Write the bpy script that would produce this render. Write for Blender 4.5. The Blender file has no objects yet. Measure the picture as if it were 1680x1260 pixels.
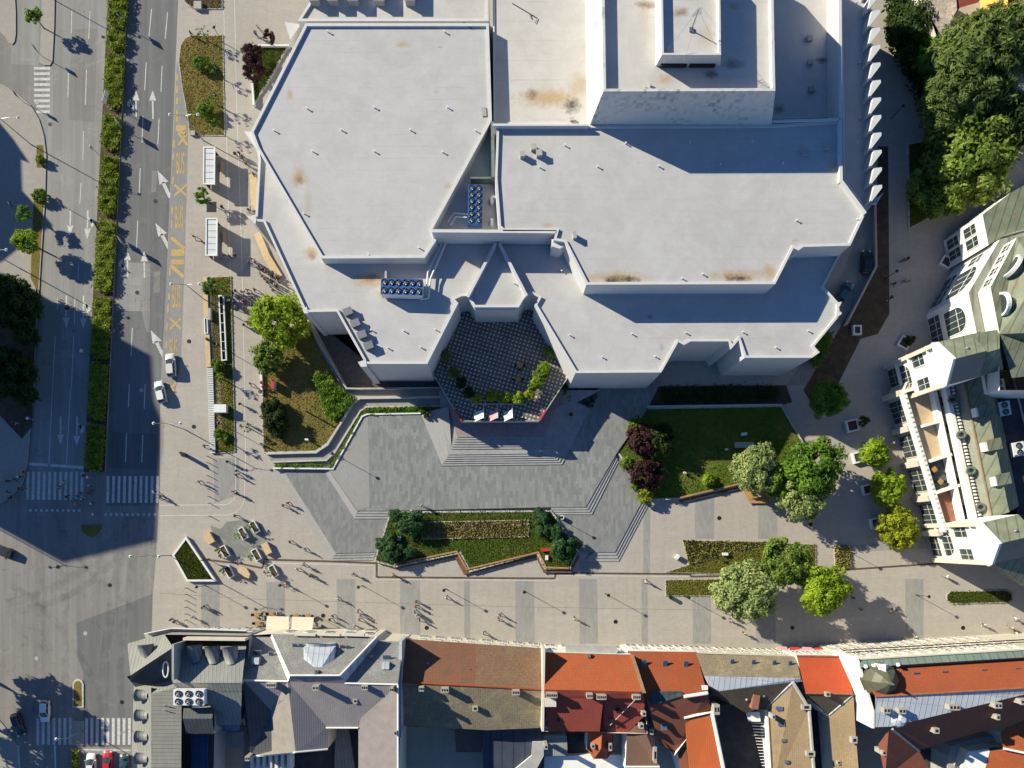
import bpy, bmesh, math, random
import numpy as np
from mathutils import Vector, Matrix
rnd = random.Random(7)
SC = bpy.context.scene
COL = SC.collection
H, F, NX, NY = 140.0, 1260.0, 823.0, 885.0
R = math.radians
def W(px, py, z=0.0):
    k = (H - z) / F
    return Vector(((px - NX) * k, (NY - py) * k, z))
def WP(pts, z):
    return [W(p[0], p[1], z if len(p) < 3 else p[2]) for p in pts]

# ------------------------------------------------------------------ camera, sun, sky
cam = bpy.data.cameras.new("camera"); cam_o = bpy.data.objects.new("camera", cam); COL.objects.link(cam_o)
cam_o.location = (0, 0, H); cam_o.rotation_euler = (0, 0, 0)
cam.sensor_width = 36; cam.lens = 36 * F / 1680
cam.shift_x = 17 / 1680; cam.shift_y = 255 / 1680
cam.clip_start = 1; cam.clip_end = 3000
SC.camera = cam_o
EL, AZ = 26.2, 28.8
sd = Vector((-math.cos(R(AZ)) * math.cos(R(EL)), math.sin(R(AZ)) * math.cos(R(EL)), math.sin(R(EL))))
SH = Vector((math.cos(R(AZ)), -math.sin(R(AZ)), 0)) / math.tan(R(EL))      # shadow offset per metre of height
sun = bpy.data.lights.new("sun", 'SUN'); sun.energy = 4.8; sun.angle = R(0.5); sun.color = (1.0, 0.935, 0.745)
sun_o = bpy.data.objects.new("sun", sun); COL.objects.link(sun_o)
sun_o.rotation_euler = sd.to_track_quat('Z', 'Y').to_euler(); sun_o.location = sd * 300
wld = bpy.data.worlds.new("World"); SC.world = wld; wld.use_nodes = True
nt = wld.node_tree; bg = nt.nodes["Background"]
sky = nt.nodes.new("ShaderNodeTexSky"); sky.sky_type = 'NISHITA'; sky.sun_disc = False
sky.sun_elevation = R(EL); sky.sun_rotation = R(270 + AZ); sky.ozone_density = 9.0; sky.air_density = 1.0; sky.dust_density = 0.0
nt.links.new(sky.outputs[0], bg.inputs[0]); bg.inputs[1].default_value = 0.075
SC.view_settings.view_transform = 'Standard'; SC.view_settings.look = 'None'
SC.view_settings.gamma = 1; SC.view_settings.exposure = 0.72; SC.view_settings.use_curve_mapping = False
SC.cycles.max_bounces = 6; SC.cycles.diffuse_bounces = 2; SC.cycles.transparent_max_bounces = 6

# ------------------------------------------------------------------ materials
class NT:
    def __init__(s, name):
        s.m = bpy.data.materials.new(name); s.m.use_nodes = True
        s.t = s.m.node_tree; s.b = s.t.nodes["Principled BSDF"]; s._co = None
    def n(s, typ, **kw):
        o = s.t.nodes.new(typ)
        for k, v in kw.items(): setattr(o, k, v)
        return o
    def l(s, a, b): s.t.links.new(a, b)
    def co(s, scale=(1, 1, 1), rot=0.0):
        if s._co is None: s._co = s.n("ShaderNodeTexCoord").outputs["Object"]
        if scale == (1, 1, 1) and rot == 0: return s._co
        mp = s.n("ShaderNodeMapping"); mp.inputs["Scale"].default_value = scale; mp.inputs["Rotation"].default_value = (0, 0, rot)
        s.l(s._co, mp.inputs[0]); return mp.outputs[0]
    def noise(s, scale, detail=4, rough=0.6, vec=None, dist=0.0):
        o = s.n("ShaderNodeTexNoise"); o.inputs["Scale"].default_value = scale; o.inputs["Detail"].default_value = detail
        o.inputs["Roughness"].default_value = rough; o.inputs["Distortion"].default_value = dist
        s.l(vec or s.co(), o.inputs["Vector"]); return o.outputs["Fac"]
    def ramp(s, fac, lo, hi, a=0.0, b=1.0):
        o = s.n("ShaderNodeMapRange"); o.inputs[1].default_value = lo; o.inputs[2].default_value = hi
        o.inputs[3].default_value = a; o.inputs[4].default_value = b; s.l(fac, o.inputs[0]); return o.outputs[0]
    def math(s, op, a, b=None):
        o = s.n("ShaderNodeMath", operation=op)
        for i, v in enumerate((a, b)):
            if v is None: continue
            if isinstance(v, (int, float)): o.inputs[i].default_value = v
            else: s.l(v, o.inputs[i])
        return o.outputs[0]
    def mix(s, fac, a, b, mode='MIX'):
        o = s.n("ShaderNodeMix", data_type='RGBA', blend_type=mode)
        for i, v in ((0, fac), (6, a), (7, b)):
            if isinstance(v, (int, float)): o.inputs[i].default_value = v
            elif isinstance(v, tuple): o.inputs[i].default_value = (*v, 1) if len(v) == 3 else v
            else: s.l(v, o.inputs[i])
        return o.outputs[2]
    def bump(s, h, strength=0.3, dist=0.05):
        o = s.n("ShaderNodeBump"); o.inputs["Strength"].default_value = strength; o.inputs["Distance"].default_value = dist
        s.l(h, o.inputs["Height"]); s.l(o.outputs[0], s.b.inputs["Normal"])
    def out(s, col, rough=0.85, metal=0.0, spec=0.3):
        if isinstance(col, tuple): s.b.inputs["Base Color"].default_value = (*col, 1)
        else: s.l(col, s.b.inputs["Base Color"])
        s.b.inputs["Roughness"].default_value = rough; s.b.inputs["Metallic"].default_value = metal
        s.b.inputs["Specular IOR Level"].default_value = spec
        return s.m
def sc(c, k): return tuple(min(1, v * k) for v in c)
_mc = {}
def plain(name, col, rough=0.8, metal=0.0, var=0.25, scale=1.5, spec=0.3, stretch=(1, 1, 1), fine=None, rot=0.0, bump=0.0):
    if name in _mc: return _mc[name]
    s = NT(name); v = s.co(stretch, rot)
    a = s.noise(scale, 5, 0.65, v)
    c = s.mix(s.ramp(a, 0.3, 0.7), sc(col, 1 - var), sc(col, 1 + var))
    f = s.noise(fine or scale * 9, 3, 0.7, v)
    c = s.mix(s.ramp(f, 0.3, 0.7, 0, 0.5), c, sc(col, 1 - var * 1.2))
    if bump: s.bump(f, bump)
    _mc[name] = s.out(c, rough, metal, spec); return _mc[name]
def stain_nodes(s, c, stains, z):
    nz = s.noise(0.9, 5, 0.7); nz2 = s.noise(3.5, 4, 0.7)
    for (px, py, rx, ry, col, amt) in sorted(stains, key=lambda q: -q[4][0]):
        w = W(px, py, z); k = (H - z) / F
        sub = s.n("ShaderNodeVectorMath", operation='SUBTRACT'); s.l(s.co(), sub.inputs[0]); sub.inputs[1].default_value = w
        mul = s.n("ShaderNodeVectorMath", operation='MULTIPLY'); s.l(sub.outputs[0], mul.inputs[0]); mul.inputs[1].default_value = (1 / (rx * k), 1 / (ry * k), 0)
        ln = s.n("ShaderNodeVectorMath", operation='LENGTH'); s.l(mul.outputs[0], ln.inputs[0])
        d = s.math('ADD', ln.outputs["Value"], s.math('MULTIPLY', s.math('SUBTRACT', nz, 0.5), 2.2))
        f = s.ramp(d, 1.35, 0.35, 0, min(1, amt * 1.25))
        f = s.math('MULTIPLY', f, s.ramp(nz2, 0.25, 0.6, 0.5, 1.0))
        c = s.mix(f, c, col)
    return c
def roof_membrane(name, col, z, stains=(), seam=1.9):
    s = NT(name)
    a = s.noise(0.045, 4, 0.6); b = s.noise(0.6, 5, 0.7, s.co((0.25, 1.4, 1)))
    c = s.mix(s.ramp(a, 0.3, 0.7), sc(col, 0.95), (col[0] * 1.04, col[1] * 1.03, col[2] * 1.01))
    c = s.mix(s.ramp(b, 0.45, 0.8, 0, 0.4), c, sc(col, 0.82))
    sep = s.n("ShaderNodeSeparateXYZ"); s.l(s.co(), sep.inputs[0])
    wob = s.noise(0.25, 2, 0.5)
    y = s.math('ADD', sep.outputs[1], s.math('MULTIPLY', wob, 0.25))
    fr = s.math('FRACT', s.math('DIVIDE', y, seam))
    ln = s.ramp(s.math('ABSOLUTE', s.math('SUBTRACT', fr, 0.5)), 0.0, 0.05, 0.5, 0.0)
    ln = s.math('MULTIPLY', ln, s.ramp(s.noise(0.12, 3, 0.6), 0.42, 0.62, 0.0, 1))
    c = s.mix(ln, c, sc(col, 0.66))
    c = s.mix(s.ramp(s.noise(2.2, 5, 0.75), 0.35, 0.7, 0, 0.16), c, sc(col, 0.7)); c = s.mix(s.ramp(s.noise(0.3, 5, 0.7, s.co((1, 1, 1), 0.8)), 0.42, 0.66, 0, 0.3), c, (min(1, col[0] * 1.25), min(1, col[1] * 1.25), min(1, col[2] * 1.28)))
    w = s.noise(0.16, 6, 0.75, None, 0.6)
    c = s.mix(s.ramp(w, 0.56, 0.74, 0, 0.4), c, (0.43, 0.36, 0.27)); c = s.mix(s.ramp(s.noise(0.08, 6, 0.75, None, 1.2), 0.48, 0.62, 0, 0.3), c, sc(col, 0.74))
    c = stain_nodes(s, c, stains, z)
    return s.out(c, 0.75)
def tiles(name, col, dirt=(0.12, 0.10, 0.06), dirt_amt=0.3, rot=0.0, pitch=0.3, var=0.3, rough=0.85, course=0.45):
    s = NT(name); v = s.co((1, 1, 1), rot)
    a = s.noise(0.5, 5, 0.7); b = s.noise(4.5, 4, 0.75)
    c = s.mix(s.ramp(b, 0.3, 0.7), sc(col, 1 - var), sc(col, 1 + var))
    c = s.mix(s.ramp(s.noise(0.14, 5, 0.7, None, .5), 0.38, 0.62, 0, 0.45), c, (col[0] * .66, col[1] * .74, col[2] * .85)); c = s.mix(s.ramp(a, 0.5, 0.72, 0, dirt_amt * 1.5), c, dirt)
    c = s.mix(s.ramp(s.noise(9.0, 3, 0.8), 0.5, 0.62, 0, dirt_amt), c, sc(dirt, 1.3))
    sep = s.n("ShaderNodeSeparateXYZ"); s.l(v, sep.inputs[0])
    wx = s.math('ABSOLUTE', s.math('SUBTRACT', s.math('FRACT', s.math('DIVIDE', sep.outputs[0], pitch)), 0.5))
    wy = s.math('FRACT', s.math('DIVIDE', sep.outputs[1], course))
    c = s.mix(s.ramp(wx, 0.3, 0.5, 0, 0.3), c, sc(col, 0.55))
    c = s.mix(s.ramp(wy, 0.75, 1.0, 0, 0.25), c, sc(col, 0.6))
    s.bump(wx, 0.35, 0.06)
    return s.out(c, rough)
def seamed(name, col, pitch=0.6, rot=0.0, var=0.15, rust=None, rough=0.6, metal=0.0, cross=0.0):
    s = NT(name); v = s.co((1, 1, 1), rot)
    a = s.noise(0.35, 5, 0.65); st = s.noise(1.2, 4, 0.7, s.co((2.5, 0.2, 1), rot))
    c = s.mix(s.ramp(a, 0.3, 0.7), sc(col, 1 - var), sc(col, 1 + var))
    c = s.mix(s.ramp(st, 0.4, 0.75, 0, 0.5), c, sc(col, 0.72))
    if rust: c = s.mix(s.ramp(s.noise(0.28, 5, 0.75), 0.57, 0.7, 0, 0.8), c, rust)
    sep = s.n("ShaderNodeSeparateXYZ"); s.l(v, sep.inputs[0])
    wx = s.math('ABSOLUTE', s.math('SUBTRACT', s.math('FRACT', s.math('DIVIDE', sep.outputs[0], pitch)), 0.5))
    c = s.mix(s.ramp(wx, 0.38, 0.5, 0, 0.75), c, sc(col, 0.4))
    if cross:
        wy = s.math('ABSOLUTE', s.math('SUBTRACT', s.math('FRACT', s.math('DIVIDE', sep.outputs[1], cross)), 0.5))
        c = s.mix(s.ramp(wy, 0.46, 0.5, 0, 0.6), c, sc(col, 0.5))
    s.bump(s.ramp(wx, 0.4, 0.5), 0.4, 0.06)
    return s.out(c, rough, metal)
def brickpave(name, c1, c2, mortar, bw, bh, rot=0.0, var=0.2, msize=0.02, bias=0.0, rough=0.85, streak=None):
    s = NT(name); v = s.co((1, 1, 1), rot)
    o = s.n("ShaderNodeTexBrick"); o.inputs["Scale"].default_value = 1; o.inputs["Brick Width"].default_value = bw; o.inputs["Row Height"].default_value = bh
    o.inputs["Mortar Size"].default_value = msize; o.inputs["Mortar Smooth"].default_value = 0.3; o.inputs["Bias"].default_value = bias
    for k, c in (("Color1", c1), ("Color2", c2), ("Mortar", mortar)): o.inputs[k].default_value = (*c, 1)
    s.l(v, o.inputs[0])
    big = s.noise(0.09, 5, 0.65); fine = s.noise(3.0, 4, 0.7)
    c = s.mix(s.ramp(big, 0.3, 0.7, 0, var * 1.6), o.outputs[0], sc(c1, 0.62))
    c = s.mix(s.ramp(fine, 0.35, 0.75, 0, var), c, sc(c2, 0.7))
    if streak:
        st = s.noise(1.0, 5, 0.7, s.co(streak)); c = s.mix(s.ramp(st, 0.48, 0.72, 0, 0.3), c, sc(c1, 0.68))
        st = s.noise(0.7, 5, 0.7, s.co((0.12, 0.7, 1), 0.35)); c = s.mix(s.ramp(st, 0.5, 0.72, 0, 0.28), c, sc(c2, 1.22))
        c = s.mix(s.ramp(s.noise(0.8, 6, 0.8), 0.55, 0.7, 0, 0.3), c, sc(c1, 0.6)); c = s.mix(s.ramp(s.noise(1.6, 4, 0.8), 0.35, 0.7, 0, 0.22), c, (c1[0] * .85, c1[1] * .78, c1[2] * .66))
    return s.out(c, rough)
def asphalt(name, col, var=0.2):
    s = NT(name)
    big = s.noise(0.05, 5, 0.6); st = s.noise(0.9, 5, 0.65, s.co((1.0, 0.045, 1), R(3))); fine = s.noise(5, 4, 0.8)
    c = s.mix(s.ramp(big, 0.3, 0.7), sc(col, 1 - var), sc(col, 1 + var))
    c = s.mix(s.ramp(st, 0.35, 0.7, 0, 0.55), c, sc(col, 1.28))
    c = s.mix(s.ramp(st, 0.62, 0.4, 0, 0.35), c, sc(col, 0.72))
    c = s.mix(s.ramp(fine, 0.35, 0.7, 0, 0.35), c, sc(col, 0.75))
    cr = s.n("ShaderNodeTexVoronoi", feature='DISTANCE_TO_EDGE'); cr.inputs["Scale"].default_value = 0.16
    warp = s.n("ShaderNodeVectorMath", operation='ADD'); nz = s.n("ShaderNodeTexNoise"); nz.inputs["Scale"].default_value = 0.5; nz.inputs["Detail"].default_value = 4
    s.l(s.co(), nz.inputs[0]); sc2 = s.n("ShaderNodeVectorMath", operation='SCALE'); s.l(nz.outputs["Color"], sc2.inputs[0]); sc2.inputs["Scale"].default_value = 4
    s.l(s.co(), warp.inputs[0]); s.l(sc2.outputs[0], warp.inputs[1]); s.l(warp.outputs[0], cr.inputs["Vector"])
    cf = s.math('MULTIPLY', s.ramp(cr.outputs[0], 0.0, 0.012, 0.6, 0.0), s.ramp(s.noise(0.04, 2), 0.42, 0.6))
    c = s.mix(cf, c, sc(col, 0.35))
    tr = s.noise(1.0, 4, 0.6, s.co((0.55, 0.012, 1), R(3))); c = s.mix(s.ramp(tr, 0.5, 0.62, 0, 0.3), c, sc(col, 0.62)); c = s.mix(s.ramp(s.noise(0.45, 5, 0.8), 0.62, 0.72, 0, 0.5), c, sc(col, 0.5)); c = s.mix(s.ramp(s.noise(0.22, 4, 0.7, None, 1.0), 0.58, 0.66, 0, 0.35), c, sc(col, 1.35))
    return s.out(c, 0.9)
def paint(name, col, wear=0.5):
    s = NT(name)
    a = s.noise(2.2, 6, 0.8); b = s.noise(0.3, 3)
    c = s.mix(s.math('MULTIPLY', s.ramp(a, 0.4, 0.62), s.ramp(b, 0.3, 0.7, wear, wear * 0.5)), col, (0.22, 0.215, 0.20))
    return s.out(c, 0.8)
def grass_mat(name, g1, g2, dry, dry_lo=0.45, dry_hi=0.65):
    s = NT(name)
    a = s.noise(0.16, 6, 0.7); b = s.noise(2.6, 5, 0.8); d = s.noise(0.5, 4, 0.7, s.co((2.2, 0.7, 1), 0.5))
    c = s.mix(s.ramp(b, 0.3, 0.7), g1, g2)
    c = s.mix(s.ramp(a, dry_lo, dry_hi), c, dry)
    c = s.mix(s.ramp(d, 0.5, 0.75, 0, 0.5), c, sc(dry, 0.75))
    c = s.mix(s.ramp(s.noise(7, 4, 0.8), 0.45, 0.7, 0, 0.6), c, sc(g1, 0.45))
    s.bump(b, 0.8, 0.25)
    return s.out(c, 0.95, spec=0.05)
def leafmat(name, c1, c2):
    s = NT(name)
    g = s.n("ShaderNodeNewGeometry"); a = s.noise(2.2, 3, 0.6); oi = s.n("ShaderNodeObjectInfo")
    f = s.math('ADD', s.math('MULTIPLY', g.outputs["Random Per Island"], 0.45), s.math('MULTIPLY', s.ramp(a, 0.3, 0.7), 0.55))
    f = s.math('ADD', f, s.math('MULTIPLY', s.math('SUBTRACT', oi.outputs["Random"], 0.5), 0.25))
    c = s.mix(s.ramp(f, 0.1, 0.95), c1, c2); c = s.mix(s.ramp(s.noise(1.1, 2), 0.55, 0.75, 0, 0.45), c, (c2[0] * 1.15, c2[1] * 1.05, c2[2] * 0.9))
    s.out(c, 0.6, spec=0.15)
    tr = s.n("ShaderNodeBsdfTranslucent"); s.l(s.mix(0.5, c, sc(c2, 1.3)), tr.inputs[0])
    mx = s.n("ShaderNodeMixShader"); mx.inputs[0].default_value = 0.3
    s.l(s.b.outputs[0], mx.inputs[1]); s.l(tr.outputs[0], mx.inputs[2]); s.l(mx.outputs[0], s.t.nodes["Material Output"].inputs[0])
    return s.m
def glass(name, col=(0.03, 0.045, 0.05), rough=0.12):
    s = NT(name); a = s.noise(0.5, 2)
    return s.out(s.mix(a, sc(col, 0.6), sc(col, 1.5)), rough, 0.0, 0.6)

# ------------------------------------------------------------------ mesh builder
class MB:
    def __init__(s): s.v = []; s.f = []; s.mi = []
    def face(s, pts, mi=0):
        n = len(s.v); s.v += [tuple(p) for p in pts]; s.f.append(tuple(range(n, n + len(pts)))); s.mi.append(mi)
    def prism(s, bot, top, cap=True, base=False, mi=0, mtop=None):
        n = len(bot)
        if area2(top) < 0: bot, top = bot[::-1], top[::-1]
        for i in range(n):
            j = (i + 1) % n; s.face([bot[i], bot[j], top[j], top[i]], mi)
        if cap: s.face(top, mi if mtop is None else mtop)
        if base: s.face(bot[::-1], mi)
        return s
    def ext(s, pts, z0, z1, cap=True, base=False, mi=0, mtop=None):
        return s.prism([Vector((p[0], p[1], z0)) for p in pts], [Vector((p[0], p[1], z1)) for p in pts], cap, base, mi, mtop)
    def box(s, c, d, rz=0.0, mi=0, base=True):
        hx, hy = d[0] / 2, d[1] / 2; cs, sn = math.cos(rz), math.sin(rz)
        p = [(c[0] + x * cs - y * sn, c[1] + x * sn + y * cs) for x, y in ((-hx, -hy), (hx, -hy), (hx, hy), (-hx, hy))]
        return s.ext(p, c[2], c[2] + d[2], True, base, mi)
    def tube(s, pts, r, n=8, mi=0, cap=True):
        pts = [Vector(p) for p in pts]; rr = r if isinstance(r, (list, tuple)) else [r] * len(pts); rings = []
        for i, p in enumerate(pts):
            d = (pts[min(i + 1, len(pts) - 1)] - pts[max(i - 1, 0)]).normalized()
            u = d.cross(Vector((0, 0, 1)));
            if u.length < 1e-3: u = Vector((1, 0, 0))
            u.normalize(); w = d.cross(u).normalized()
            b = len(s.v)
            for k in range(n):
                a = 2 * math.pi * k / n; s.v.append(tuple(p + (u * math.cos(a) + w * math.sin(a)) * rr[i]))
            rings.append(b)
        for i in range(len(pts) - 1):
            a, b = rings[i], rings[i + 1]
            for k in range(n):
                s.f.append((a + k, a + (k + 1) % n, b + (k + 1) % n, b + k)); s.mi.append(mi)
        if cap:
            s.f.append(tuple(rings[0] + k for k in range(n))[::-1]); s.mi.append(mi)
            s.f.append(tuple(rings[-1] + k for k in range(n))); s.mi.append(mi)
        return s
    def disc(s, c, r, z0, z1, n=16, mi=0):
        return s.ext([(c[0] + r * math.cos(2 * math.pi * k / n), c[1] + r * math.sin(2 * math.pi * k / n)) for k in range(n)], z0, z1, True, False, mi)
    def lathe(s, c, prof, n=16, mi=0):
        rings = []
        for r, z in prof:
            b = len(s.v); rings.append(b)
            for k in range(n):
                a = 2 * math.pi * k / n; s.v.append((c[0] + r * math.cos(a), c[1] + r * math.sin(a), c[2] + z))
        for i in range(len(prof) - 1):
            for k in range(n):
                s.f.append((rings[i] + k, rings[i] + (k + 1) % n, rings[i + 1] + (k + 1) % n, rings[i + 1] + k)); s.mi.append(mi)
        s.f.append(tuple(rings[-1] + k for k in range(n))); s.mi.append(mi)
        return s
    def build(s, name, mats, parent=None, smooth=False, world=True):
        me = bpy.data.meshes.new(name); me.from_pydata(s.v, [], s.f); 
        if not isinstance(mats, (list, tuple)): mats = [mats]
        for m in mats: me.materials.append(m)
        if len(mats) > 1: me.polygons.foreach_set("material_index", s.mi)
        if smooth: me.polygons.foreach_set("use_smooth", [True] * len(me.polygons))
        me.update()
        o = bpy.data.objects.new(name, me); COL.objects.link(o)
        if parent is not None:
            o.parent = parent
            if world:
                off = Vector((0, 0, 0)); p = parent
                while p is not None: off += p.location; p = p.parent
                o.location = -off
        return o
def area2(p): return sum(p[i][0] * p[(i + 1) % len(p)][1] - p[(i + 1) % len(p)][0] * p[i][1] for i in range(len(p))) / 2
def inset(pts, d):
    """offset a polygon inwards (mitred); pts are 2D tuples"""
    p = [Vector((q[0], q[1])) for q in pts]; n = len(p); sgn = 1 if area2(pts) > 0 else -1; out = []
    for i in range(n):
        a, b, c = p[i - 1], p[i], p[(i + 1) % n]
        e1 = (b - a).normalized(); e2 = (c - b).normalized()
        n1 = Vector((-e1.y, e1.x)) * sgn; n2 = Vector((-e2.y, e2.x)) * sgn
        m = n1 + n2
        if m.length < 1e-4: m = n1
        m.normalize(); k = d / max(0.35, m.dot(n1)); out.append(tuple(b + m * k))
    return out
def tag(o, label=None, cat=None, group=None, kind=None):
    if label: o["label"] = label
    if cat: o["category"] = cat
    if group: o["group"] = group
    if kind: o["kind"] = kind
    return o
def thing(name, label, cat, loc=(0, 0, 0), rz=0.0, group=None):
    o = bpy.data.objects.new(name, None); COL.objects.link(o); o.location = loc; o.rotation_euler = (0, 0, rz)
    o.empty_display_size = 0.5
    return tag(o, label, cat, group)
def struct(name, mb, mat): return tag(mb.build(name, mat), kind='structure')
def dup(root, loc, rz=None, label=None, group=None, scale=None, mats=None):
    r = root.copy(); COL.objects.link(r); r.location = loc
    if rz is not None: r.rotation_euler = (0, 0, rz)
    if scale: r.scale = (scale,) * 3 if isinstance(scale, (int, float)) else scale
    if label: r["label"] = label
    if group: r["group"] = group
    for ch in root.children:
        c = ch.copy(); COL.objects.link(c); c.parent = r
        for g in ch.children:
            d = g.copy(); COL.objects.link(d); d.parent = c
    return r
def sheet(name, pts, z, mat):
    m = MB(); p = WP(pts, z)
    if area2(p) < 0: p = p[::-1]
    m.face(p); return struct(name, m, mat)
def slab(name, pts, z0, z1, mat, side=None):
    m = MB(); m.ext(WP(pts, z1), z0, z1, mi=0 if side is None else 1, mtop=0)
    return struct(name, m, [mat] if side is None else [mat, side])
# ================================================================== MATERIAL SET
m_ground = asphalt("worn_asphalt", (0.235, 0.222, 0.205), 0.16)
m_road_dark = asphalt("grey_asphalt", (0.158, 0.158, 0.158), 0.14)
m_road_light = asphalt("pale_asphalt", (0.27, 0.262, 0.245), 0.12)
m_patch = asphalt("asphalt_patch", (0.125, 0.125, 0.13), 0.12)
m_plaza = brickpave("beige_paving", (0.405, 0.365, 0.318), (0.44, 0.40, 0.352), (0.33, 0.30, 0.27), 0.6, 0.3, R(2), 0.16, 0.012, streak=(0.9, 0.07, 1))
m_walk = brickpave("sidewalk_paving", (0.34, 0.31, 0.275), (0.38, 0.345, 0.305), (0.28, 0.255, 0.235), 0.5, 0.5, 0, 0.22, 0.015)
m_band = brickpave("grey_band_paving", (0.272, 0.265, 0.248), (0.335, 0.325, 0.305), (0.25, 0.245, 0.23), 1.2, 0.35, R(90), 0.22, 0.012)
m_podium = brickpave("podium_tiles", (0.188, 0.198, 0.192), (0.292, 0.298, 0.285), (0.17, 0.17, 0.165), 1.25, 0.5, R(90), 0.2, 0.012)
m_lower = brickpave("lower_terrace_tiles", (0.19, 0.195, 0.19), (0.265, 0.268, 0.26), (0.19, 0.19, 0.185), 1.0, 0.45, R(90), 0.16, 0.012)
m_ramp = brickpave("ramp_paving", (0.29, 0.285, 0.272), (0.32, 0.315, 0.30), (0.27, 0.265, 0.255), 0.6, 0.3, R(90), 0.12, 0.012)
m_stone = plain("pale_stone", (0.50, 0.475, 0.435), 0.8, 0, 0.15, 0.8)
m_step = plain("step_stone", (0.34, 0.335, 0.325), 0.8, 0, 0.18, 0.8)
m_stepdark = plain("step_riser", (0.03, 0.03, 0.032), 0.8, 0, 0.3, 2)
m_white = paint("road_paint_white", (0.62, 0.61, 0.58), 0.75)
m_white2 = paint("plaza_paint_white", (0.66, 0.64, 0.6), 0.3)
m_yellow = paint("road_paint_yellow", (0.55, 0.37, 0.10), 0.75)
m_bus = brickpave("bus_bay_paving", (0.25, 0.245, 0.235), (0.31, 0.30, 0.28), (0.22, 0.215, 0.21), 0.5, 0.25, R(90), 0.28, 0.015)
m_grass = grass_mat("lawn_green", (0.042, 0.075, 0.011), (0.09, 0.135, 0.020), (0.20, 0.155, 0.045), 0.52, 0.78)
m_grassdry = grass_mat("lawn_dry", (0.095, 0.115, 0.024), (0.18, 0.16, 0.046), (0.27, 0.185, 0.064), 0.36, 0.66)
m_grassmid = grass_mat("lawn_mixed", (0.075, 0.105, 0.018), (0.15, 0.16, 0.032), (0.27, 0.19, 0.06), 0.45, 0.7)
m_soil = plain("bare_soil", (0.095, 0.065, 0.042), 0.95, 0, 0.4, 0.8)
m_flower = plain("flower_bed_soil", (0.27, 0.20, 0.115), 0.95, 0, 0.4, 1.4)
m_kerb = plain("kerb_stone", (0.40, 0.375, 0.34), 0.85, 0, 0.2, 1.0)
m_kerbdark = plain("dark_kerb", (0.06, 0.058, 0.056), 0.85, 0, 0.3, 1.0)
m_rust = plain("rusty_channel", (0.13, 0.085, 0.06), 0.8, 0.2, 0.4, 1.2)
m_wood = plain("bench_wood", (0.42, 0.235, 0.085), 0.7, 0, 0.3, 1.2, stretch=(1, 1, 1), fine=7)
m_woodlite = plain("light_wood", (0.58, 0.42, 0.24), 0.7, 0, 0.15, 1.5)
m_wet = brickpave("fountain_paving", (0.215, 0.215, 0.195), (0.29, 0.285, 0.26), (0.14, 0.145, 0.135), 1.2, 0.6, R(30), 0.35, 0.02, rough=0.45)
m_dark = plain("dark_metal", (0.035, 0.037, 0.04), 0.45, 0.6, 0.2, 2)
m_grey = plain("grey_metal", (0.28, 0.29, 0.30), 0.45, 0.6, 0.15, 2)
m_whitem = plain("white_metal", (0.72, 0.72, 0.70), 0.45, 0.0, 0.08, 1.5)
m_conc = plain("concrete", (0.40, 0.385, 0.36), 0.85, 0, 0.18, 0.9)

# ================================================================== GROUND AND ROADS
big = MB(); big.face([(-1500, -1500, 0), (1500, -1500, 0), (1500, 1500, 0), (-1500, 1500, 0)]); struct("ground", big, m_ground)
sheet("road", [(212, -60), (296, -60), (291, 50), (285, 210), (272, 480), (263, 650), (262, 830), (173, 830)], 0.004, m_road_dark)
sheet("road", [(93, -60), (180, -60), (160, 400), (138, 820), (48, 820), (58, 640), (70, 420), (77, 260), (60, 185), (82, 110), (87, 60)], 0.004, m_road_light)
sheet("road", [(27, -60), (66, -60), (64, 108), (18, 105)], 0.004, m_road_light)
for k, (pts, mm) in enumerate([
    ([(118, 48), (160, 47), (155, 200), (112, 197)], m_ground), ([(82, 198), (137, 201), (133, 300), (78, 300)], m_road_light),
    ([(125, 1022), (249, 975), (248, 1045), (224, 1062), (216, 1225), (137, 1225), (137, 1105), (128, 1080)], m_road_dark),
    ([(137, 1228), (215, 1228), (214, 1330), (136, 1330)], m_road_light),
    ([(198, 510), (245, 513), (243, 720), (190, 720)], m_road_dark), ([(194, 430), (247, 432), (246, 511), (190, 510)], m_road_light),
    ([(233, 511), (247, 511), (245, 545), (240, 545)], m_ground), ([(183, 708), (257, 712), (256, 770), (180, 768)], m_patch),
    ([(253, 445), (263, 445), (262, 480), (252, 480)], m_ground), ([(250, 280), (258, 280), (256, 315), (248, 315)], m_ground)]):
    sheet("asphalt_patch", pts, 0.008 + 0.0006 * k, mm)
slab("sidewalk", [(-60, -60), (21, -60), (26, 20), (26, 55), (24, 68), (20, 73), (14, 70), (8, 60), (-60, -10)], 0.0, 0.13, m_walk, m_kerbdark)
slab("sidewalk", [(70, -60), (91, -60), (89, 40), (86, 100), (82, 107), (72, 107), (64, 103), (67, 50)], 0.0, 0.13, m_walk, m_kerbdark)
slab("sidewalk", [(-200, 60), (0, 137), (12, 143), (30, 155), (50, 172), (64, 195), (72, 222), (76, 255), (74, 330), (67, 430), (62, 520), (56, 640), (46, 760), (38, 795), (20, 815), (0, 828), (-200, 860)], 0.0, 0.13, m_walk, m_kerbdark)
slab("sidewalk", [(-200, 1150), (-20, 1160), (10, 1195), (28, 1225), (30, 1400), (-200, 1400)], 0.0, 0.13, m_walk, m_kerb)
plz = [(295, -300), (295, -60), (290, 55), (284, 210), (272, 480), (263, 650), (262, 800), (257, 900), (251, 975), (249, 1040), (236, 1050), (222, 1062), (219, 1140), (216, 1230), (216, 1700), (2400, 1700), (2400, -300)]
slab("plaza", plz, 0.0, 0.10, m_plaza, m_kerb)
PZ = 0.10
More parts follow.
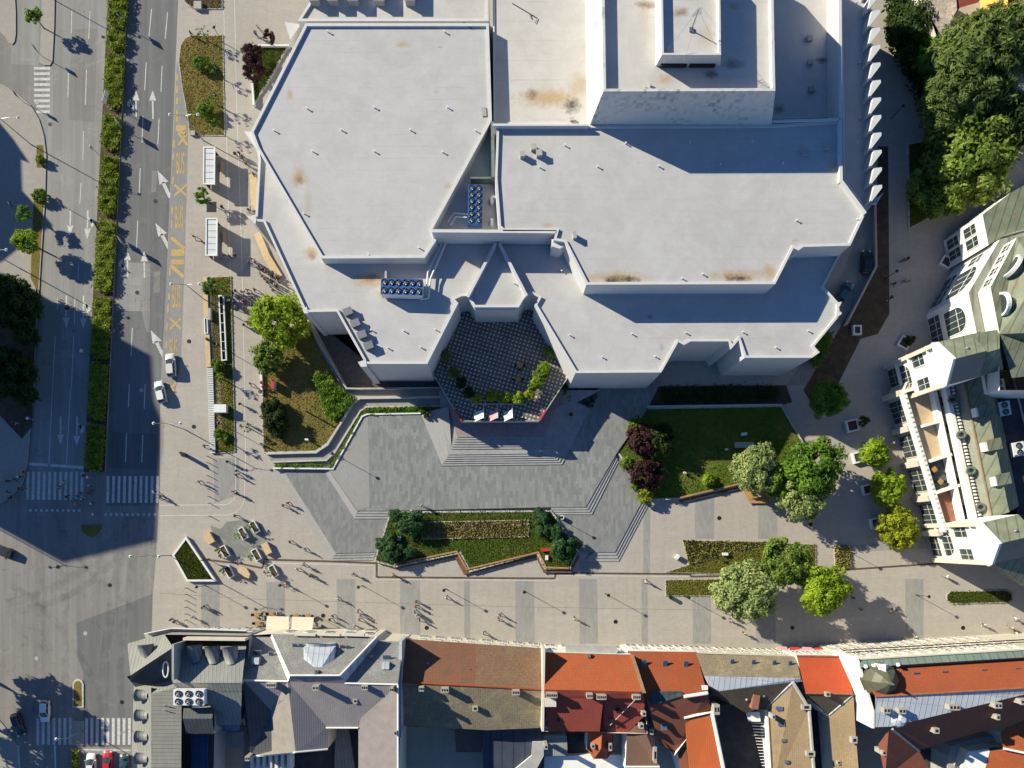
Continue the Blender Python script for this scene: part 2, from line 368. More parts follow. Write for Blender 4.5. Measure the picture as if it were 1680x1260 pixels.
sheet("bus_bay", [(290, 100), (309, 165), (308, 240), (304, 400), (297, 590), (288, 640), (264, 640), (272, 480), (285, 210), (289, 120)], PZ + 0.004, m_bus)
slab("traffic_island", [(180, -60), (211, -60), (172, 774), (138, 774)], 0.0, 0.16, m_soil, m_kerb)
slab("traffic_island", [(133, 861), (168, 861), (167, 868), (163, 875), (156, 880), (150, 881), (143, 879), (137, 874), (134, 868)], 0.0, 0.14, m_grassdry, m_stone)
slab("traffic_island", [(119, 1122), (122, 1116), (128, 1113), (134, 1116), (137, 1122), (137, 1161), (119, 1161)], 0.0, 0.15, m_stone, m_stone)
sheet("grass_patch", [(121, 1123), (124, 1118), (130, 1117), (134, 1121), (134.5, 1159), (120.5, 1159)], 0.156, m_grassdry)
slab("traffic_island", [(118, 1183), (137, 1183), (137, 1223), (117, 1223)], 0.0, 0.12, m_walk, m_stone)
slab("traffic_island", [(119, 1230), (129, 1230), (129, 1330), (118, 1330)], 0.0, 0.15, m_soil, m_kerb)

# ---- markings
wm = MB()
def line(mb, a, b, w, z):
    a, b = W(*a, z), W(*b, z); d = (b - a).normalized(); n = Vector((-d.y, d.x, 0)) * w / 2
    mb.face([a - n, b - n, b + n, a + n])
def L4(ox, oy, s, *pairs): return [(ox + x / s, oy + y / s) for x, y in pairs]
ZM = 0.018
for a, b in [((248.7, 15), (244.5, 59)), ((240, 102), (237.5, 148)), ((234.5, 191), (233, 234)), ((230, 276), (228.5, 320)), ((226, 362), (224, 408)), ((217, 538), (215, 584)), ((212, 630), (210.5, 668)), ((207.5, 710), (206, 758)),
             ((275, 20), (271, 64)), ((266, 108), (264, 151)), ((261, 194), (259, 237)), ((238, 630), (236.5, 671)), ((234.5, 714), (232.5, 759)),
             ((118, 16), (117, 55)), ((148, 18), (145.5, 64)), ((112.5, 115), (111.5, 160)), ((142, 115), (140, 172)), ((137, 215), (136, 262)), ((133, 300), (131, 335)),
             ((123, 488), (122, 533)), ((94.5, 488), (94, 508)), ((90.5, 551), (86, 640)), ((121, 552), (117, 640)), ((86, 640), (80, 765)), ((115.5, 640), (109, 762)), ((129, 430), (128, 460))]:
    line(wm, a, b, 0.16, ZM)
def arrow_up(px, py, ln, sgn=1, w=1.1, branch=0):
    line(wm, (px + 0.6, py), (px, py - sgn * (ln - 14)), 0.28, ZM)
    k = H / F; c = W(px, py - sgn * (ln - 15), ZM); y = Vector((0, 1, 0)) * sgn; x = Vector((1, 0, 0))
    t = [c - x * w * 0.55, c + x * w * 0.55, c + y * 1.9]
    wm.face(t if sgn > 0 else t[::-1])
    if branch:
        b = W(px - 1, py - sgn * 8, ZM + 0.002); p = [b, b + y * 0.5, b - x * branch * 0.9 + y * 1.6, b - x * branch * 1.0 + y * 0.9]
        wm.face(p); p = [b - x * branch * 0.5 + y * 0.6, b - x * branch * 0.85 + y * 2.4, b - x * branch * 1.5 + y * 1.7, b - x * branch * 1.5 + y * 1.0]; wm.face(p)
arrow_up(223, 191, 41, 1, 1.2, 1); arrow_up(250.5, 195, 45, 1, 1.2); arrow_up(209, 454, 42, 1, 1.2, 1); arrow_up(236.5, 456, 42, 1, 1.2)
arrow_up(115, 345, 40, -1); arrow_up(143.5, 345, 45, -1, 1.1, -1); arrow_up(108.5, 485, 51, -1); arrow_up(136.5, 485, 52, -1, 1.1, -1); arrow_up(99, 683, 45, -1); arrow_up(126, 683, 47, -1, 1.1, -1)
for (tx, ty, bx, by) in [(258.5, 280, 282, 330), (255, 366, 278, 408), (247, 541.5, 270, 588)]:
    t, b = W(tx, ty, ZM), W(bx, by, ZM); d = (b - t).normalized(); n = Vector((-d.y, d.x, 0))
    wm.face([t, t + d * 2.6 + n * 0.95, t + d * 2.45 - n * 0.75][::-1]); wm.face([t + d * 2.3 + n * 0.28, t + d * 5.4 + n * 0.32, t + d * 5.4 - n * 0.32, t + d * 2.3 - n * 0.3][::-1])
for i in range(9):
    y = 112 + i * 8.9; x0 = 56 + (i > 6) * 4; line(wm, (x0, y), (82, y), 0.5, ZM)
for i in range(11): x = 45.5 + i * 8.9; line(wm, (x + 0.5, 774), (x - 0.5, 820 - (i > 8) * 2), 0.5, ZM)
for i in range(10): x = 177 + i * 9.03; line(wm, (x + 0.5, 781), (x - 0.5, 825), 0.5, ZM)
for i in range(10): x = 50 + i * 8.9; line(wm, (x, 835.5), (x, 839.5), 0.45, ZM)
for i in range(10): x = 173 + i * 9.0; line(wm, (x, 842), (x, 846.5), 0.42, ZM)
line(wm, (48, 761), (137, 767), 0.5, ZM)
for i in range(7): x = 62 + i * 8.9; line(wm, (x, 1178), (x, 1222), 0.5, ZM)
for i in range(9): x = 142 + i * 8.8; line(wm, (x, 1178), (x - 0.3, 1222), 0.52, ZM)
line(wm, (137, 1230), (214, 1231), 0.25, ZM); line(wm, (90, 1223), (92, 1290), 0.3, ZM); line(wm, (30, 1223), (33, 1290), 0.3, ZM)
struct("road_marking", wm, m_white)
pm = MB()
def poly_line(mb, pts, w, z):
    for a, b in zip(pts, pts[1:]): line(mb, a, b, w, z)
ZP = PZ + 0.012
poly_line(pm, [(366, -40), (372, 225), (376, 400), (378, 450)], 0.1, ZP); poly_line(pm, [(384, -40), (388, 160), (396, 400), (400, 560), (403, 750), (401, 820), (396, 832), (386, 841), (375, 845), (262, 846)], 0.1, ZP)
poly_line(pm, [(386, 740), (387, 812), (383, 821), (372, 828), (262, 829)], 0.1, ZP); poly_line(pm, [(379, 452), (386, 740)], 0.1, ZP)
struct("pavement_line", pm, m_white2)
ym = MB(); ZY = PZ + 0.016
for (cx, cy) in [(296, 272 - 2), (291.5, 350 + 16)]: pass
def xmark(cx, cy, w, h, kind):
    if kind == 'x':
        line(ym, (cx - w, cy - h), (cx + w, cy + h), 0.4, ZY); line(ym, (cx + w, cy - h), (cx - w, cy + h), 0.4, ZY + 0.002)
    elif kind == 'v':
        line(ym, (cx - w, cy - h), (cx + w, cy + h * 0.3), 0.6, ZY); line(ym, (cx - w, cy + h * 0.75), (cx + w, cy + h * 0.75), 1.2, ZY + 0.002)
    elif kind == 'n':
        line(ym, (cx - w, cy - h * 0.8), (cx + w, cy - h * 0.8), 0.9, ZY); line(ym, (cx - w, cy - h * 0.4), (cx + w, cy + h), 0.6, ZY + 0.002)
xmark(296, 312, 10, 9, 'x'); xmark(292, 404, 11, 14, 'v'); xmark(291, 441, 11, 14, 'n'); xmark(288, 531, 9, 9, 'x'); xmark(281, 636, 8, 8, 'x'); xmark(297, 214, 8, 6, 'n'); xmark(300, 228, 7, 10, 'x')
for y in (122, 142, 160, 180, 190): line(ym, (291, y), (290, y + 11), 0.35, ZY)
for (x, y) in [(286, 230), (285, 250), (284, 290), (283, 340), (282, 362), (279, 440), (278, 480), (276, 500), (274, 530), (273, 560), (268, 690), (266, 720)]: line(ym, (x, y), (x - 0.6, y + 12), 0.3, ZY)
struct("bus_bay_marking", ym, m_yellow)
for (cx, cy, w, h) in [(296, 270, 16, 34), (294, 358, 16, 35), (289.5, 489, 16, 36), (284.5, 574, 15, 32)]:
    cu = bpy.data.curves.new("bus_lettering", 'FONT'); cu.body = "BUS"; cu.align_x = 'CENTER'; cu.align_y = 'CENTER'; cu.size = 1; cu.offset = 0.02
    o = bpy.data.objects.new("bus_lettering", cu); COL.objects.link(o); cu.materials.append(m_yellow)
    o.location = W(cx, cy, PZ + 0.02); o.scale = (w * H / F / 2.0, h * H / F / 0.70, 1); tag(o, kind='structure')

# ---- grey bands in the promenade and square
zb = PZ + 0.005; bands = []
for x0, x1 in [(330, 360), (437, 467), (552, 583), (656, 689), (761, 771), (845, 876), (950, 980), (1052, 1062), (1136, 1166), (1240, 1272), (1485, 1515)]:
    bands.append([(x0, 950 if x0 > 460 else 955), (x1, 950 if x0 > 460 else 955), (x1 + 1, 1056), (x0 + 1, 1056)])
bands += [[(1056, 826), (1067, 826), (1066, 940), (1055, 940)], [(1141, 820), (1172, 815), (1171, 884), (1140, 884)], [(1244, 822), (1275, 822), (1275, 884), (1244, 884)], [(951, 921), (982, 921), (982, 938), (950, 938)],
          [(350, 752), (392, 752), (392, 812), (352, 825)], [(1398, 895), (1520, 878), (1522, 900), (1398, 905)]]
for k, b in enumerate(bands): sheet("grey_paving_band", b, zb, m_band)
sheet("fountain_paving", [(345, 862), (362, 868), (372, 856), (405, 852), (428, 862), (446, 903), (436, 918), (392, 914), (372, 908), (352, 885)], PZ + 0.005, m_wet)
cm = MB()
for pts in [[(328, 917), (395, 925), (430, 932), (434, 921)], [(434, 918), (540, 921), (618, 924), (618, 947), (910, 949), (912, 940), (1132, 942), (1134, 946), (1240, 944), (1400, 934), (1530, 925), (1600, 921)]]:
    poly_line(cm, pts, 0.34, PZ + 0.01); 
struct("drain_channel", cm, m_rust)
cm = MB(); poly_line(cm, [(434, 924), (540, 925.5), (614, 928), (614, 950.5), (914, 952.5), (916, 944), (1130, 946)], 0.22, PZ + 0.012); struct("channel_edge", cm, m_stone)

m_joint = plain("paving_joint", (0.21, 0.19, 0.17), 0.9)
cm = MB(); poly_line(cm, [(262, 973), (420, 983), (640, 989.5), (840, 995.5), (1160, 1001), (1240, 1002)], 0.06, PZ + 0.009); struct("paving_joint", cm, m_joint)
s_ = NT("tyre_mark"); al = s_.math('MULTIPLY', s_.ramp(s_.noise(0.35, 5, 0.75), 0.4, 0.72), 0.2); s_.out((0.07, 0.068, 0.065), 0.9); s_.l(al, s_.b.inputs["Alpha"]); m_tyremark = s_.m
def arc(pts, w, n=14):
    m = MB(); P = []
    (x0, y0), (x1, y1), (x2, y2) = pts
    for k in range(n + 1): t = k / n; P.append(((1 - t) ** 2 * x0 + 2 * t * (1 - t) * x1 + t * t * x2, (1 - t) ** 2 * y0 + 2 * t * (1 - t) * y1 + t * t * y2))
    W3 = [W(*p, .02) for p in P]; L_ = []; R_ = []
    for i, p in enumerate(W3):
        d = (W3[min(i + 1, n)] - W3[max(i - 1, 0)]).normalized(); nn = Vector((-d.y, d.x, 0)) * w / 2; L_.append(p + nn); R_.append(p - nn)
    for i in range(n): f = [R_[i], R_[i + 1], L_[i + 1], L_[i]]; m.face(f if area2(f) > 0 else f[::-1])
    struct("tyre_mark", m, m_tyremark)
for k, (a, b, c, w) in enumerate([((10, 990), (150, 960), (215, 840), 1.6), ((10, 1006), (170, 985), (235, 850), 1.3), ((60, 830), (70, 1000), (60, 1170), 1.8), ((100, 830), (112, 990), (105, 1170), 1.5), ((170, 1175), (165, 1040), (215, 840), 1.8), ((200, 1175), (190, 1040), (235, 840), 1.4), ((20, 960), (100, 1010), (150, 1110), 1.2), ((90, 840), (120, 930), (220, 1000), 1.1)]): arc((a, b, c), w)
# ---- levels of the theatre square
Z1, Z2, Z3, Z4 = 0.55, 1.0, 1.75, 2.5
slab("lower_terrace", [(465, 772), (545, 766), (600, 760), (660, 838), (650, 855), (618, 906), (551, 908)], 0.0, Z1, m_lower, m_step)
slab("lower_terrace", [(900, 833), (961, 832), (1009, 745), (1020, 748), (1054, 822), (1009, 906), (975, 906), (950, 905)], 0.0, Z1, m_lower, m_step)
slab("upper_terrace", [(548, 764), (597, 682), (690, 678), (745, 660), (935, 655), (960, 655), (985, 630), (1085, 625), (1064, 668), (1012, 743), (961, 832), (903, 832), (645, 838), (585, 838), (538, 770)], 0.0, Z2, m_podium, m_step)
sheet("ramp_paving", [(597, 683), (604, 680), (606, 832), (586, 836), (540, 770), (549, 764)], Z2 + 0.005, m_ramp)
sheet("ramp_paving", [(960, 660), (985, 634), (1064, 634), (1062, 668), (1012, 740), (1000, 735), (990, 700)], Z2 + 0.004, m_lower)
def flat3(name, pts, mat, fan=True):
    m = MB(); p = [W(*q) for q in pts]; m.face(p if area2(p) > 0 else p[::-1]); return struct(name, m, mat)
def ribbon(name, A, B, mat, lift=0.0):
    m = MB(); a = [W(*q) for q in A]; b = [W(*q) for q in B]
    for i in range(len(a) - 1):
        f = [a[i], a[i + 1], b[i + 1], b[i]]; m.face(f if area2(f) > 0 else f[::-1])
    return struct(name, m, mat)
ribbon("ramp", [(448, 765, PZ + .006), (543, 919, PZ + .006)], [(467, 771, Z1 + .003), (553, 907, Z1 + .003)], m_ramp)
ribbon("ramp", [(532, 773, Z1 + .006), (581, 850, Z1 + .006)], [(542, 768, Z2 + .006), (588, 838, Z2 + .006)], m_ramp)
ribbon("ramp", [(690, 677, Z2 + .006), (725, 763, Z2 + .006)], [(736, 668, Z4 - .02), (741, 737, Z3 - .02)], m_ramp)
def steps(name, top, bot, n, z1, z0, back):
    m = MB(); T = [Vector((*p, 0)) for p in top]; B = [Vector((*p, 0)) for p in bot]; Bk = [Vector((*p, 0)) for p in back]
    for i in range(n):
        z = z1 - (z1 - z0) * (i + 1) / (n + 1); f = (i + 1) / n
        edge = [t.lerp(b, f) for t, b in zip(T, B)]; prev = [t.lerp(b, i / n) for t, b in zip(T, B)]
        e = [W(p.x, p.y, z) for p in edge]; pr = [W(p.x, p.y, z) for p in prev]
        zt = z + (z1 - z0) / (n + 1); zl = z - (z1 - z0) / (n + 1)
        for k in range(len(e) - 1):
            d = (e[k + 1] - e[k]); nose = 0.055
            g = [pr[k], pr[k + 1], e[k + 1], e[k]]; g = g if area2(g) > 0 else g[::-1]; m.face(g, 0)
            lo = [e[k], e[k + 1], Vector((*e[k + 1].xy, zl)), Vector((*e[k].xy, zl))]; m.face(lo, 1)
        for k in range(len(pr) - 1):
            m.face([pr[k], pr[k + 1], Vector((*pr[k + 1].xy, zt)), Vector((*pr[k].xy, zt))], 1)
    o = struct(name, m, [m_step, m_stepdark]); return o
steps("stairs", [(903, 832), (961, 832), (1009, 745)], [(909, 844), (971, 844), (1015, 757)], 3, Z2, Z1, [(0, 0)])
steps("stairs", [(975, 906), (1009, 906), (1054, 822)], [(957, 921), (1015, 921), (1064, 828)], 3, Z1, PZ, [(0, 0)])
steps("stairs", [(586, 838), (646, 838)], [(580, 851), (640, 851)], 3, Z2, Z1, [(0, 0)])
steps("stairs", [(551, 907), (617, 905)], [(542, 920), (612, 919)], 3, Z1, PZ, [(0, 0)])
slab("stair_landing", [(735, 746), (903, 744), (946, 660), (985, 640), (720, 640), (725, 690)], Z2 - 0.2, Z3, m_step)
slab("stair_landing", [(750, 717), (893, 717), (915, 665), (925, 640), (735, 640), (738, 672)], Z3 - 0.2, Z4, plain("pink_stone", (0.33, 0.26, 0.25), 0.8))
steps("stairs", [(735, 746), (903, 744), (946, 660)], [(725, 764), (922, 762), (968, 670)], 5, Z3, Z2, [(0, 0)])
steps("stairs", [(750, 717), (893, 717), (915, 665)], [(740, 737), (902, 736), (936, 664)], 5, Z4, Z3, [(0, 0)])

# ---- lawns and beds (grass built as stuff on top)
def inpoly(x, y, p):
    c = False; n = len(p)
    for i in range(n):
        x1, y1 = p[i][0], p[i][1]; x2, y2 = p[i - 1][0], p[i - 1][1]
        if (y1 > y) != (y2 > y) and x < (x2 - x1) * (y - y1) / (y2 - y1) + x1: c = not c
    return c
def scatter(pts, n, rr):
    xs = [p[0] for p in pts]; ys = [p[1] for p in pts]; out = []
    while len(out) < n:
        x, y = rr.uniform(min(xs), max(xs)), rr.uniform(min(ys), max(ys))
        if inpoly(x, y, pts): out.append((x, y))
    return out
m_blade = leafmat("grass_blade", (0.035, 0.055, 0.008), (0.115, 0.15, 0.02)); m_bladedry = leafmat("dry_blade", (0.11, 0.115, 0.025), (0.32, 0.24, 0.08)); m_blademid = leafmat("mixed_blade", (0.08, 0.11, 0.016), (0.26, 0.24, 0.05))
m_bloom = leafmat("bedding_plants", (0.10, 0.14, 0.02), (0.50, 0.42, 0.14)); m_hedgelow = leafmat("low_hedge", (0.02, 0.045, 0.008), (0.07, 0.12, 0.02))
def tufts(name, pts, z, n, mat, hgt=0.13, wid=0.13, seed=1, lean=0.2):
    rr = random.Random(seed); m = MB(); wp = [tuple(W(p[0], p[1], z).xy) for p in pts]
    for (x, y) in scatter(wp, n, rr):
        a = rr.uniform(0, 6.28); h = hgt * rr.uniform(0.5, 1.3); w = wid * rr.uniform(0.6, 1.4); dx, dy = math.cos(a) * w, math.sin(a) * w
        lx, ly = rr.uniform(-lean, lean), rr.uniform(-lean, lean)
        m.face([(x - dx, y - dy, z), (x + dx, y + dy, z), (x + dx * 0.3 + lx, y + dy * 0.3 + ly, z + h)])
    return tag(m.build(name, mat), kind='stuff')
def bed(name, pts, ztop, mat, edge=m_stone, ew=0.22, grass=None, n=0, eh=0.03, z0=0.0, **kw):
    p = [tuple(q.xy) for q in WP(pts, ztop)]
    m = MB(); m.ext(p, z0, ztop + eh); i = inset(p, ew)
    if edge is not None:
        m2 = MB(); q = p if area2(p) > 0 else p[::-1]; qi = i if area2(p) > 0 else i[::-1]
        for k in range(len(q)):
            j = (k + 1) % len(q)
            m2.face([(*q[k], z0), (*q[j], z0), (*q[j], ztop + eh), (*q[k], ztop + eh)])
            m2.face([(*q[k], ztop + eh), (*q[j], ztop + eh), (*qi[j], ztop + eh), (*qi[k], ztop + eh)])
            m2.face([(*qi[k], ztop + eh), (*qi[j], ztop + eh), (*qi[j], ztop - 0.05), (*qi[k], ztop - 0.05)])
        struct("bed_edge", m2, edge)
    g = MB(); ii = i if area2(i) > 0 else i[::-1]; g.face([(*v, ztop) for v in ii]); struct(name, g, mat)
    if grass: tufts("grass", pts, ztop, n, grass, seed=len(pts) * 7 + int(pts[0][0]), **kw)
P_front = [(640, 839), (905, 837), (950, 903), (936, 934), (893, 934), (880, 909), (770, 939), (755, 908), (648, 931), (613, 921)]
bed("lawn", P_front, 0.85, m_grass, m_stone, 0.3, m_blade, 9000)
bed("flower_bed", [(690, 856), (868, 853), (868, 881), (693, 885)], 0.90, m_flower, m_stone, 0.12, m_bloom, 1600, 0.05, 0.6, hgt=0.35, wid=0.18)
P_east = [(1047, 669), (1283, 665), (1318, 725), (1302, 790), (1216, 797), (1120, 819), (1068, 821), (1012, 742)]
bed("lawn", P_east, 0.75, grass_mat("lawn_fresh", (0.06, 0.105, 0.014), (0.13, 0.185, 0.026), (0.24, 0.20, 0.055), 0.48, 0.74), m_stone, 0.3, m_blade, 5000)
bed("flower_bed", [(1120, 886), (1262, 889), (1130, 926)], 0.2, m_flower, m_stone, 0.1, m_bloom, 1500, hgt=0.4, wid=0.2)
bed("lawn", [(1092, 939), (1130, 926), (1262, 890), (1339, 893), (1339, 936), (1240, 943)], 0.2, m_grassmid, m_stone, 0.1, m_blademid, 4500)
bed("lawn", [(1092, 951), (1180, 950), (1230, 948), (1230, 978), (1092, 978)], 0.2, m_grassmid, m_stone, 0.1, m_blademid, 2200)
bed("flower_bed", [(1368, 895), (1396, 895), (1397, 931), (1370, 933)], 0.2, m_flower, m_stone, 0.12, m_bloom, 500, hgt=0.4, wid=0.2)
P_west = [(432, 743), (430, 690), (430, 612), (440, 590), (470, 540), (503, 517), (520, 560), (563, 637), (588, 655), (580, 662), (537, 728), (518, 741)]
bed("lawn", P_west, 0.4, m_grassdry, m_stone, 0.18, m_bladedry, 3500, hgt=0.15)
bed("lawn", [(344, 455), (379, 453), (386, 742), (354, 744)], 0.22, m_grassmid, m_stone, 0.1, m_blademid, 5000)
sheet("mulch_strip", [(345, 458), (357, 458), (358, 610), (349, 605)], 0.24, m_soil); sheet("gravel_strip", [(350, 625), (363, 625), (365, 706), (352, 706)], 0.245, m_flower)
bed("lawn", [(296, 75), (304, 62), (314, 58), (366, 57.5), (369, 223), (311, 222), (308, 195), (298, 140), (293, 100)], 0.2, m_grassdry, m_stone, 0.1, m_bladedry, 2600)
bed("flower_bed", [(300, -30), (365, -30), (365, 15), (322, 15), (310, 10), (302, 2)], 0.2, m_soil, m_stone, 0.12, m_bladedry, 900)
bed("lawn", [(411, 73), (474, 74), (440, 135), (416, 172)], 0.35, m_grass, m_stone, 0.25, m_blade, 2500)
bed("lawn", [(1553, 975), (1560, 970), (1650, 968), (1661, 973), (1661, 984), (1653, 989), (1562, 991), (1554, 986)], 0.22, m_grass, m_stone, 0.16, m_blade, 2000)
sheet("bare_earth", [(1440, 240), (1457, 240), (1459, 470), (1459, 515), (1440, 548), (1412, 556), (1370, 640), (1330, 660), (1318, 640), (1400, 500), (1437, 440)], PZ + 0.006, m_soil)
sheet("alley_paving", [(1425, 250), (1438, 300), (1436, 440), (1388, 533), (1330, 632), (1290, 632), (1340, 560), (1400, 400)], PZ + 0.005, m_band)
bed("lawn", [(1488, 235), (1540, 225), (1680, 240), (1640, 300), (1550, 345), (1490, 378)], 0.25, m_grass, m_stone, 0.3, m_blade, 2500)
sheet("bare_earth", [(1068, 634), (1290, 632), (1300, 660), (1285, 664), (1048, 667)], PZ + 0.006, m_soil)
sheet("bare_earth", [(-40, 480), (60, 500), (52, 700), (36, 720), (-40, 640)], 0.136, m_soil)
sheet("grass_strip", [(60, 238), (71, 238), (73, 275), (60, 275)], 0.137, m_grassdry); sheet("grass_strip", [(56, 310), (73, 310), (62, 480), (50, 455)], 0.137, m_grassdry)
slab("service_yard", [(425, 350), (500, 512), (520, 520), (560, 512), (610, 600), (700, 600), (735, 640), (570, 636), (505, 515)], 0.0, 0.13, plain("yard_paving", (0.11, 0.095, 0.085), 0.9, 0, 0.3, 1.2))
slab("access_ramp", [(437, 744), (518, 742), (537, 729), (579, 661), (590, 654), (735, 652), (735, 664), (600, 668), (590, 673), (548, 742), (535, 754), (445, 757)], 0.0, 0.5, m_band, m_stone)
# ================================================================== THEATRE
def marble(name, col, blotch=0.35, sx=0.8, sz=1.1):
    s = NT(name)
    snap = s.n("ShaderNodeVectorMath", operation='SNAP'); s.l(s.co(), snap.inputs[0]); snap.inputs[1].default_value = (sx, sx, sz)
    wn = s.n("ShaderNodeTexWhiteNoise"); s.l(snap.outputs[0], wn.inputs["Vector"])
    a = s.noise(0.16, 5, 0.7); b = s.noise(1.3, 5, 0.75)
    c = s.mix(s.ramp(b, 0.3, 0.7), sc(col, 0.93), sc(col, 1.04))
    f = s.math('MULTIPLY', s.ramp(wn.outputs["Value"], 0.45, 1.0), s.ramp(a, 0.42, 0.6, 0, blotch)); f = s.math('MULTIPLY', f, s.ramp(b, 0.3, 0.65, 0.3, 1))
    c = s.mix(f, c, sc(col, 0.32))
    return s.out(c, 0.6)
m_marble = marble("white_marble", (0.60, 0.59, 0.575), 0.12)
m_marblet = marble("weathered_marble", (0.60, 0.59, 0.575), 1.0, 0.55, 0.7)
BR, DB, OC = (0.20, 0.12, 0.06), (0.06, 0.042, 0.03), (0.42, 0.29, 0.15)
WR = (0.475, 0.462, 0.455)
m_rA = roof_membrane("membrane_hall", WR, 15.9, [(490, 291, 11, 15, OC, .8), (491, 295, 6, 8, BR, .6), (660, 73, 11, 5, OC, .7), (476, 155, 5, 9, OC, .7), (500, 415, 12, 10, OC, .4), (735, 305, 7, 5, OC, .5), (722, 77, 4, 2, BR, .5), (505, 332, 6, 30, OC, .35), (715, 150, 4, 4, OC, .5)])
m_rB = roof_membrane("membrane_low", WR, 13.6, [(511, 414, 12, 9, OC, .8), (513, 420, 6, 6, BR, .6), (608, 458, 26, 13, OC, .8), (612, 455, 12, 7, BR, .5), (628, 485, 14, 8, OC, .6), (1066, 520, 5, 3, DB, .5), (770, 432, 10, 5, OC, .4), (1086, 570, 4, 6, BR, .3), (920, 445, 6, 4, OC, .4)])
m_rC = roof_membrane("membrane_stage", WR, 18.0, [(1004, 460, 14, 7, DB, .9), (1030, 459, 16, 6, DB, .9), (1010, 456, 50, 9, OC, .8), (1210, 457, 18, 6, DB, .8), (1205, 453, 40, 9, OC, .8), (1262, 447, 10, 14, OC, .7), (898, 370, 10, 4, OC, .6), (1305, 395, 6, 3, OC, .5), (1370, 275, 10, 12, OC, .5)])
m_rD = roof_membrane("membrane_side", (0.52, 0.495, 0.465), 14.4, [(900, 162, 48, 14, OC, .85), (872, 155, 9, 8, BR, .7), (938, 175, 12, 11, DB, .75), (950, 140, 16, 18, OC, .5), (1348, 100, 10, 5, DB, .8), (1278, 180, 8, 8, DB, .6), (1330, 150, 8, 5, BR, .5), (1365, 104, 5, 4, DB, .6)], 3.2)
m_rT = roof_membrane("membrane_tower", (0.52, 0.50, 0.475), 26, [(1060, 3, 14, 7, BR, .7), (1093, 126, 14, 8, OC, .6), (1060, 25, 8, 40, OC, .25), (1205, 5, 8, 6, OC, .6), (1062, 143, 3, 4, DB, .9), (1205, 100, 16, 9, DB, .5), (1168, 118, 12, 6, DB, .6)], 2.2)
m_rP = roof_membrane("membrane_penthouse", (0.52, 0.50, 0.475), 28.6, [(1118, 16, 12, 8, BR, .7), (1160, 55, 14, 20, OC, .3), (1105, 85, 10, 6, OC, .5)], 2.5)
TH = thing("theatre_building", "large white theatre with flat pale roofs, stage tower and checkered terrace", "building", W(900, 640, 0))
def block(parent, outline, z0, z1, par_h, par_w, wall, roof, rn="roof", wn="wall", bottom=None):
    p = [tuple(q.xy) for q in WP(outline, z1)]
    if area2(p) < 0: p = p[::-1]
    m = MB(); n = len(p); zr = z1 - par_h
    b = p if bottom is None else bottom
    for i in range(n):
        j = (i + 1) % n; m.face([(*b[i], z0), (*b[j], z0), (*p[j], z1), (*p[i], z1)])
    q = inset(p, par_w) if par_w else p
    if par_w:
        for i in range(n):
            j = (i + 1) % n
            m.face([(*p[i], z1), (*p[j], z1), (*q[j], z1), (*q[i], z1)]); m.face([(*q[i], z1), (*q[j], z1), (*q[j], zr - .05), (*q[i], zr - .05)])
    w = m.build(wn, wall, parent)
    r = MB(); r.face([(*v, zr) for v in q]); return w, r.build(rn, roof, parent)
def wallrun(mb, pts, z0, z1, w, px=True):
    P = WP(pts, z1) if px else [Vector((p[0], p[1], z1)) for p in pts]
    for i in range(len(P) - 1):
        a, b = P[i], P[i + 1]; d = (b - a).normalized(); n = Vector((-d.y, d.x, 0)) * w / 2
        e0 = d * (w / 2 - 0.004 * (i + 1)) if i else Vector(); e1 = d * (w / 2 - 0.003) if i < len(P) - 2 else Vector()
        q = [a - e0 - n, b + e1 - n, b + e1 + n, a - e0 + n]; dz = 0.002 * (i % 2)
        mb.ext([(v.x, v.y) for v in q], z0, z1 + dz)
    return mb
polyA = [(501, 38), (802, 38), (807, 197), (709, 377), (716, 394), (697, 423), (527, 424), (421, 243), (411, 216)]
block(TH, polyA, 0, 16.2, 0.35, 0.45, m_marble, m_rA)
polyB = [(421, 244), (424, 262), (419, 352), (412, 354), (414, 362), (432, 364), (500, 512), (552, 511), (600, 597), (701, 597), (752, 497), (746, 491), (757, 486), (766, 485), (778, 504), (851, 504), (863, 484), (873, 482), (884, 488), (877, 500), (944, 612), (1085, 611), (1113, 561), (1122, 566), (1133, 560), (1195, 560), (1201, 571), (1212, 558), (1222, 587), (1332, 587), (1345, 578), (1336, 568), (1378, 517), (1376, 497), (1352, 470), (1380, 417), (1376, 303), (1300, 215), (700, 215), (600, 250)]
block(TH, polyB, 0, 14.05, 0.4, 0.38, m_marble, m_rB)
polyC = [(815, 206), (1272, 204), (1378, 197), (1382, 297), (1420, 350), (1395, 403), (1318, 405), (1310, 411), (1302, 407), (1272, 466), (962, 467), (926, 397), (908, 394), (912, 379), (826, 379), (818, 372), (812, 292)]
block(TH, polyC, 0, 18.5, 0.35, 0.4, m_marble, m_rC)
block(TH, [(808, -60), (1000, -60), (1000, 203), (810, 203)], 0, 14.7, 0.2, 0.25, m_marble, m_rD)
block(TH, [(1240, -60), (1377, -60), (1378.5, 192), (1240, 196)], 0, 14.75, 0.2, 0.25, m_marble, m_rD)
block(TH, [(488, 34.5), (802, 34.5), (801, -60), (548, -60)], 0, 15.2, 0.3, 0.4, m_marble, m_rD)
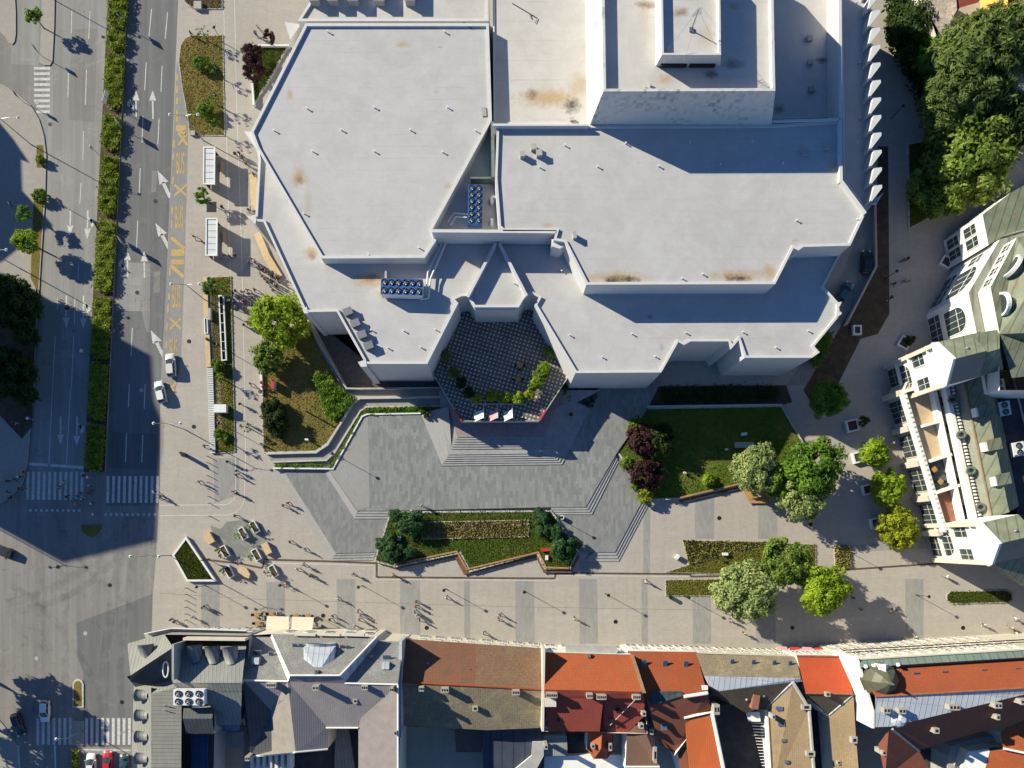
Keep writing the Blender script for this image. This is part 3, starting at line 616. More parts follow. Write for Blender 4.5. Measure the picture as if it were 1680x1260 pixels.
# sawtooth wing
saw = []
for k in range(-2, 11):
    y = 17 + 28.7 * k; x = 1442.5 + k * 0.35; saw += [(x, y), (x - 19, y + 25), (x - 9.5, y + 28)]
polyF = [(1380, -60)] + [(1420, -60)] + saw + [(1445, 321), (1421, 345), (1384, 294)]
block(TH, polyF, 0, 14.0, 0.4, 0.28, m_marble, m_rB)
for k in range(-2, 11):
    y = 17 + 28.7 * k; x = 1443 + k * 0.35; mb = MB(); mb.ext(WP([(x - 12, y + .5), (x + .5, y - 1), (x + .8, y + 4), (x - 16, y + 26), (x - 18.5, y + 25)], 16.2), 0, 16.2); mb.build("wall_fin", m_marble, TH)
wallrun(MB(), [(709, 378.5), (913, 380)], 13.8, 18.5, 0.5).build("parapet_wall", m_marble, TH)
mb = MB(); wallrun(mb, [(813, 399), (767, 487)], 13.3, 15.0, 0.45); mb.build("parapet_wall", m_marble, TH)
mb = MB(); wallrun(mb, [(819, 398), (864, 485)], 13.3, 15.0, 0.45); mb.build("parapet_wall", m_marble, TH)
mb = MB(); wallrun(mb, [(808, 199), (809, 290)], 13.3, 16.6, 0.55); wallrun(mb, [(772, 291.5), (809, 291.5)], 13.3, 15.6, 0.3); mb.build("parapet_wall", plain("copper_capping", (0.17, 0.21, 0.18), 0.6, 0.3), TH)
mb = MB(); wallrun(mb, [(808, 204.5), (966, 204.5)], 14, 19.2, 0.35); mb.build("parapet_wall", m_marble, TH)
mb = MB(); wallrun(mb, [(1268, 198), (1379, 195)], 14, 18.9, 0.3); wallrun(mb, [(1378, -60), (1380, 296), (1420, 350)], 13, 18.9, 0.5); mb.build("parapet_wall", m_marble, TH)
mb = MB(); mb.ext(WP([(905, 392), (921, 395), (929, 402), (918, 408), (905, 404)], 17.8), 13, 17.8); mb.build("wall", m_marble, TH)
for tri in [[(467, 36), (494, 40), (476, 65)], [(400, 215), (421, 217), (421, 244)], [(404, 354), (421, 357), (419, 368)], [(1374, 496), (1381, 495), (1379, 500), (1377, 503)], [(1372, 510), (1381, 512), (1380, 516), (1372, 520)], [(587, 594), (600, 590), (602, 601), (592, 602)], [(496, 507), (503, 503), (506, 514), (499, 514)]]:
    mb = MB(); mb.ext(WP(tri, 14.1), 0, 14.1); mb.build("buttress_fin", m_marble, TH)
# tower (walls lean in) and penthouse
tt = [tuple(q.xy) for q in WP([(990, -60), (986.5, -60), (990, 150), (1272, 149), (1268, -60)][1:], 26.5)]
bb = [tuple(q.xy) for q in WP([(964, -60), (968, 204), (1266, 204), (1263, -60)], 18.55)]
if area2(tt) < 0: tt = tt[::-1]; bb = bb[::-1]
mb = MB(); n = 4; q = inset(tt, 0.4)
for i in range(4):
    j = (i + 1) % 4
    mb.face([(*bb[i], 18.55), (*bb[j], 18.55), (*tt[j], 26.5), (*tt[i], 26.5)]); mb.face([(*bb[i], 0), (*bb[j], 0), (*bb[j], 18.55), (*bb[i], 18.55)])
    mb.face([(*tt[i], 26.5), (*tt[j], 26.5), (*q[j], 26.5), (*q[i], 26.5)]); mb.face([(*q[i], 26.5), (*q[j], 26.5), (*q[j], 25.3), (*q[i], 25.3)])
mb.build("tower_wall", m_marblet, TH); mb = MB(); mb.face([(*v, 25.35) for v in q]); mb.build("tower_roof", m_rT, TH)
tt = [tuple(q.xy) for q in WP([(1083.5, -60), (1086, 90), (1183, 90), (1181, -60)], 29.0)]; bb = [tuple(q.xy) for q in WP([(1074, -60), (1076, 108), (1182, 108), (1181, -60)], 25.4)]
if area2(tt) < 0: tt = tt[::-1]; bb = bb[::-1]
mb = MB(); q = inset(tt, 0.28)
for i in range(4):
    j = (i + 1) % 4
    mb.face([(*bb[i], 25.35), (*bb[j], 25.35), (*tt[j], 29), (*tt[i], 29)]); mb.face([(*tt[i], 29), (*tt[j], 29), (*q[j], 29), (*q[i], 29)]); mb.face([(*q[i], 29), (*q[j], 29), (*q[j], 28.0), (*q[i], 28.0)])
mb.build("penthouse_wall", m_marble, TH); mb = MB(); mb.face([(*v, 28.05) for v in q]); mb.build("penthouse_roof", m_rP, TH)
mb = MB(); mb.ext(WP([(1085, 104.5), (1127, 104.5), (1127, 106.4), (1085, 106.4)], 26.2), 25.5, 26.2); mb.ext(WP([(1132, 104.5), (1174, 104.5), (1174, 106.4), (1132, 106.4)], 26.2), 25.5, 26.2); mb.build("vent_slot", m_dark, TH)
mb = MB(); b = W(1134, 49, 28.1); mb.tube([b, b + Vector((0, 0, 4.6))], [0.10, 0.05]); mb.box((b.x, b.y, 28.06), (0.6, 0.6, 0.25))
for k in range(5): mb.tube([b + Vector((-0.8 + .1 * k, -.2, 3.2 + .3 * k)), b + Vector((0.8 - .1 * k, .2, 3.2 + .3 * k))], 0.03, 5)
for e in [(1146, 6), (1178, 84), (1122, 104), (1092, 85)]: mb.tube([b + Vector((0, 0, 4.2)), W(*e, 28.3)], 0.018, 4)
mb.build("antenna", m_grey, TH)
# skylight fins at the northern edge, roof hatches, vents, boxes
for x in (515, 545, 578, 622, 672):
    mb = MB(); c = W(x, -15, 16.4); mb.box((c.x, c.y, 14.8), (1.5, 3.0, 1.6)); mb.box((c.x, c.y, 16.41), (1.7, 3.2, 0.1)); mb.build("skylight", m_conc, TH)
m_hatch = plain("hatch_panel", (0.20, 0.165, 0.12), 0.5, 0.2, 0.2, 2)
for (x, y) in [(570, 510), (582, 529), (593, 548), (604, 566)]:
    c = W(x, y, 14.8); mb = MB(); mb.box((c.x, c.y, 13.6), (1.35, 1.05, 0.95), R(20)); h = mb.build("skylight", m_hatch, TH)
    mb = MB(); mb.box((c.x, c.y, 14.552), (1.5, 1.2, 0.08), R(20)); mb.build("cover", m_grey, h, world=True)
vents = {15.85: [(504, 179), (614, 177), (734, 177), (450, 215), (560, 214), (673, 214), (780, 215), (513, 249), (614, 249), (726, 250), (538, 53), (729, 53), (499, 351), (687, 407), (605, 418)],
         18.15: [(926, 239), (980, 274), (1080, 273), (885, 275), (1026, 236), (1131, 235), (1233, 234), (1181, 271), (1284, 269), (1118, 457), (1152, 450), (1406, 360), (1306, 362)],
         13.65: [(609, 542), (662, 543), (714, 541), (636, 571), (690, 570), (934, 550), (1036, 548), (1124, 546), (1218, 545), (987, 586), (1074, 585), (1325, 543), (1272, 570), (921, 445), (782, 482), (843, 465), (1404, 8), (1408, 105), (1410, 195), (1405, 236)]}
mb = MB(); mb.tube([(0, 0, 0), (0, 0, 0.42)], 0.09, 8); mb.tube([(0, 0, 0.42), (0, 0, 0.48)], 0.14, 8); v0 = None
for z, pp in vents.items():
    for p in pp:
        if v0 is None: v0 = mb.build("roof_vent", m_whitem, TH, world=False); o = v0
        else: o = v0.copy(); COL.objects.link(o); o.parent = TH
        o.location = W(*p, z) - TH.location
for (x, y, w, d, h, z) in [(875, 245, .8, .8, .9, 18.15), (857, 257, .75, .75, 1.0, 18.15), (884, 255, .85, .85, 1.0, 18.15), (942, 389, .5, .9, 1.0, 18.15), (938, 198, .7, .5, .6, 14.5), (1319, 252, .9, .8, .5, 18.15), (1355, 243, .9, .8, .6, 18.15), (794, 184, 0.65, 1.3, 0.12, 15.85), (1327, 65, .8, .8, .5, 14.55), (1328, 104, .8, .7, .5, 14.55), (1330, 148, .8, .8, .5, 14.55), (1067, 141, .3, .3, .3, 25.4)]:
    c = W(x, y, z); mb = MB(); mb.box((c.x, c.y, z - .04), (w, d, h), 0.1); mb.box((c.x, c.y, z + h - .04), (w * 1.12, d * 1.12, 0.07), 0.1); mb.build("vent_box", m_conc, TH)
for z, pts in [(14.62, [(840, 5), (882, 30), (878, 38)]), (14.62, [(870, 23), (872, 31)]), (15.95, [(760, 36), (775, 48)])]:
    mb = MB(); mb.tube([W(*p, z) for p in pts], 0.05, 5); mb.build("cable", m_dark, TH)
# terrace
s = NT("terrace_dots"); v = s.co((1, 1, 1), R(17)); sep = s.n("ShaderNodeSeparateXYZ"); s.l(v, sep.inputs[0])
fx = s.math('FRACT', s.math('DIVIDE', sep.outputs[0], 0.68)); fy = s.math('FRACT', s.math('DIVIDE', sep.outputs[1], 0.68))
d = s.math('MULTIPLY', s.math('GREATER_THAN', fx, 0.51), s.math('GREATER_THAN', fy, 0.51))
c = s.mix(s.ramp(s.noise(0.35, 5, .7), .35, .7), (0.16, 0.138, 0.11), (0.09, 0.076, 0.064)); d = s.math('MULTIPLY', d, s.ramp(s.noise(0.5, 5, .75), .3, .6, .35, 1)); c = s.mix(d, c, (0.58, 0.55, 0.50)); m_dots = s.out(c, 0.6)
TZ = 5.5
mb = MB(); mb.ext(WP([(709, 612), (757, 692), (884, 692), (893, 680), (935, 614), (945, 600), (870, 480), (760, 480), (700, 590)], TZ), 4.7, TZ, mi=1, mtop=0, base=True); mb.build("terrace_floor", [m_dots, m_marble], TH)
mb = MB(); mb.ext(WP([(722, 625), (762, 672), (880, 672), (912, 632), (900, 520), (740, 520)], 4.69), 0, 4.69); mb.build("entrance_glazing", glass("dark_glazing"), TH)
mb = MB(); wallrun(mb, [(710, 613), (757.5, 690.5), (883.5, 690.5), (892, 679), (934, 615)], TZ - .05, TZ + 0.35, 0.16); mb.build("terrace_rim", m_conc, TH)
m_red = plain("red_panel", (0.50, 0.05, 0.06), 0.6, 0, 0.15)
for a, b in [((746, 671), (757, 690)), ((885, 690), (896, 672))]:
    mb = MB(); wallrun(mb, [a, b], TZ - .7, TZ + 0.55, 0.3); mb.build("red_panel", m_red, TH)
mb = MB(); mb.ext(WP([(779, 507), (850, 507), (850, 508), (779, 508)], 13.2), 9.5, 13.2); mb.build("wall", m_marble, TH)
mb = MB(); p0, p1 = W(782, 509.5, 9.4), W(847, 509.5, 9.4); mb.ext([(p0.x, p0.y), (p1.x, p1.y), (p1.x, p1.y - .3), (p0.x, p0.y - .3)], 6.2, 9.4); mb.build("window", glass("hall_window", (0.02, 0.03, 0.04)), TH)
mb = MB(); mb.ext(WP([(778, 502), (852, 502), (856, 519), (774, 519)], 6.4), 5.4, 6.4); mb.build("wall", m_marble, TH)

# chillers standing on the theatre roof
m_blue = plain("chiller_blue", (0.035, 0.13, 0.36), 0.5, 0.2, 0.25, 1.2)
def chiller(name, label, loc, nx, ny, sx, sy, rz, hgt, body, pan, legs=True):
    t = thing(name, label, "chiller", loc, rz, None)
    b = MB(); b.box((0, 0, 0.3 if legs else 0.02), (sx, sy, hgt - (0.3 if legs else 0.02)))
    b.build("casing", body, t, world=False)
    if legs:
        for a in (-1, 1):
            for c in (-1, 1): l = MB(); l.box((a * sx * .45, c * sy * .42, 0), (0.15, 0.15, 0.3)); l.build("leg", m_dark, t, world=False)
    tp = MB(); tp.box((0, 0, hgt + .003), (sx * 1.01, sy * 1.01, 0.05)); tp.build("top_panel", pan, t, world=False)
    f = None
    for i in range(nx):
        for j in range(ny):
            x = (i + .5) / nx * sx - sx / 2; y = (j + .5) / ny * sy - sy / 2; r = min(sx / nx, sy / ny) * 0.40
            if f is None:
                mb = MB(); mb.lathe((0, 0, 0), [(r, 0), (r * 1.08, 0.16), (r * .98, 0.17), (r * .95, 0.03), (0.02, 0.03)], 16)
                f = mb.build("fan", m_dark, t, world=False); h = MB(); h.lathe((0, 0, 0), [(r * .3, .04), (r * .3, .15), (r * .05, .17)], 10)
                for q in range(5):
                    a = q * 1.2566; u = Vector((math.cos(a), math.sin(a), 0)); w = Vector((-u.y, u.x, 0)) * r * .16
                    h.face([u * r * .28 - w + Vector((0, 0, .08)), u * r * .9 - w * 1.6 + Vector((0, 0, .06)), u * r * .9 + w * 1.6 + Vector((0, 0, .13)), u * r * .28 + w + Vector((0, 0, .12))])
                hb = h.build("blade", m_grey, f, world=False); o = f
            else:
                o = f.copy(); COL.objects.link(o); o.parent = t; g = f.children[0].copy(); COL.objects.link(g); g.parent = o
            o.location = (x, y, hgt + 0.05)
    return t
c1 = chiller("rooftop_chiller", "long blue twelve-fan chiller on the low white roof beside white pipes", W(662, 478, 13.7), 6, 2, 6.7, 2.6, R(-2), 2.3, m_whitem, m_blue)
c2 = chiller("rooftop_chiller", "blue two-column chiller in the narrow alley between two roofs", W(780, 344, 13.7), 2, 6, 2.3, 6.2, R(-1), 2.1, m_blue, m_blue)
mb = MB(); z = 14.6; mb.tube([W(*p, z) for p in [(690, 490), (703, 488), (706, 455), (728, 397)]], 0.16, 8); mb.tube([W(*p, z - .1) for p in [(692, 484), (699, 482), (701, 446), (723, 396)]], 0.14, 8); mb.build("pipe", m_whitem, c1)
mb = MB(); mb.box((*W(633, 457, 14).xy, 13.7), (0.35, 1.8, 1.0)); mb.build("support", m_conc, c1)
mb = MB(); mb.tube([W(*p, 14.4) for p in [(768, 352), (745, 350), (735, 365)]], 0.14, 8); mb.tube([W(*p, 14.6) for p in [(766, 357), (748, 356), (740, 370)]], 0.12, 8); mb.build("pipe", m_whitem, c2)
for (x, y) in [(807, 326), (807, 361)]:
    mb = MB(); c = W(x, y, 15); mb.box((c.x, c.y, 13.66), (0.45, 1.0, 0.9)); tag(mb.build("air_conditioner", m_whitem), "small white air conditioner by the blue alley chiller, the %s one" % ("upper" if y < 340 else "lower"), "air conditioner", "small units in the roof alley")
# ================================================================== FOLIAGE
LF = {
 'bright': leafmat("leaf_bright", (0.105, 0.195, 0.012), (0.360, 0.465, 0.030)), 'green': leafmat("leaf_green", (0.045, 0.112, 0.012), (0.195, 0.330, 0.033)),
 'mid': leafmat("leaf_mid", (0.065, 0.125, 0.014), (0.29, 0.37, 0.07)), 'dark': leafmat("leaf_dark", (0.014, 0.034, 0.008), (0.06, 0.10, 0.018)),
 'pale': leafmat("leaf_pale", (0.105, 0.165, 0.038), (0.420, 0.480, 0.180)), 'yellow': leafmat("leaf_yellow", (0.15, 0.19, 0.010), (0.44, 0.46, 0.035)),
 'purple': leafmat("leaf_purple", (0.021, 0.009, 0.011), (0.090, 0.039, 0.036)), 'pine': leafmat("leaf_pine", (0.022, 0.068, 0.024), (0.083, 0.173, 0.057)),
 'willow': leafmat("leaf_willow", (0.042, 0.075, 0.015), (0.195, 0.255, 0.068)), 'hedge': leafmat("leaf_hedge", (0.075, 0.12, 0.010), (0.34, 0.40, 0.045)),
}
m_bark = plain("bark", (0.10, 0.075, 0.055), 0.9, 0, 0.3, 3); m_barkpale = plain("pale_bark", (0.34, 0.31, 0.27), 0.9, 0, 0.3, 3)
def quads(me_name, P, N, S, asp, rs, mat, rng):
    n = len(P); t = rng.normal(size=(n, 3)); u = np.cross(N, t); u /= np.linalg.norm(u, axis=1, keepdims=True) + 1e-9; v = np.cross(N, u)
    u *= (S * asp)[:, None]; v *= S[:, None]
    V = np.empty((n, 4, 3)); V[:, 0] = P - u; V[:, 1] = P - v * 0.55 + N * S[:, None] * 0.1; V[:, 2] = P + u; V[:, 3] = P + v * 0.55 + N * S[:, None] * 0.1
    me = bpy.data.meshes.new(me_name); me.vertices.add(n * 4); me.vertices.foreach_set("co", V.astype(np.float32).ravel())
    me.loops.add(n * 4); me.loops.foreach_set("vertex_index", np.arange(n * 4, dtype=np.int32)); me.polygons.add(n)
    me.polygons.foreach_set("loop_start", np.arange(0, n * 4, 4, dtype=np.int32)); me.polygons.foreach_set("loop_total", np.full(n, 4, dtype=np.int32))
    me.update(); me.validate(); me.materials.append(mat); return me
def crown_mesh(seed, nclump=60, per=70, leaf=0.07, zs=0.8, crad=0.27, asp=1.0, mat=None, droop=0.0, gap=0.0, box=None):
    rng = np.random.default_rng(seed); cs = []
    lob = rng.normal(size=(7, 3)); lob[:, 2] = np.abs(lob[:, 2]) * .6; lob /= np.linalg.norm(lob, axis=1, keepdims=True)
    while len(cs) < nclump:
        d = rng.normal(size=3); d /= np.linalg.norm(d)
        if box is None:
            if d[2] < -0.55: continue
            r = (0.35 + 0.55 * rng.random() ** 0.5) * (0.78 + 0.32 * max(0, (lob @ d).max()) ** 3)
            cs.append(d * r * (1, 1, zs))
        else: cs.append((rng.random(3) * 2 - 1) * box)
    cs = np.array(cs); P = []; N = []
    for c in cs:
        k = int(per * rng.uniform(0.5, 1.4)); cr = crad * rng.uniform(0.6, 1.25)
        d = rng.normal(size=(k, 3)); d /= np.linalg.norm(d, axis=1, keepdims=True); r = rng.random(k) ** 0.4
        p = c + d * (r * cr)[:, None] * (1, 1, 0.75); p[:, 2] -= droop * r * rng.random(k); P.append(p)
        nn = d * 0.8 + rng.normal(size=(k, 3)) * 0.55 + (0, 0, 0.45) + (c / (np.linalg.norm(c) + 1e-6)) * 0.35; N.append(nn)
    P = np.concatenate(P); N = np.concatenate(N); N /= np.linalg.norm(N, axis=1, keepdims=True)
    S = leaf * rng.uniform(0.6, 1.35, len(P))
    return quads("crown", P, N, S, asp, 0, mat, rng)
CROWNS = {}
def crown(kind, size, var):
    k = (kind, size, var)
    if k not in CROWNS:
        s0 = hash(kind) % 1 + sum(map(ord, kind)) * 13 + var * 7 + len(size)
        if kind == 'willow': CROWNS[k] = crown_mesh(s0, 190, 110, 0.036, 0.8, 0.2, 2.4, LF[kind], 0.14)
        elif kind == 'pine': CROWNS[k] = crown_mesh(s0, 40, 110, 0.07, 0.75, 0.30, 1.4, LF[kind])
        elif size == 'L': CROWNS[k] = crown_mesh(s0, 120, 95, 0.052, 0.75, 0.22, 1.1, LF[kind])
        elif size == 'M': CROWNS[k] = crown_mesh(s0, 60, 60, 0.085, 0.8, 0.25, 1.1, LF[kind])
        elif size == 'S': CROWNS[k] = crown_mesh(s0, 22, 34, 0.14, 0.8, 0.30, 1.2, LF[kind])
        else: CROWNS[k] = crown_mesh(s0, 9, 12, 0.12, 0.7, 0.22, 1.5, LF[kind])          # sparse
    return CROWNS[k]
def trunk_mesh(seed, hc, r, bark, spread=0.55, tr=None):
    rr = random.Random(seed); m = MB(); t = tr or max(0.09, r * 0.055)
    m.tube([(0, 0, 0), (rr.uniform(-.1, .1), rr.uniform(-.1, .1), hc * .45), (rr.uniform(-.15, .15), rr.uniform(-.15, .15), hc * .8), (0, 0, hc + r * .35)], [t * 1.35, t, t * .8, t * .25], 8)
    for k in range(6):
        a = k * 1.05 + rr.uniform(-.3, .3); z = hc * rr.uniform(.55, .85); L = r * spread * rr.uniform(.8, 1.3)
        m.tube([(0, 0, z), (math.cos(a) * L * .5, math.sin(a) * L * .5, z + L * .45), (math.cos(a) * L, math.sin(a) * L, z + L * .65)], [t * .6, t * .4, t * .12], 6)
    o = m.build("trunk", bark, None); return o
def tree(name, label, px, py, rpx, ztop, kind, size='M', cat="tree", group=None, zbase=PZ, squash=1.0, sx=1.0, seed=None, bark=None, rz=None):
    k = (H - ztop * .8) / F; r = rpx * k * 1.1; zs = 0.8 * r * squash; zc = max(zbase + zs * .75, ztop - zs); c = W(px, py, zc); sd_ = seed if seed is not None else int(px * 3 + py)
    t = thing(name, label, cat, (c.x, c.y, zbase), 0, group)
    o = bpy.data.objects.new("crown", crown(kind, size, sd_ % 2)); COL.objects.link(o); o.parent = t; o.location = (0, 0, zc - zbase); o.scale = (r * sx, r, r * squash)
    o.rotation_euler = (0, 0, (sd_ * 0.7) % 6.28 if rz is None else rz)
    tk = trunk_mesh(sd_, zc - zbase, r, bark or m_bark); tk.parent = t
    return t
def shrub(label, px, py, rpx, ztop, kind, zbase=PZ, size='S', name="shrub", cat="shrub", group=None, **kw): return tree(name, label, px, py, rpx, ztop, kind, size, cat, group, zbase, **kw)
def hedge(label, pts, z0, z1, kind='hedge', n=2600, leaf=0.16, seed=3, group=None, name="hedge"):
    rng = np.random.default_rng(seed); rr = random.Random(seed); zm = z1
    wp = [tuple(q.xy) for q in WP(pts, (z0 + z1) / 2)]; c = Vector((sum(p[0] for p in wp) / len(wp), sum(p[1] for p in wp) / len(wp), z0))
    P2 = np.array(scatter(wp, n, rr)); P2 = P2 + rng.normal(size=P2.shape) * min(.22, leaf * 1.1); hh = np.sin(P2[:, 0] * 2.1 + seed) * np.cos(P2[:, 1] * 1.7) * 0.18 + np.sin(P2[:, 1] * 4.3) * 0.08
    zz = z0 + (z1 - z0 + hh) * (1 - rng.random(n) ** 2.2 * 0.9); P = np.column_stack([P2 - (c.x, c.y), zz - z0]); N = rng.normal(size=(n, 3)) * .6 + (0, 0, .7); N /= np.linalg.norm(N, axis=1, keepdims=True)
    t = thing(name, label, "hedge", c, 0, group)
    o = bpy.data.objects.new("foliage", quads("foliage", P, N, leaf * rng.uniform(.6, 1.4, n), 1.1, 0, LF[kind], rng)); COL.objects.link(o); o.parent = t
    st = MB()
    for (x, y) in scatter(wp, 10, rr): st.tube([(x - c.x, y - c.y, 0), (x - c.x + .1, y - c.y, (z1 - z0) * .7)], [.05, .02], 5)
    st.build("stem", m_bark, t, world=False); return t

# ================================================================== PEOPLE
def skin_mesh(name, verts, edges, root=0, sub=1):
    me = bpy.data.meshes.new("tmp"); me.from_pydata([v[:3] for v in verts], edges, []); o = bpy.data.objects.new("tmp", me); COL.objects.link(o)
    md = o.modifiers.new("s", 'SKIN'); md.use_smooth_shade = True
    for i, v in enumerate(verts):
        r = v[3]; me.skin_vertices[0].data[i].radius = (r, r if len(v) < 5 else v[4]); me.skin_vertices[0].data[i].use_root = i == root
    o.modifiers.new("u", 'SUBSURF').levels = sub
    dg = bpy.context.evaluated_depsgraph_get(); dg.update(); out = bpy.data.meshes.new_from_object(o.evaluated_get(dg)); out.name = name
    bpy.data.objects.remove(o); bpy.data.meshes.remove(me); return out
def join_mb(me, mb):
    bm = bmesh.new(); bm.from_mesh(me); t = bpy.data.meshes.new("t"); t.from_pydata(mb.v, [], mb.f); bm.from_mesh(t); bm.to_mesh(me); bm.free(); bpy.data.meshes.remove(t)
def pose(kind):
    # facing +x, left = +y; joints: hip, knee, ankle, toe per leg; shoulder, elbow, wrist per arm
    if kind == 'walk': L = [(0, .09, .90), (.20, .09, .50), (.30, .09, .08), (.46, .09, .05)]; Rr = [(0, -.09, .90), (.02, -.09, .48), (-.30, -.09, .14), (-.16, -.09, .03)]; AL = [(0, .19, 1.40), (-.12, .24, 1.12), (-.10, .25, .88)]; AR = [(0, -.19, 1.40), (.10, -.24, 1.12), (.26, -.22, .92)]; dz = 0; lean = .04
    elif kind == 'stand': L = [(0, .10, .90), (.02, .11, .49), (0, .12, .08), (.15, .14, .04)]; Rr = [(0, -.10, .90), (.03, -.11, .49), (0, -.12, .08), (.15, -.14, .04)]; AL = [(0, .19, 1.40), (-.03, .25, 1.12), (.05, .24, .86)]; AR = [(0, -.19, 1.40), (.05, -.26, 1.13), (.27, -.15, 1.10)]; dz = 0; lean = 0
    elif kind == 'sit': L = [(0, .10, .48), (.42, .12, .50), (.44, .12, .08), (.60, .13, .04)]; Rr = [(0, -.10, .48), (.42, -.12, .50), (.40, -.12, .08), (.56, -.13, .04)]; AL = [(-.02, .19, .98), (.12, .24, .73), (.32, .14, .66)]; AR = [(-.02, -.19, .98), (.14, -.25, .74), (.34, -.12, .68)]; dz = -.42; lean = -.05
    return L, Rr, AL, AR, dz, lean
def person_proto(kind, hairlen=0.0):
    L, Rr, AL, AR, dz, lean = pose(kind); V = []; E = []
    def add(p, r, par): V.append((*p, r)); (E.append((par, len(V) - 1)) if par is not None else None); return len(V) - 1
    hp = add((0, 0, .96 + dz), .135, None); w = add((lean * .4, 0, 1.12 + dz), .125, hp); ch = add((lean * .8, 0, 1.32 + dz), .15, w); nb = add((lean, 0, 1.46 + dz), .07, ch); nt_ = add((lean + .015, 0, 1.53 + dz), .055, nb)
    hd = add((lean + .03, 0, 1.62 + dz), .098, nt_); add((lean + .02, 0, 1.70 + dz), .075, hd)
    for leg in (L, Rr):
        a = add((leg[0][0], leg[0][1], leg[0][2]), .095, hp); b = add(leg[1], .062, a); c = add(leg[2], .043, b); add(leg[3], .035, c)
    hands = []
    for arm in (AL, AR):
        a = add(arm[0], .058, ch); b = add(arm[1], .044, a); c = add(arm[2], .032, b); d = (Vector(arm[2]) - Vector(arm[1])).normalized(); q = Vector(arm[2]) + d * .08; add(q, .032, c); hands.append((q, d))
    body = skin_mesh("person", V, E)
    ex = MB()
    for (q, d) in hands:
        s = d.cross(Vector((0, 0, 1))); s = s.normalized() if s.length > .1 else Vector((0, 1, 0)); n = s.cross(d)
        for i, ln in enumerate((.062, .075, .08, .07)):
            o0 = q + s * (-.03 + .02 * i) + d * .02; ex.tube([o0, o0 + d * ln * .55, o0 + d * ln * .9 + n * .02], [.010, .009, .007], 5)
        o0 = q + s * -.03 - d * .02; ex.tube([o0, o0 - s * .03 + d * .025, o0 - s * .035 + d * .055], [.011, .010, .008], 5)
    hc = Vector((lean + .03, 0, 1.62 + dz)); ex.tube([hc + Vector((.09, 0, .02)), hc + Vector((.118, 0, -.01))], [.008, .015], 5)
    for sy in (-1, 1): ex.tube([hc + Vector((0, sy * .088, .02)), hc + Vector((-.01, sy * .105, -.02))], [.02, .018], 6); ex.tube([hc + Vector((.082, sy * .033, .022)), hc + Vector((.092, sy * .033, .022))], [.014, .010], 6)
    ex.tube([hc + Vector((.08, -.025, -.045)), hc + Vector((.086, 0, -.047)), hc + Vector((.08, .025, -.045))], [.006, .008, .006], 5)
    join_mb(body, ex)
    # top
    V, E = [], []; hp = add((lean * .2, 0, 1.00 + dz), .155, None); w = add((lean * .4, 0, 1.14 + dz), .145, hp); ch = add((lean * .8, 0, 1.33 + dz), .17, w); add((lean, 0, 1.44 + dz), .085, ch)
    for arm in (AL, AR): a = add(arm[0], .078, ch); add(Vector(arm[0]).lerp(Vector(arm[1]), .75), .06, a)
    top = skin_mesh("shirt", V, E)
    V, E = [], []; hp = add((0, 0, .97 + dz), .15, None)
    for leg in (L, Rr): a = add(leg[0], .112, hp); b = add(leg[1], .08, a); add(Vector(leg[1]).lerp(Vector(leg[2]), .93), .062, b)
    bot = skin_mesh("trousers", V, E)
    V, E = [], []; h = Vector((lean + .005, 0, 1.665 + dz)); a = add(h, .105, None); add(h + Vector((-.045, 0, -.06 - hairlen * .4)), .085, a)
    if hairlen: add(h + Vector((-.07, 0, -.26)), .06, 1)
    hair = skin_mesh("hair", V, E)
    sh = MB()
    for leg in (L, Rr):
        a, b = Vector(leg[2]), Vector(leg[3]); sh.tube([a - (b - a) * .25 - Vector((0, 0, .03)), a.lerp(b, .6) - Vector((0, 0, .015)), b + (b - a) * .15], [.05, .055, .04], 8)
    me = bpy.data.meshes.new("shoes"); me.from_pydata(sh.v, [], sh.f)
    for m_ in (body, top, bot, hair, me): m_.materials.append(None); m_.polygons.foreach_set("use_smooth", [True] * len(m_.polygons))
    return dict(person=body, shirt=top, trousers=bot, hair=hair, shoes=me)
PP = {'walk': person_proto('walk'), 'walkl': person_proto('walk', 1), 'stand': person_proto('stand'), 'standl': person_proto('stand', 1), 'sit': person_proto('sit')}
CL = {'white': (.75, .74, .72), 'black': (.02, .02, .022), 'navy': (.03, .045, .11), 'red': (.5, .04, .04), 'grey': (.25, .25, .26), 'blue': (.10, .22, .45), 'beige': (.5, .42, .32), 'yellow': (.6, .42, .05), 'green': (.10, .22, .10), 'pink': (.62, .32, .34), 'denim': (.09, .14, .24), 'brown': (.16, .09, .055), 'teal': (.05, .28, .27), 'cream': (.65, .58, .45)}
m_cl = {k: plain("cloth_" + k, v, 0.9, 0, 0.12, 6) for k, v in CL.items()}; m_skin = plain("skin", (.46, .27, .19), .6, 0, .08, 5); m_hair = {'dark': plain("hair_dark", (.03, .02, .014), .6, 0, .2, 12), 'brown': plain("hair_brown", (.10, .055, .03), .6, 0, .2, 12), 'blond': plain("hair_blond", (.35, .24, .10), .6, 0, .2, 12)}
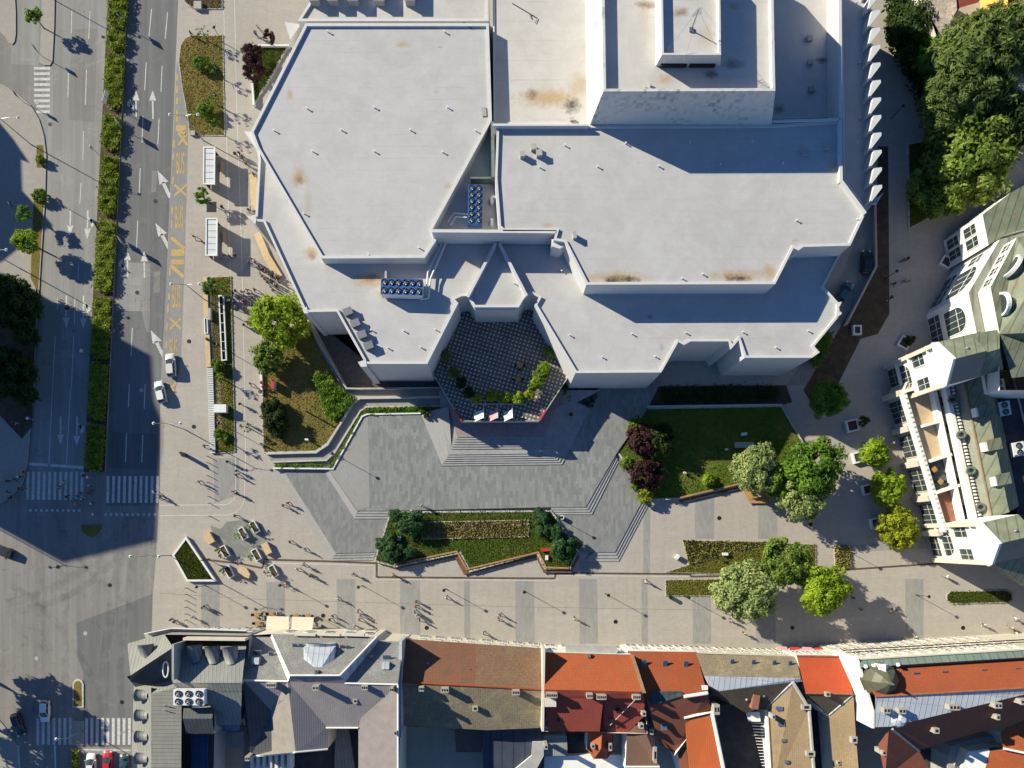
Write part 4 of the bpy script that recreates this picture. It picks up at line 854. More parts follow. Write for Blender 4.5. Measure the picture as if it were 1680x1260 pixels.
def person(px, py, top, bot, place, kind='walk', rz=None, z=PZ, hair='dark', group=None, act=None):
    c = W(px, py, z + 1.25); p = PP[kind]; rr = random.Random(int(px * 7 + py * 3)); rz = rr.uniform(0, 6.28) if rz is None else R(rz)
    def mk(nm, mat, par=None):
        o = bpy.data.objects.new(nm, p[nm]); COL.objects.link(o); o.material_slots[0].link = 'OBJECT'; o.material_slots[0].material = mat
        if par: o.parent = par
        return o
    b = mk("person", m_skin); b.location = (c.x, c.y, z); b.rotation_euler = (0, 0, rz); s = rr.uniform(.97, 1.08); b.scale = (s, s, s)
    mk("shirt", m_cl[top], b); mk("trousers", m_cl[bot], b); mk("hair", m_hair[hair], b); mk("shoes", m_cl['black' if rr.random() < .6 else 'white'], b)
    act = act or {'walk': 'walking', 'walkl': 'walking', 'stand': 'standing', 'standl': 'standing', 'sit': 'sitting'}[kind]
    hl = 'long-haired person' if kind.endswith('l') else 'person'
    tag(b, f"{hl} in {top} top and {bot} trousers {act} {place}", "person", group); return b

# ================================================================== VEHICLES
m_glass = glass("car_glass"); m_tyre = plain("tyre_rubber", (.015, .015, .016), .8, 0, .2, 8); m_rim = plain("wheel_rim", (.35, .35, .36), .35, .8, .1, 8)
m_lamp = plain("headlight_lens", (.75, .76, .78), .15, 0, .05, 8, .5); m_tail = plain("tail_light", (.4, .02, .02), .2, 0, .1, 8, .5)
def carpaint(name, col, rough=.25):
    s = NT(name); s.b.inputs["Coat Weight"].default_value = .6; a = s.noise(3, 4); return s.out(s.mix(a, sc(col, .9), sc(col, 1.08)), rough + .1, 0.0, .5)
def ringloft(mb, secs, mi=0, cap=True):
    n = len(secs[0]); base = []
    for s_ in secs: base.append(len(mb.v)); mb.v += [tuple(p) for p in s_]
    for i in range(len(secs) - 1):
        for k in range(n - 1): mb.f.append((base[i] + k, base[i] + k + 1, base[i + 1] + k + 1, base[i + 1] + k)); mb.mi.append(mi)
    if cap:
        mb.f.append(tuple(base[0] + k for k in range(n))); mb.f.append(tuple(base[-1] + k for k in range(n))[::-1]); mb.mi += [mi, mi]
def make_car(label, cat, loc, rz, col, L=4.2, Wd=1.76, estate=True, name="parked_car", group=None):
    t = thing(name, label, cat, loc, rz, group); hl = L / 2; hw = Wd / 2; pm_ = carpaint("car_paint", col)
    st = [(-hl, .72, .62), (-hl + .12, .86, .86), (-hl + .5, .96, .93), (-hl * .35, 1.0, .95), (hl * .25, 1.0, .93), (hl * .48, .99, .88), (hl - .45, .94, .78), (hl - .12, .84, .66), (hl, .66, .52)]
    b = MB(); secs = []
    for x, wk, zt in st:
        w = hw * wk; zb = .24 if abs(x) < hl - .1 else .34
        secs.append([(x, -w * .9, zb), (x, -w, .45), (x, -w * .98, zt - .12), (x, -w * .86, zt - .02), (x, -w * .4, zt + .02), (x, w * .4, zt + .02), (x, w * .86, zt - .02), (x, w * .98, zt - .12), (x, w, .45), (x, w * .9, zb)])
    ringloft(b, secs); b.build("body", pm_, t, True, world=False)
    # greenhouse: glass band and roof
    xr = -hl + (.22 if estate else .75); x0 = -hl + (.55 if estate else 1.15); x1 = hl * .02; xf = hl * .46
    g = MB(); zb = .90; zr = 1.42; lo = [(xr, -hw * .84), (xf, -hw * .82), (xf + .14, 0), (xf, hw * .82), (xr, hw * .84), (xr - .06, 0)]; hi = [(x0, -hw * .66), (x1, -hw * .66), (x1 + .07, 0), (x1, hw * .66), (x0, hw * .66), (x0 - .05, 0)]
    g.prism([Vector((*p, zb)) for p in lo], [Vector((*p, zr)) for p in hi], True); g.build("window", m_glass, t, world=False)
    r = MB(); k = [(x0 - .02, -hw * .66), (x0 + (x1 - x0) * .5, -hw * .69), (x1 + .03, -hw * .65), (x1 + .1, 0), (x1 + .03, hw * .65), (x0 + (x1 - x0) * .5, hw * .69), (x0 - .02, hw * .66), (x0 - .09, 0)]
    r.prism([Vector((*p, zr - .015)) for p in k], [Vector((p[0] * .97, p[1] * .93, zr + .05)) for p in k], True, True)
    for sy in (-1, 1):
        for xa, xb in ((xr, x0), (x0 + (x1 - x0) * .5, x0 + (x1 - x0) * .5), (xf, x1)): r.tube([(xa, sy * hw * .835, zb), (xb, sy * hw * .67, zr)], .035, 5)
    r.build("roof", pm_, t, world=False)
    w0 = None
    for sx in (-1, 1):
        for sy in (-1, 1):
            w = MB(); w.tube([(0, -.1, 0), (0, .1, 0)], .31, 16); o = w.build("wheel", m_tyre, t, world=False); o.location = (sx * L * .31, sy * (hw - .1), .31)
            q = MB(); q.tube([(0, sy * .085, 0), (0, sy * .115, 0)], .19, 12); q.build("rim", m_rim, o, world=False)
    for sy in (-1, 1):
        q = MB(); q.box((hl - .16, sy * hw * .66, .60), (.22, .32, .13)); q.build("headlight", m_lamp, t, world=False)
        q = MB(); q.box((-hl + .05, sy * hw * .68, .66), (.1, .28, .16)); q.build("tail_light", m_tail, t, world=False)
        q = MB(); q.tube([(xf - .1, sy * hw * .86, .95), (xf - .12, sy * (hw + .16), 1.0)], [.05, .09], 6); q.build("wing_mirror", pm_, t, world=False)
    q = MB(); q.box((hl * .5, -.25, .885), (.02, .6, .02)); q.box((hl * .5 - .05, .3, .89), (.02, .5, .02)); q.build("wiper", m_dark, t, world=False)
    return t

# ================================================================== STREET FURNITURE PROTOS
def lamp_proto():
    t = thing("street_lamp", "slim dark post-top lamp", "street lamp"); m = MB(); m.tube([(0, 0, 0), (0, 0, .35)], [.11, .09], 10); m.tube([(0, 0, .35), (0, 0, 4.0)], [.055, .04], 8); m.build("pole", m_dark, t, world=False)
    m = MB(); m.lathe((0, 0, 3.95), [(.06, 0), (.26, .12), (.30, .2), (.22, .3), (.03, .36)], 14); m.build("lamp_head", m_dark, t, world=False); return t
def tall_lamp(loc, h, arms, label, rz=0.0, group=None):
    t = thing("street_lamp", label, "street lamp", loc, rz, group); m = MB(); m.tube([(0, 0, 0), (0, 0, .9), (0, 0, h)], [.11, .09, .06], 8); m.build("pole", m_grey, t, world=False)
    for a, ln in arms:
        e = Vector((math.cos(a) * ln, math.sin(a) * ln, h + .12)); m = MB(); m.tube([(0, 0, h - .35), (e.x * .5, e.y * .5, h + .05), e], [.045, .04, .035], 6); ar = m.build("arm", m_grey, t, world=False)
        m = MB(); m.lathe((e.x, e.y, h), [(.12, .22), (.27, .1), (.22, 0), (.02, -.03)], 12); m.build("lamp_head", m_whitem if ln > 1 else m_grey, ar, world=False)
    return t
def bicycle(loc, rz, label, group=None):
    t = thing("bicycle", label, "bicycle", loc, rz, group)
    for x in (-.52, .52):
        m = MB(); n = 20; r = .33; m.tube([(x + r * math.cos(k * 2 * math.pi / n), 0, .33 + r * math.sin(k * 2 * math.pi / n)) for k in range(n + 1)], .02, 5, cap=False)
        for k in range(4): a = k * math.pi / 4; m.tube([(x - r * math.cos(a), 0, .33 - r * math.sin(a)), (x + r * math.cos(a), 0, .33 + r * math.sin(a))], .004, 3)
        m.build("wheel", m_tyre, t, world=False)
    m = MB(); m.tube([(-.52, 0, .33), (-.1, 0, .3), (.35, 0, .8), (-.2, 0, .82), (-.1, 0, .3)], .02, 5); m.tube([(-.52, 0, .33), (-.2, 0, .82)], .016, 5); m.tube([(.52, 0, .33), (.36, 0, .9)], .02, 5); m.build("frame", m_cl['navy'], t, world=False)
    m = MB(); m.tube([(.28, -.28, 1.0), (.36, 0, .95), (.28, .28, 1.0)], .016, 5); m.build("handlebar", m_dark, t, world=False)
    m = MB(); m.box((-.22, 0, .86), (.26, .14, .06)); m.tube([(-.2, 0, .8), (-.22, 0, .87)], .016, 5); m.build("saddle", m_dark, t, world=False); return t
# ================================================================== BUILDINGS
m_slate = tiles("slate_pale", (0.21, 0.198, 0.18), (0.36, 0.35, 0.32), 0.45, 0.6, 0.35, 0.4)
m_slatedk = tiles("slate_brown", (0.30, 0.262, 0.25), (0.17, 0.15, 0.14), 0.15, 0.0, 0.35, 0.18)
m_rust_t = tiles("tile_rust", (0.205, 0.085, 0.045), (0.10, 0.075, 0.05), 0.6, 0, 0.3, 0.35)
m_lichen = tiles("tile_lichen", (0.21, 0.165, 0.108), (0.36, 0.30, 0.17), 0.6, 0, 0.3, 0.4)
m_orange = tiles("tile_orange", (0.40, 0.088, 0.026), (0.24, 0.13, 0.06), 0.3, 0, 0.3, 0.2)
m_orange2 = tiles("tile_orange_dark", (0.33, 0.075, 0.026), (0.20, 0.10, 0.05), 0.2, 0, 0.3, 0.2)
m_orange3 = tiles("tile_orange_bright", (0.47, 0.075, 0.024), (0.5, 0.16, 0.08), 0.1, 0, 0.3, 0.1)
m_red_t = tiles("tile_red", (0.36, 0.07, 0.042), (0.14, 0.06, 0.04), 0.25, 0, 0.28, 0.25)
m_brown_t = tiles("tile_brown", (0.26, 0.085, 0.045), (0.10, 0.05, 0.035), 0.2, 0, 0.3, 0.2)
m_brownlit = tiles("tile_dusty", (0.30, 0.215, 0.12), (0.19, 0.135, 0.08), 0.4, 0, 0.3, 0.3)
m_copper = seamed("copper_green", (0.18, 0.20, 0.135), 1.4, R(18), 0.32, (0.22, 0.13, 0.07), 0.65, 0, 0)
m_zinc = seamed("zinc_grey", (0.24, 0.24, 0.215), 0.62, R(-8), 0.15, None, 0.55)
m_zincdk_shade = seamed("zinc_dark_and_shade", (0.085, 0.09, 0.09), 0.62, 0, 0.2, None, 0.6)  # dark zinc, also the colour that paints shade onto roof slopes
m_ribbed = seamed("ribbed_flat_roof", (0.24, 0.235, 0.205), 0.62, R(90), 0.1, None, 0.8)
m_tin = seamed("pale_tin", (0.50, 0.53, 0.57), 0.9, 0.1, 0.12, None, 0.5, 0, 2.4)
m_cream = plain("cream_render", (0.64, 0.58, 0.47), 0.85, 0, 0.1, 0.7); m_creamw = plain("white_render", (0.78, 0.76, 0.70), 0.8, 0, 0.08, 0.7)
m_greyr = plain("grey_render", (0.36, 0.35, 0.33), 0.85, 0, 0.2, 0.7); m_flat = plain("bitumen_roof", (0.055, 0.055, 0.058), 0.85, 0, 0.35, 0.7)
m_beigeflat = plain("beige_terrace", (0.52, 0.40, 0.25), 0.8, 0, 0.15, 0.6); m_pinkflat = plain("pink_flat_roof", (0.55, 0.36, 0.24), 0.8, 0, 0.1, 0.6); m_brick = plain("brick", (0.30, 0.13, 0.08), 0.9, 0, 0.3, 2)
m_win = glass("window_glass", (0.035, 0.05, 0.055), 0.1); m_winb = glass("roof_window_glass", (0.05, 0.09, 0.17), 0.1); m_blueglass = seamed("blue_glazing", (0.05, 0.14, 0.33), 1.2, 0, 0.15, None, 0.2, 0, 1.4)
def faces(name, fl, mat, parent):
    for f in fl:
        m = MB(); p = [W(*q) for q in f]; m.face(p if area2(p) > 0 else p[::-1]); o = m.build(name, mat, parent)
    return o
def bldg(label, px, py, z=8): c = W(px, py, z); return thing("building", label, "building", (c.x, c.y, 0))
def walls(parent, outline, z1, mat, z0=0.0, name="wall", cap=None):
    m = MB(); p = [q for q in WP(outline, z1)]; m.ext(p, z0, z1, cap=False); w = m.build(name, mat, parent)
    if cap: c = MB(); q = p if area2(p) > 0 else p[::-1]; c.face([Vector((v.x, v.y, z1 - .02)) for v in q]); c.build("flat_roof", cap, parent)
    return w
_wp = {}
def win_meshes(w, h, arch):
    k = (round(w, 2), round(h, 2), arch)
    if k not in _wp:
        def outl(w, h, y):
            if not arch: return [(-w / 2, y, 0), (w / 2, y, 0), (w / 2, y, h), (-w / 2, y, h)]
            r = w / 2; pts = [(-r, y, 0), (r, y, 0)]; return pts + [(r * math.cos(a * math.pi / 10), y, h - r + r * math.sin(a * math.pi / 10)) for a in range(11)]
        f = MB(); o = outl(w, h, 0.08); b = outl(w, h, 0); sc_ = .88 if w < 2.4 else .94
        i = [(x * sc_, y, .06 * h * .5 + z * (1 - .06)) for x, y, z in o]; n = len(o)
        for q in range(n): j = (q + 1) % n; f.face([o[q], o[j], i[j], i[q]]); f.face([b[q], b[j], o[j], o[q]])
        nm = 2 if w < 2.4 else 4
        for q in range(1, nm): x = -w * sc_ / 2 + w * sc_ * q / nm; f.tube([(x, .075, .05), (x, .075, h * (.93 if not arch else .86))], .04, 4)
        f.tube([(-w * .43, .075, h * .6), (w * .43, .075, h * .6)], .04, 4)
        g = MB(); g.face([(x * .97, .03, z) for x, y, z in outl(w * .98, h * .98, 0)]); _wp[k] = (f, g, [None, None])
    return _wp[k]
def facade(parent, A, B, zs, xs, w, h, arch=False, frame=None, off=0.03, pane=None):
    a, b = W(*A), W(*B); a.z = b.z = 0; d = (b - a); Lh = d.length; d.normalize(); n = Vector((d.y, -d.x, 0))
    if n.dot(a - parent.location.xy.to_3d()) < 0: n = -n
    rz = math.atan2(n.y, n.x) - math.pi / 2
    for z in zs:
        for x in xs:
            f, g, cache = win_meshes(w, h, arch); p = a + d * Lh * x + n * off
            if cache[0] is None:
                o = f.build("window", frame or m_creamw, parent, world=False); q = g.build("pane", pane or m_win, o, world=False); cache[0], cache[1] = o, q
            else:
                o = cache[0].copy(); COL.objects.link(o); o.parent = parent; q = cache[1].copy(); COL.objects.link(q); q.parent = o
            o.location = Vector((p.x, p.y, z)) - parent.location; o.rotation_euler = (0, 0, rz)
def roof_window(parent, px, py, z, w=.8, h=1.15, tilt=(0, 0), rz=0.0, zoff=0.1):
    c = W(px, py, z); m = MB(); m.box((0, 0, 0), (w, h, .14)); o = m.build("roof_window", m_grey, parent, world=False); o.location = Vector((c.x, c.y, z)) - parent.location; o.rotation_euler = (tilt[0], tilt[1], rz)
    g = MB(); g.box((0, 0, .142), (w * .8, h * .8, .02)); g.build("pane", m_winb, o, world=False)
m_chim = plain('chimney_render', (.40, .365, .31), .9, 0, .3, 2.5)
def chimney(parent, px, py, z, w, d, h, n, mat=None, rz=0.0):
    mat = m_chim if mat in (None, m_creamw) else mat; w *= .88
    c = W(px, py, z); m = MB(); m.box((0, 0, -1.5), (w, d, 1.5 + h)); m.box((0, 0, h), (w * 1.08, d * 1.15, .12)); o = m.build("chimney", mat or m_cream, parent, world=False); o.location = Vector((c.x, c.y, z)) - parent.location; o.rotation_euler = (0, 0, rz)
    for k in range(n): f = MB(); f.box(((k + .5) / n * w - w / 2, 0, h + .121), (w / n * .55, d * .5, .04)); f.build("flue", m_dark, o, world=False)
def edge(parent, pts, w, t, mat, name="ridge"):
    m = MB(); m.tube([W(*p) + Vector((0, 0, .04)) for p in pts], w / 2, 6); m.build(name, mat, parent)

# ---- corner building (dark zinc, barrel dormers)
b1 = bldg("dark zinc-roofed corner building with round barrel dormers facing the road", 300, 1150)
walls(b1, [(209, 1056), (270, 1041), (405, 1043), (409, 1050), (400, 1190), (352, 1192), (350, 1300), (226, 1300), (222, 1125), (208, 1110)], 12.5, m_greyr)
faces("roof", [[(209, 1056, 12.5), (270, 1041, 12.5), (284, 1062, 16.6), (214, 1108, 16.4)]], m_zinc, b1)
faces("roof", [[(214, 1108, 16.4), (284, 1062, 16.6), (285, 1116, 13.2), (214, 1118, 13)], [(208, 1110, 12.5), (214, 1118, 13), (285, 1116, 13.2), (285, 1125, 13), (222, 1127, 12.5)], [(209, 1056, 12.5), (214, 1108, 16.4), (208, 1110, 12.5)]], m_zincdk_shade, b1)  # slopes turned from the sun, their shade painted in with darker zinc
faces("roof", [[(284, 1062, 13), (404, 1058, 13), (397, 1120, 16), (283, 1120, 16)], [(283, 1120, 16), (397, 1120, 16), (395, 1190, 13), (352, 1190, 13), (350, 1160, 14), (300, 1140, 15.4)]], m_zinc, b1)
faces("roof", [[(248, 1138, 14.6), (298, 1126, 14.6), (297, 1300, 14.6), (248, 1300, 14.6)]], m_ribbed, b1)
faces("roof", [[(222, 1127, 12.5), (248, 1126, 14.6), (248, 1300, 14.6), (226, 1300, 12.5)], [(222, 1127, 12.5), (285, 1116, 13.2), (298, 1126, 14.6), (248, 1138, 14.6), (240, 1127, 13.5)]], m_zinc, b1)
m = MB(); wallrun(m, [(300, 1048.5), (402, 1049.5)], 11, 14.2, 0.4); m.build("attic_wall", m_cream, b1)
m = MB(); m.ext(WP([(236, 1039), (280, 1030), (404, 1034), (405, 1042), (270, 1042), (240, 1050)], 9), 8.7, 9); m.build("balcony", m_greyr, b1)
m = MB(); wallrun(m, [(236, 1040), (280, 1031), (404, 1035)], 9, 10, 0.12); m.build("balustrade", m_whitem, b1)
m = MB(); wallrun(m, [(283.5, 1057), (283.5, 1116)], 12.5, 17.2, 0.35); m.build("gable_wall", m_greyr, b1)
m = MB(); c = W(272, 1098, 15.2); n_ = 20; m.tube([(c.x + .45 * math.cos(k * .314), c.y + 1.3 * math.sin(k * .314), 15.3 + .0 * k) for k in range(21)], .12, 6); m.build("ornament", m_whitem, b1)
def barrel(parent, px, py, z, r, ln, dx, dy, mat):
    c = W(px, py, z); m = MB(); d = Vector((dx, dy, 0)).normalized(); s = Vector((-d.y, d.x, 0)); n = 14; rings = []
    for t in (0, .5, 1):
        rr = r * (1 - .35 * t * t); rings.append([c + d * ln * (t - .5) + s * rr * math.cos(math.pi * k / n) + Vector((0, 0, rr * math.sin(math.pi * k / n) - .6)) for k in range(n + 1)])
    ringloft(m, rings); o = m.build("dormer", mat, parent, True)
    g = MB(); g.face([p - d * .02 for p in rings[0]]); g.build("pane", m_win, o)
for y in (1142, 1175, 1210, 1246): barrel(b1, 231, y, 14.3, 1.0, 2.0, 1, 0, m_zinc)
for x, y in ((238, 1072), (318, 1073), (348, 1075), (377, 1076)): barrel(b1, x, y, 14.6, 1.3, 2.8, .1, -1, m_zinc)
faces("roof", [[(301, 1162, 15), (350, 1162, 15), (348, 1179, 15.6), (300, 1179, 15.6)], [(300, 1179, 15.6), (348, 1179, 15.6), (352, 1203, 14), (306, 1203, 14)]], m_zincdk_shade, b1)
walls(b1, [(300, 1161), (351, 1161), (353, 1204), (305, 1204)], 13.9, m_greyr, 6)
faces("glass_roof", [[(313, 1206, 9), (342, 1206, 9), (342, 1300, 9), (313, 1300, 9)]], m_blueglass, b1)
faces("flat_roof", [[(342, 1203, 7), (400, 1200, 7), (402, 1300, 7), (342, 1300, 7)]], m_greyr, b1)
faces("flat_roof", [[(367, 1226, 7.05), (398, 1226, 7.05), (398, 1300, 7.05), (367, 1300, 7.05)]], m_pinkflat, b1)
faces("glass_roof", [[(354, 1191, 11), (393, 1191, 11), (393, 1199, 10), (354, 1199, 10)]], m_blueglass, b1)
facade(b1, (400, 1043, 12.5), (285, 1041.5, 12.5), (1.2, 5.0), [.08, .24, .4, .56, .72, .88], 1.3, 2.3)
for (x, y) in ((272, 1158), (272, 1166)):
    m = MB(); m.tube([W(x - 5, y - 1, 14.7), W(x, y - 1, 15.3), W(x + 4, y + 2, 14.7)], .06, 5); m.build("vent_pipe", m_grey, b1)
chiller("rooftop_chiller", "white six-fan cooling unit on the dark corner roof", W(316, 1141, 15.6), 3, 2, 4.9, 2.5, 0, 1.5, m_whitem, m_whitem)
m = MB(); m.box((*W(320, 1158, 16).xy, 15.2), (1.1, .5, .6)); m.build("air_conditioner", m_whitem, b1)
for k in range(7): m = MB(); x = 326 + k * 10; m.tube([W(x, 1122, 15.9), W(x, 1122, 17)], .03, 4); m.tube([W(x, 1122, 17), W(x + 10, 1122, 17)], .03, 4); m.build("railing", m_dark, b1)

# ---- grey slate building with white dormer
b2 = bldg("grey slate-roofed building with a pale curved central dormer and long courtyard wings", 540, 1150)
walls(b2, [(401, 1043), (446, 1040), (618, 1045), (622, 1051), (661, 1053), (653, 1300), (588, 1300), (588, 1194), (538, 1194), (537, 1229), (470, 1238), (412, 1242), (404, 1190)], 10.3, m_cream)
walls(b2, [(474, 1128), (651, 1128), (652, 1299), (589, 1299), (589, 1193), (537, 1193), (536, 1228), (480, 1235)], 12.2, m_cream)
faces("roof", [[(401, 1045, 10.5), (446, 1045, 10.5), (473, 1118, 14.4), (398, 1116, 14.4)], [(618, 1051, 10.5), (661, 1053, 10.5), (653, 1123, 14.5), (566, 1121, 14.5)]], m_slate, b2)
faces("roof", [[(446, 1040, 11.8), (618, 1045, 11.8), (558, 1108, 15.6), (476, 1108, 15.6)]], m_slate, b2)
faces("dormer_cheek", [[(446, 1040, 11.8), (476, 1108, 15.6), (473, 1118, 14.4), (444, 1045, 10.5)]], m_creamw, b2)
faces("dormer_cheek", [[(618, 1045, 11.8), (622, 1051, 10.5), (566, 1121, 14.4), (558, 1108, 15.6)]], m_tin, b2)
faces("roof", [[(476, 1108, 15.6), (558, 1108, 15.6), (566, 1121, 14.5), (473, 1118, 14.5)]], m_slatedk, b2)
faces("roof", [[(472, 1118, 14.5), (653, 1123, 14.5), (592, 1178, 12.6), (588, 1194, 12.4), (537, 1194, 12.4)],
               [(398, 1116, 14.4), (472, 1118, 14.5), (445, 1166, 11.8)]], m_slatedk, b2)
faces("roof", [[(653, 1123, 14.5), (653, 1300, 14.5), (588, 1300, 12.4), (588, 1194, 12.4), (592, 1178, 12.6)]], plain("slate_rosy", (0.26, 0.225, 0.21), .85, 0, .15, .8, fine=6), b2)
faces("roof", [[(472, 1118, 14.5), (485, 1234, 14.0), (412, 1241, 10.6), (446, 1232, 11.2), (445, 1166, 11.8)]], plain("slate_dusty", (0.27, 0.24, 0.205), .85, 0, .15, .8, fine=6), b2)
faces("roof", [[(472, 1118, 14.5), (537, 1194, 12.4), (538, 1229, 12.2), (485, 1234, 14.0)]], m_slatedk, b2)
faces("roof", [[(398, 1116, 14.4), (445, 1166, 11.8), (446, 1232, 11.2), (412, 1241, 10.6), (404, 1190, 9.4)]], m_zincdk_shade, b2)  # slate slope painted dark for the shadow lying on it
m = MB(); m.ext(WP([(408, 1176), (440, 1176), (440, 1195), (408, 1195)], 11.4), 9, 11.4); m.build("light_well", m_flat, b2)
for p in [[(398, 1116, 14.4), (473, 1118, 14.45)], [(566, 1121, 14.5), (653, 1123, 14.5)], [(653, 1123, 14.5), (653, 1300, 14.5)], [(476, 1108, 15.6), (558, 1108, 15.6)], [(558, 1108, 15.6), (618, 1045, 11.8)], [(412, 1241, 10.7), (470, 1236, 12), (485, 1234, 14)], [(485, 1234, 14), (538, 1229, 12.3)], [(535, 1194, 12.45), (588, 1194, 12.45)]]: edge(b2, p, .3, .1, m_creamw, "flashing")
m = MB(); wallrun(m, [(657, 1052), (655.5, 1210)], 5, 12.2, .5); m.build("fire_wall", m_tin, b2)
for x in (500, 540, 580): m = MB(); wallrun(m, [(x - 17, 1041.5), (x + 17, 1042.5)], 11, 12.4, .3); m.build("parapet_wall", m_cream, b2)
m = MB(); c = W(523, 1070, 14.2); rings = []
for t in (0, 1):
    y0 = c.y + 1.3 - t * 2.6; rings.append([Vector((c.x + 2.6 * math.cos(math.pi * k / 12) * (1 - .0 * t), y0, 12.2 + 1.9 * math.sin(math.pi * k / 12) * (1 - .55 * t) + 1.2 * t)) for k in range(13)])
ringloft(m, rings); d_ = m.build("dormer", m_tin, b2, True); m = MB(); m.prism([Vector((c.x - 2.6, c.y - 1.2, 13.2)), Vector((c.x, c.y - 4.0, 13.6)), Vector((c.x + 2.6, c.y - 1.2, 13.2)), Vector((c.x + 2.6, c.y + .9, 13.2)), Vector((c.x - 2.6, c.y + .9, 13.2))], [Vector((c.x - 2.5, c.y - 1.1, 14.1)), Vector((c.x, c.y - 3.4, 15)), Vector((c.x + 2.5, c.y - 1.1, 14.1)), Vector((c.x + 2.5, c.y + .8, 14.2)), Vector((c.x - 2.5, c.y + .8, 14.2))]); m.build("dormer_roof", m_tin, d_)
for (x, y, z) in [(484, 1060, 12.9), (494, 1060, 12.9), (562, 1062, 12.9), (572, 1063, 12.9), (419, 1071, 12.1), (427, 1071, 12.1), (445, 1073, 12.2), (609, 1079, 12.3), (632, 1079, 12.2), (638, 1079, 12.2)]: roof_window(b2, x, y, z, .75, 1.1, (R(28), 0))
for (x, y) in [(420, 1084), (633, 1092)]:
    m = MB(); m.box((*W(x, y, 13).xy, 12.2), (1.2, 1.1, 1.2)); m.build("dormer", m_tin, b2)
for (x, y, z, w, n) in [(448, 1122, 14.3, 1.7, 5), (522, 1125, 14.2, 1.1, 2), (600, 1126, 14.1, 1.1, 3), (585, 1148, 12.5, .7, 1), (397, 1118, 14.3, .6, 1), (645, 1128, 14.2, .6, 2), (412, 1239, 10.7, .8, 2), (650, 1200, 14, .5, 1)]: chimney(b2, x, y, z, w, .7, 1.1 if n != 2 else 1.9, n, m_creamw)
for (x, y) in [(517, 1101), (521, 1101), (517, 1105), (521, 1105)]: m = MB(); m.box((*W(x, y, 15.6).xy, 15.2), (.25, .25, .5)); m.build("vent_pipe", m_grey, b2)
facade(b2, (615, 1045, 10.3), (448, 1040.5, 10.3), (4.6,), [.1, .3, .5, .7, .9], 1.6, 3.2, True, m_creamw)
facade(b2, (615, 1045, 10.3), (448, 1040.5, 10.3), (0.4,), [.12, .32, .68, .88], 2.2, 3.0, False, m_creamw)
m = MB(); m.ext(WP([(540, 1195), (588, 1195), (588, 1300), (480, 1300), (480, 1240), (540, 1230)], 4), .1, 4); m.build("courtyard_roof", m_flat, b2)
m = MB(); m.ext(WP([(550, 1196), (572, 1196), (588, 1300), (548, 1300)], 4.6), 4, 4.6); m.build("annex_roof", m_zinc, b2)
for x in range(413, 476, 10): m = MB(); m.box((*W(x, 1252, 8).xy, 5), (.5, 3, 3)); m.build("pergola_beam", m_creamw, b2)

# ---- rust tiled low building
b3 = bldg("low building with a long mottled rust-brown tile roof", 775, 1120)
walls(b3, [(668, 1049), (892, 1064), (890, 1192), (800, 1198), (720, 1194), (661, 1192)], 6.8, m_cream)
walls(b3, [(664, 1130), (889, 1136), (889, 1192), (800, 1196), (663, 1189)], 8.7, m_cream)
faces("roof", [[(666, 1048, 6.9), (780, 1056, 6.9), (780, 1125, 11.4), (661, 1119, 11.4)]], m_rust_t, b3)
faces("roof", [[(780, 1056, 6.9), (893, 1063.5, 6.9), (891, 1131, 11.4), (780, 1125, 11.4)]], tiles("tile_rust_mossy", (0.18, 0.09, 0.05), (0.17, 0.14, 0.085), 0.75, 0, 0.3, .35), b3)
faces("roof", [[(661, 1119, 11.4), (891, 1131, 11.4), (890, 1194, 9.0), (800, 1198, 8.9), (660, 1190, 8.9)]], m_lichen, b3)
faces("gable", [[(666, 1048, 6.9), (661, 1119, 11.4), (660, 1190, 8.9)]], m_cream, b3)
edge(b3, [(661, 1119, 11.4), (891, 1131, 11.4)], .35, .1, m_orange2)
for (x, y, z, w, n) in [(693, 1127, 11, .9, 3), (731, 1129, 11, 1.4, 3), (780, 1159, 9.3, 1, 1), (846, 1133, 11, 1.4, 3)]: chimney(b3, x, y, z, w, .75, 1.6, n, m_creamw)
for (x, y, z) in [(702, 1089, 9.6), (771, 1099, 9.6)]: roof_window(b3, x, y, z, .45, .5, (R(28), 0))
walls(b3, [(746, 1196), (790, 1196), (790, 1234), (748, 1234)], 4.5, m_greyr, 0.1, cap=plain("dusty_roof", (.13, .11, .10), .9))
walls(b3, [(790, 1197), (892, 1197), (892, 1300), (795, 1300)], 6, m_greyr, 0.1, cap=seamed("dark_blue_roof", (.05, .06, .085), 2.0, 0, .2))
walls(b3, [(874, 1217), (892, 1217), (892, 1240), (880, 1262), (845, 1262), (872, 1240)], 6.5, m_creamw, 0.1, cap=m_conc)
facade(b3, (890, 1064, 6.8), (670, 1049.4, 6.8), (0.6,), [.06, .18, .3, .42, .54, .66, .78, .9], 2.0, 2.8, False, m_creamw); facade(b3, (890, 1064, 6.8), (670, 1049.4, 6.8), (4.4,), [.06, .18, .3, .42, .54, .66, .78, .9], 1.1, 1.7)

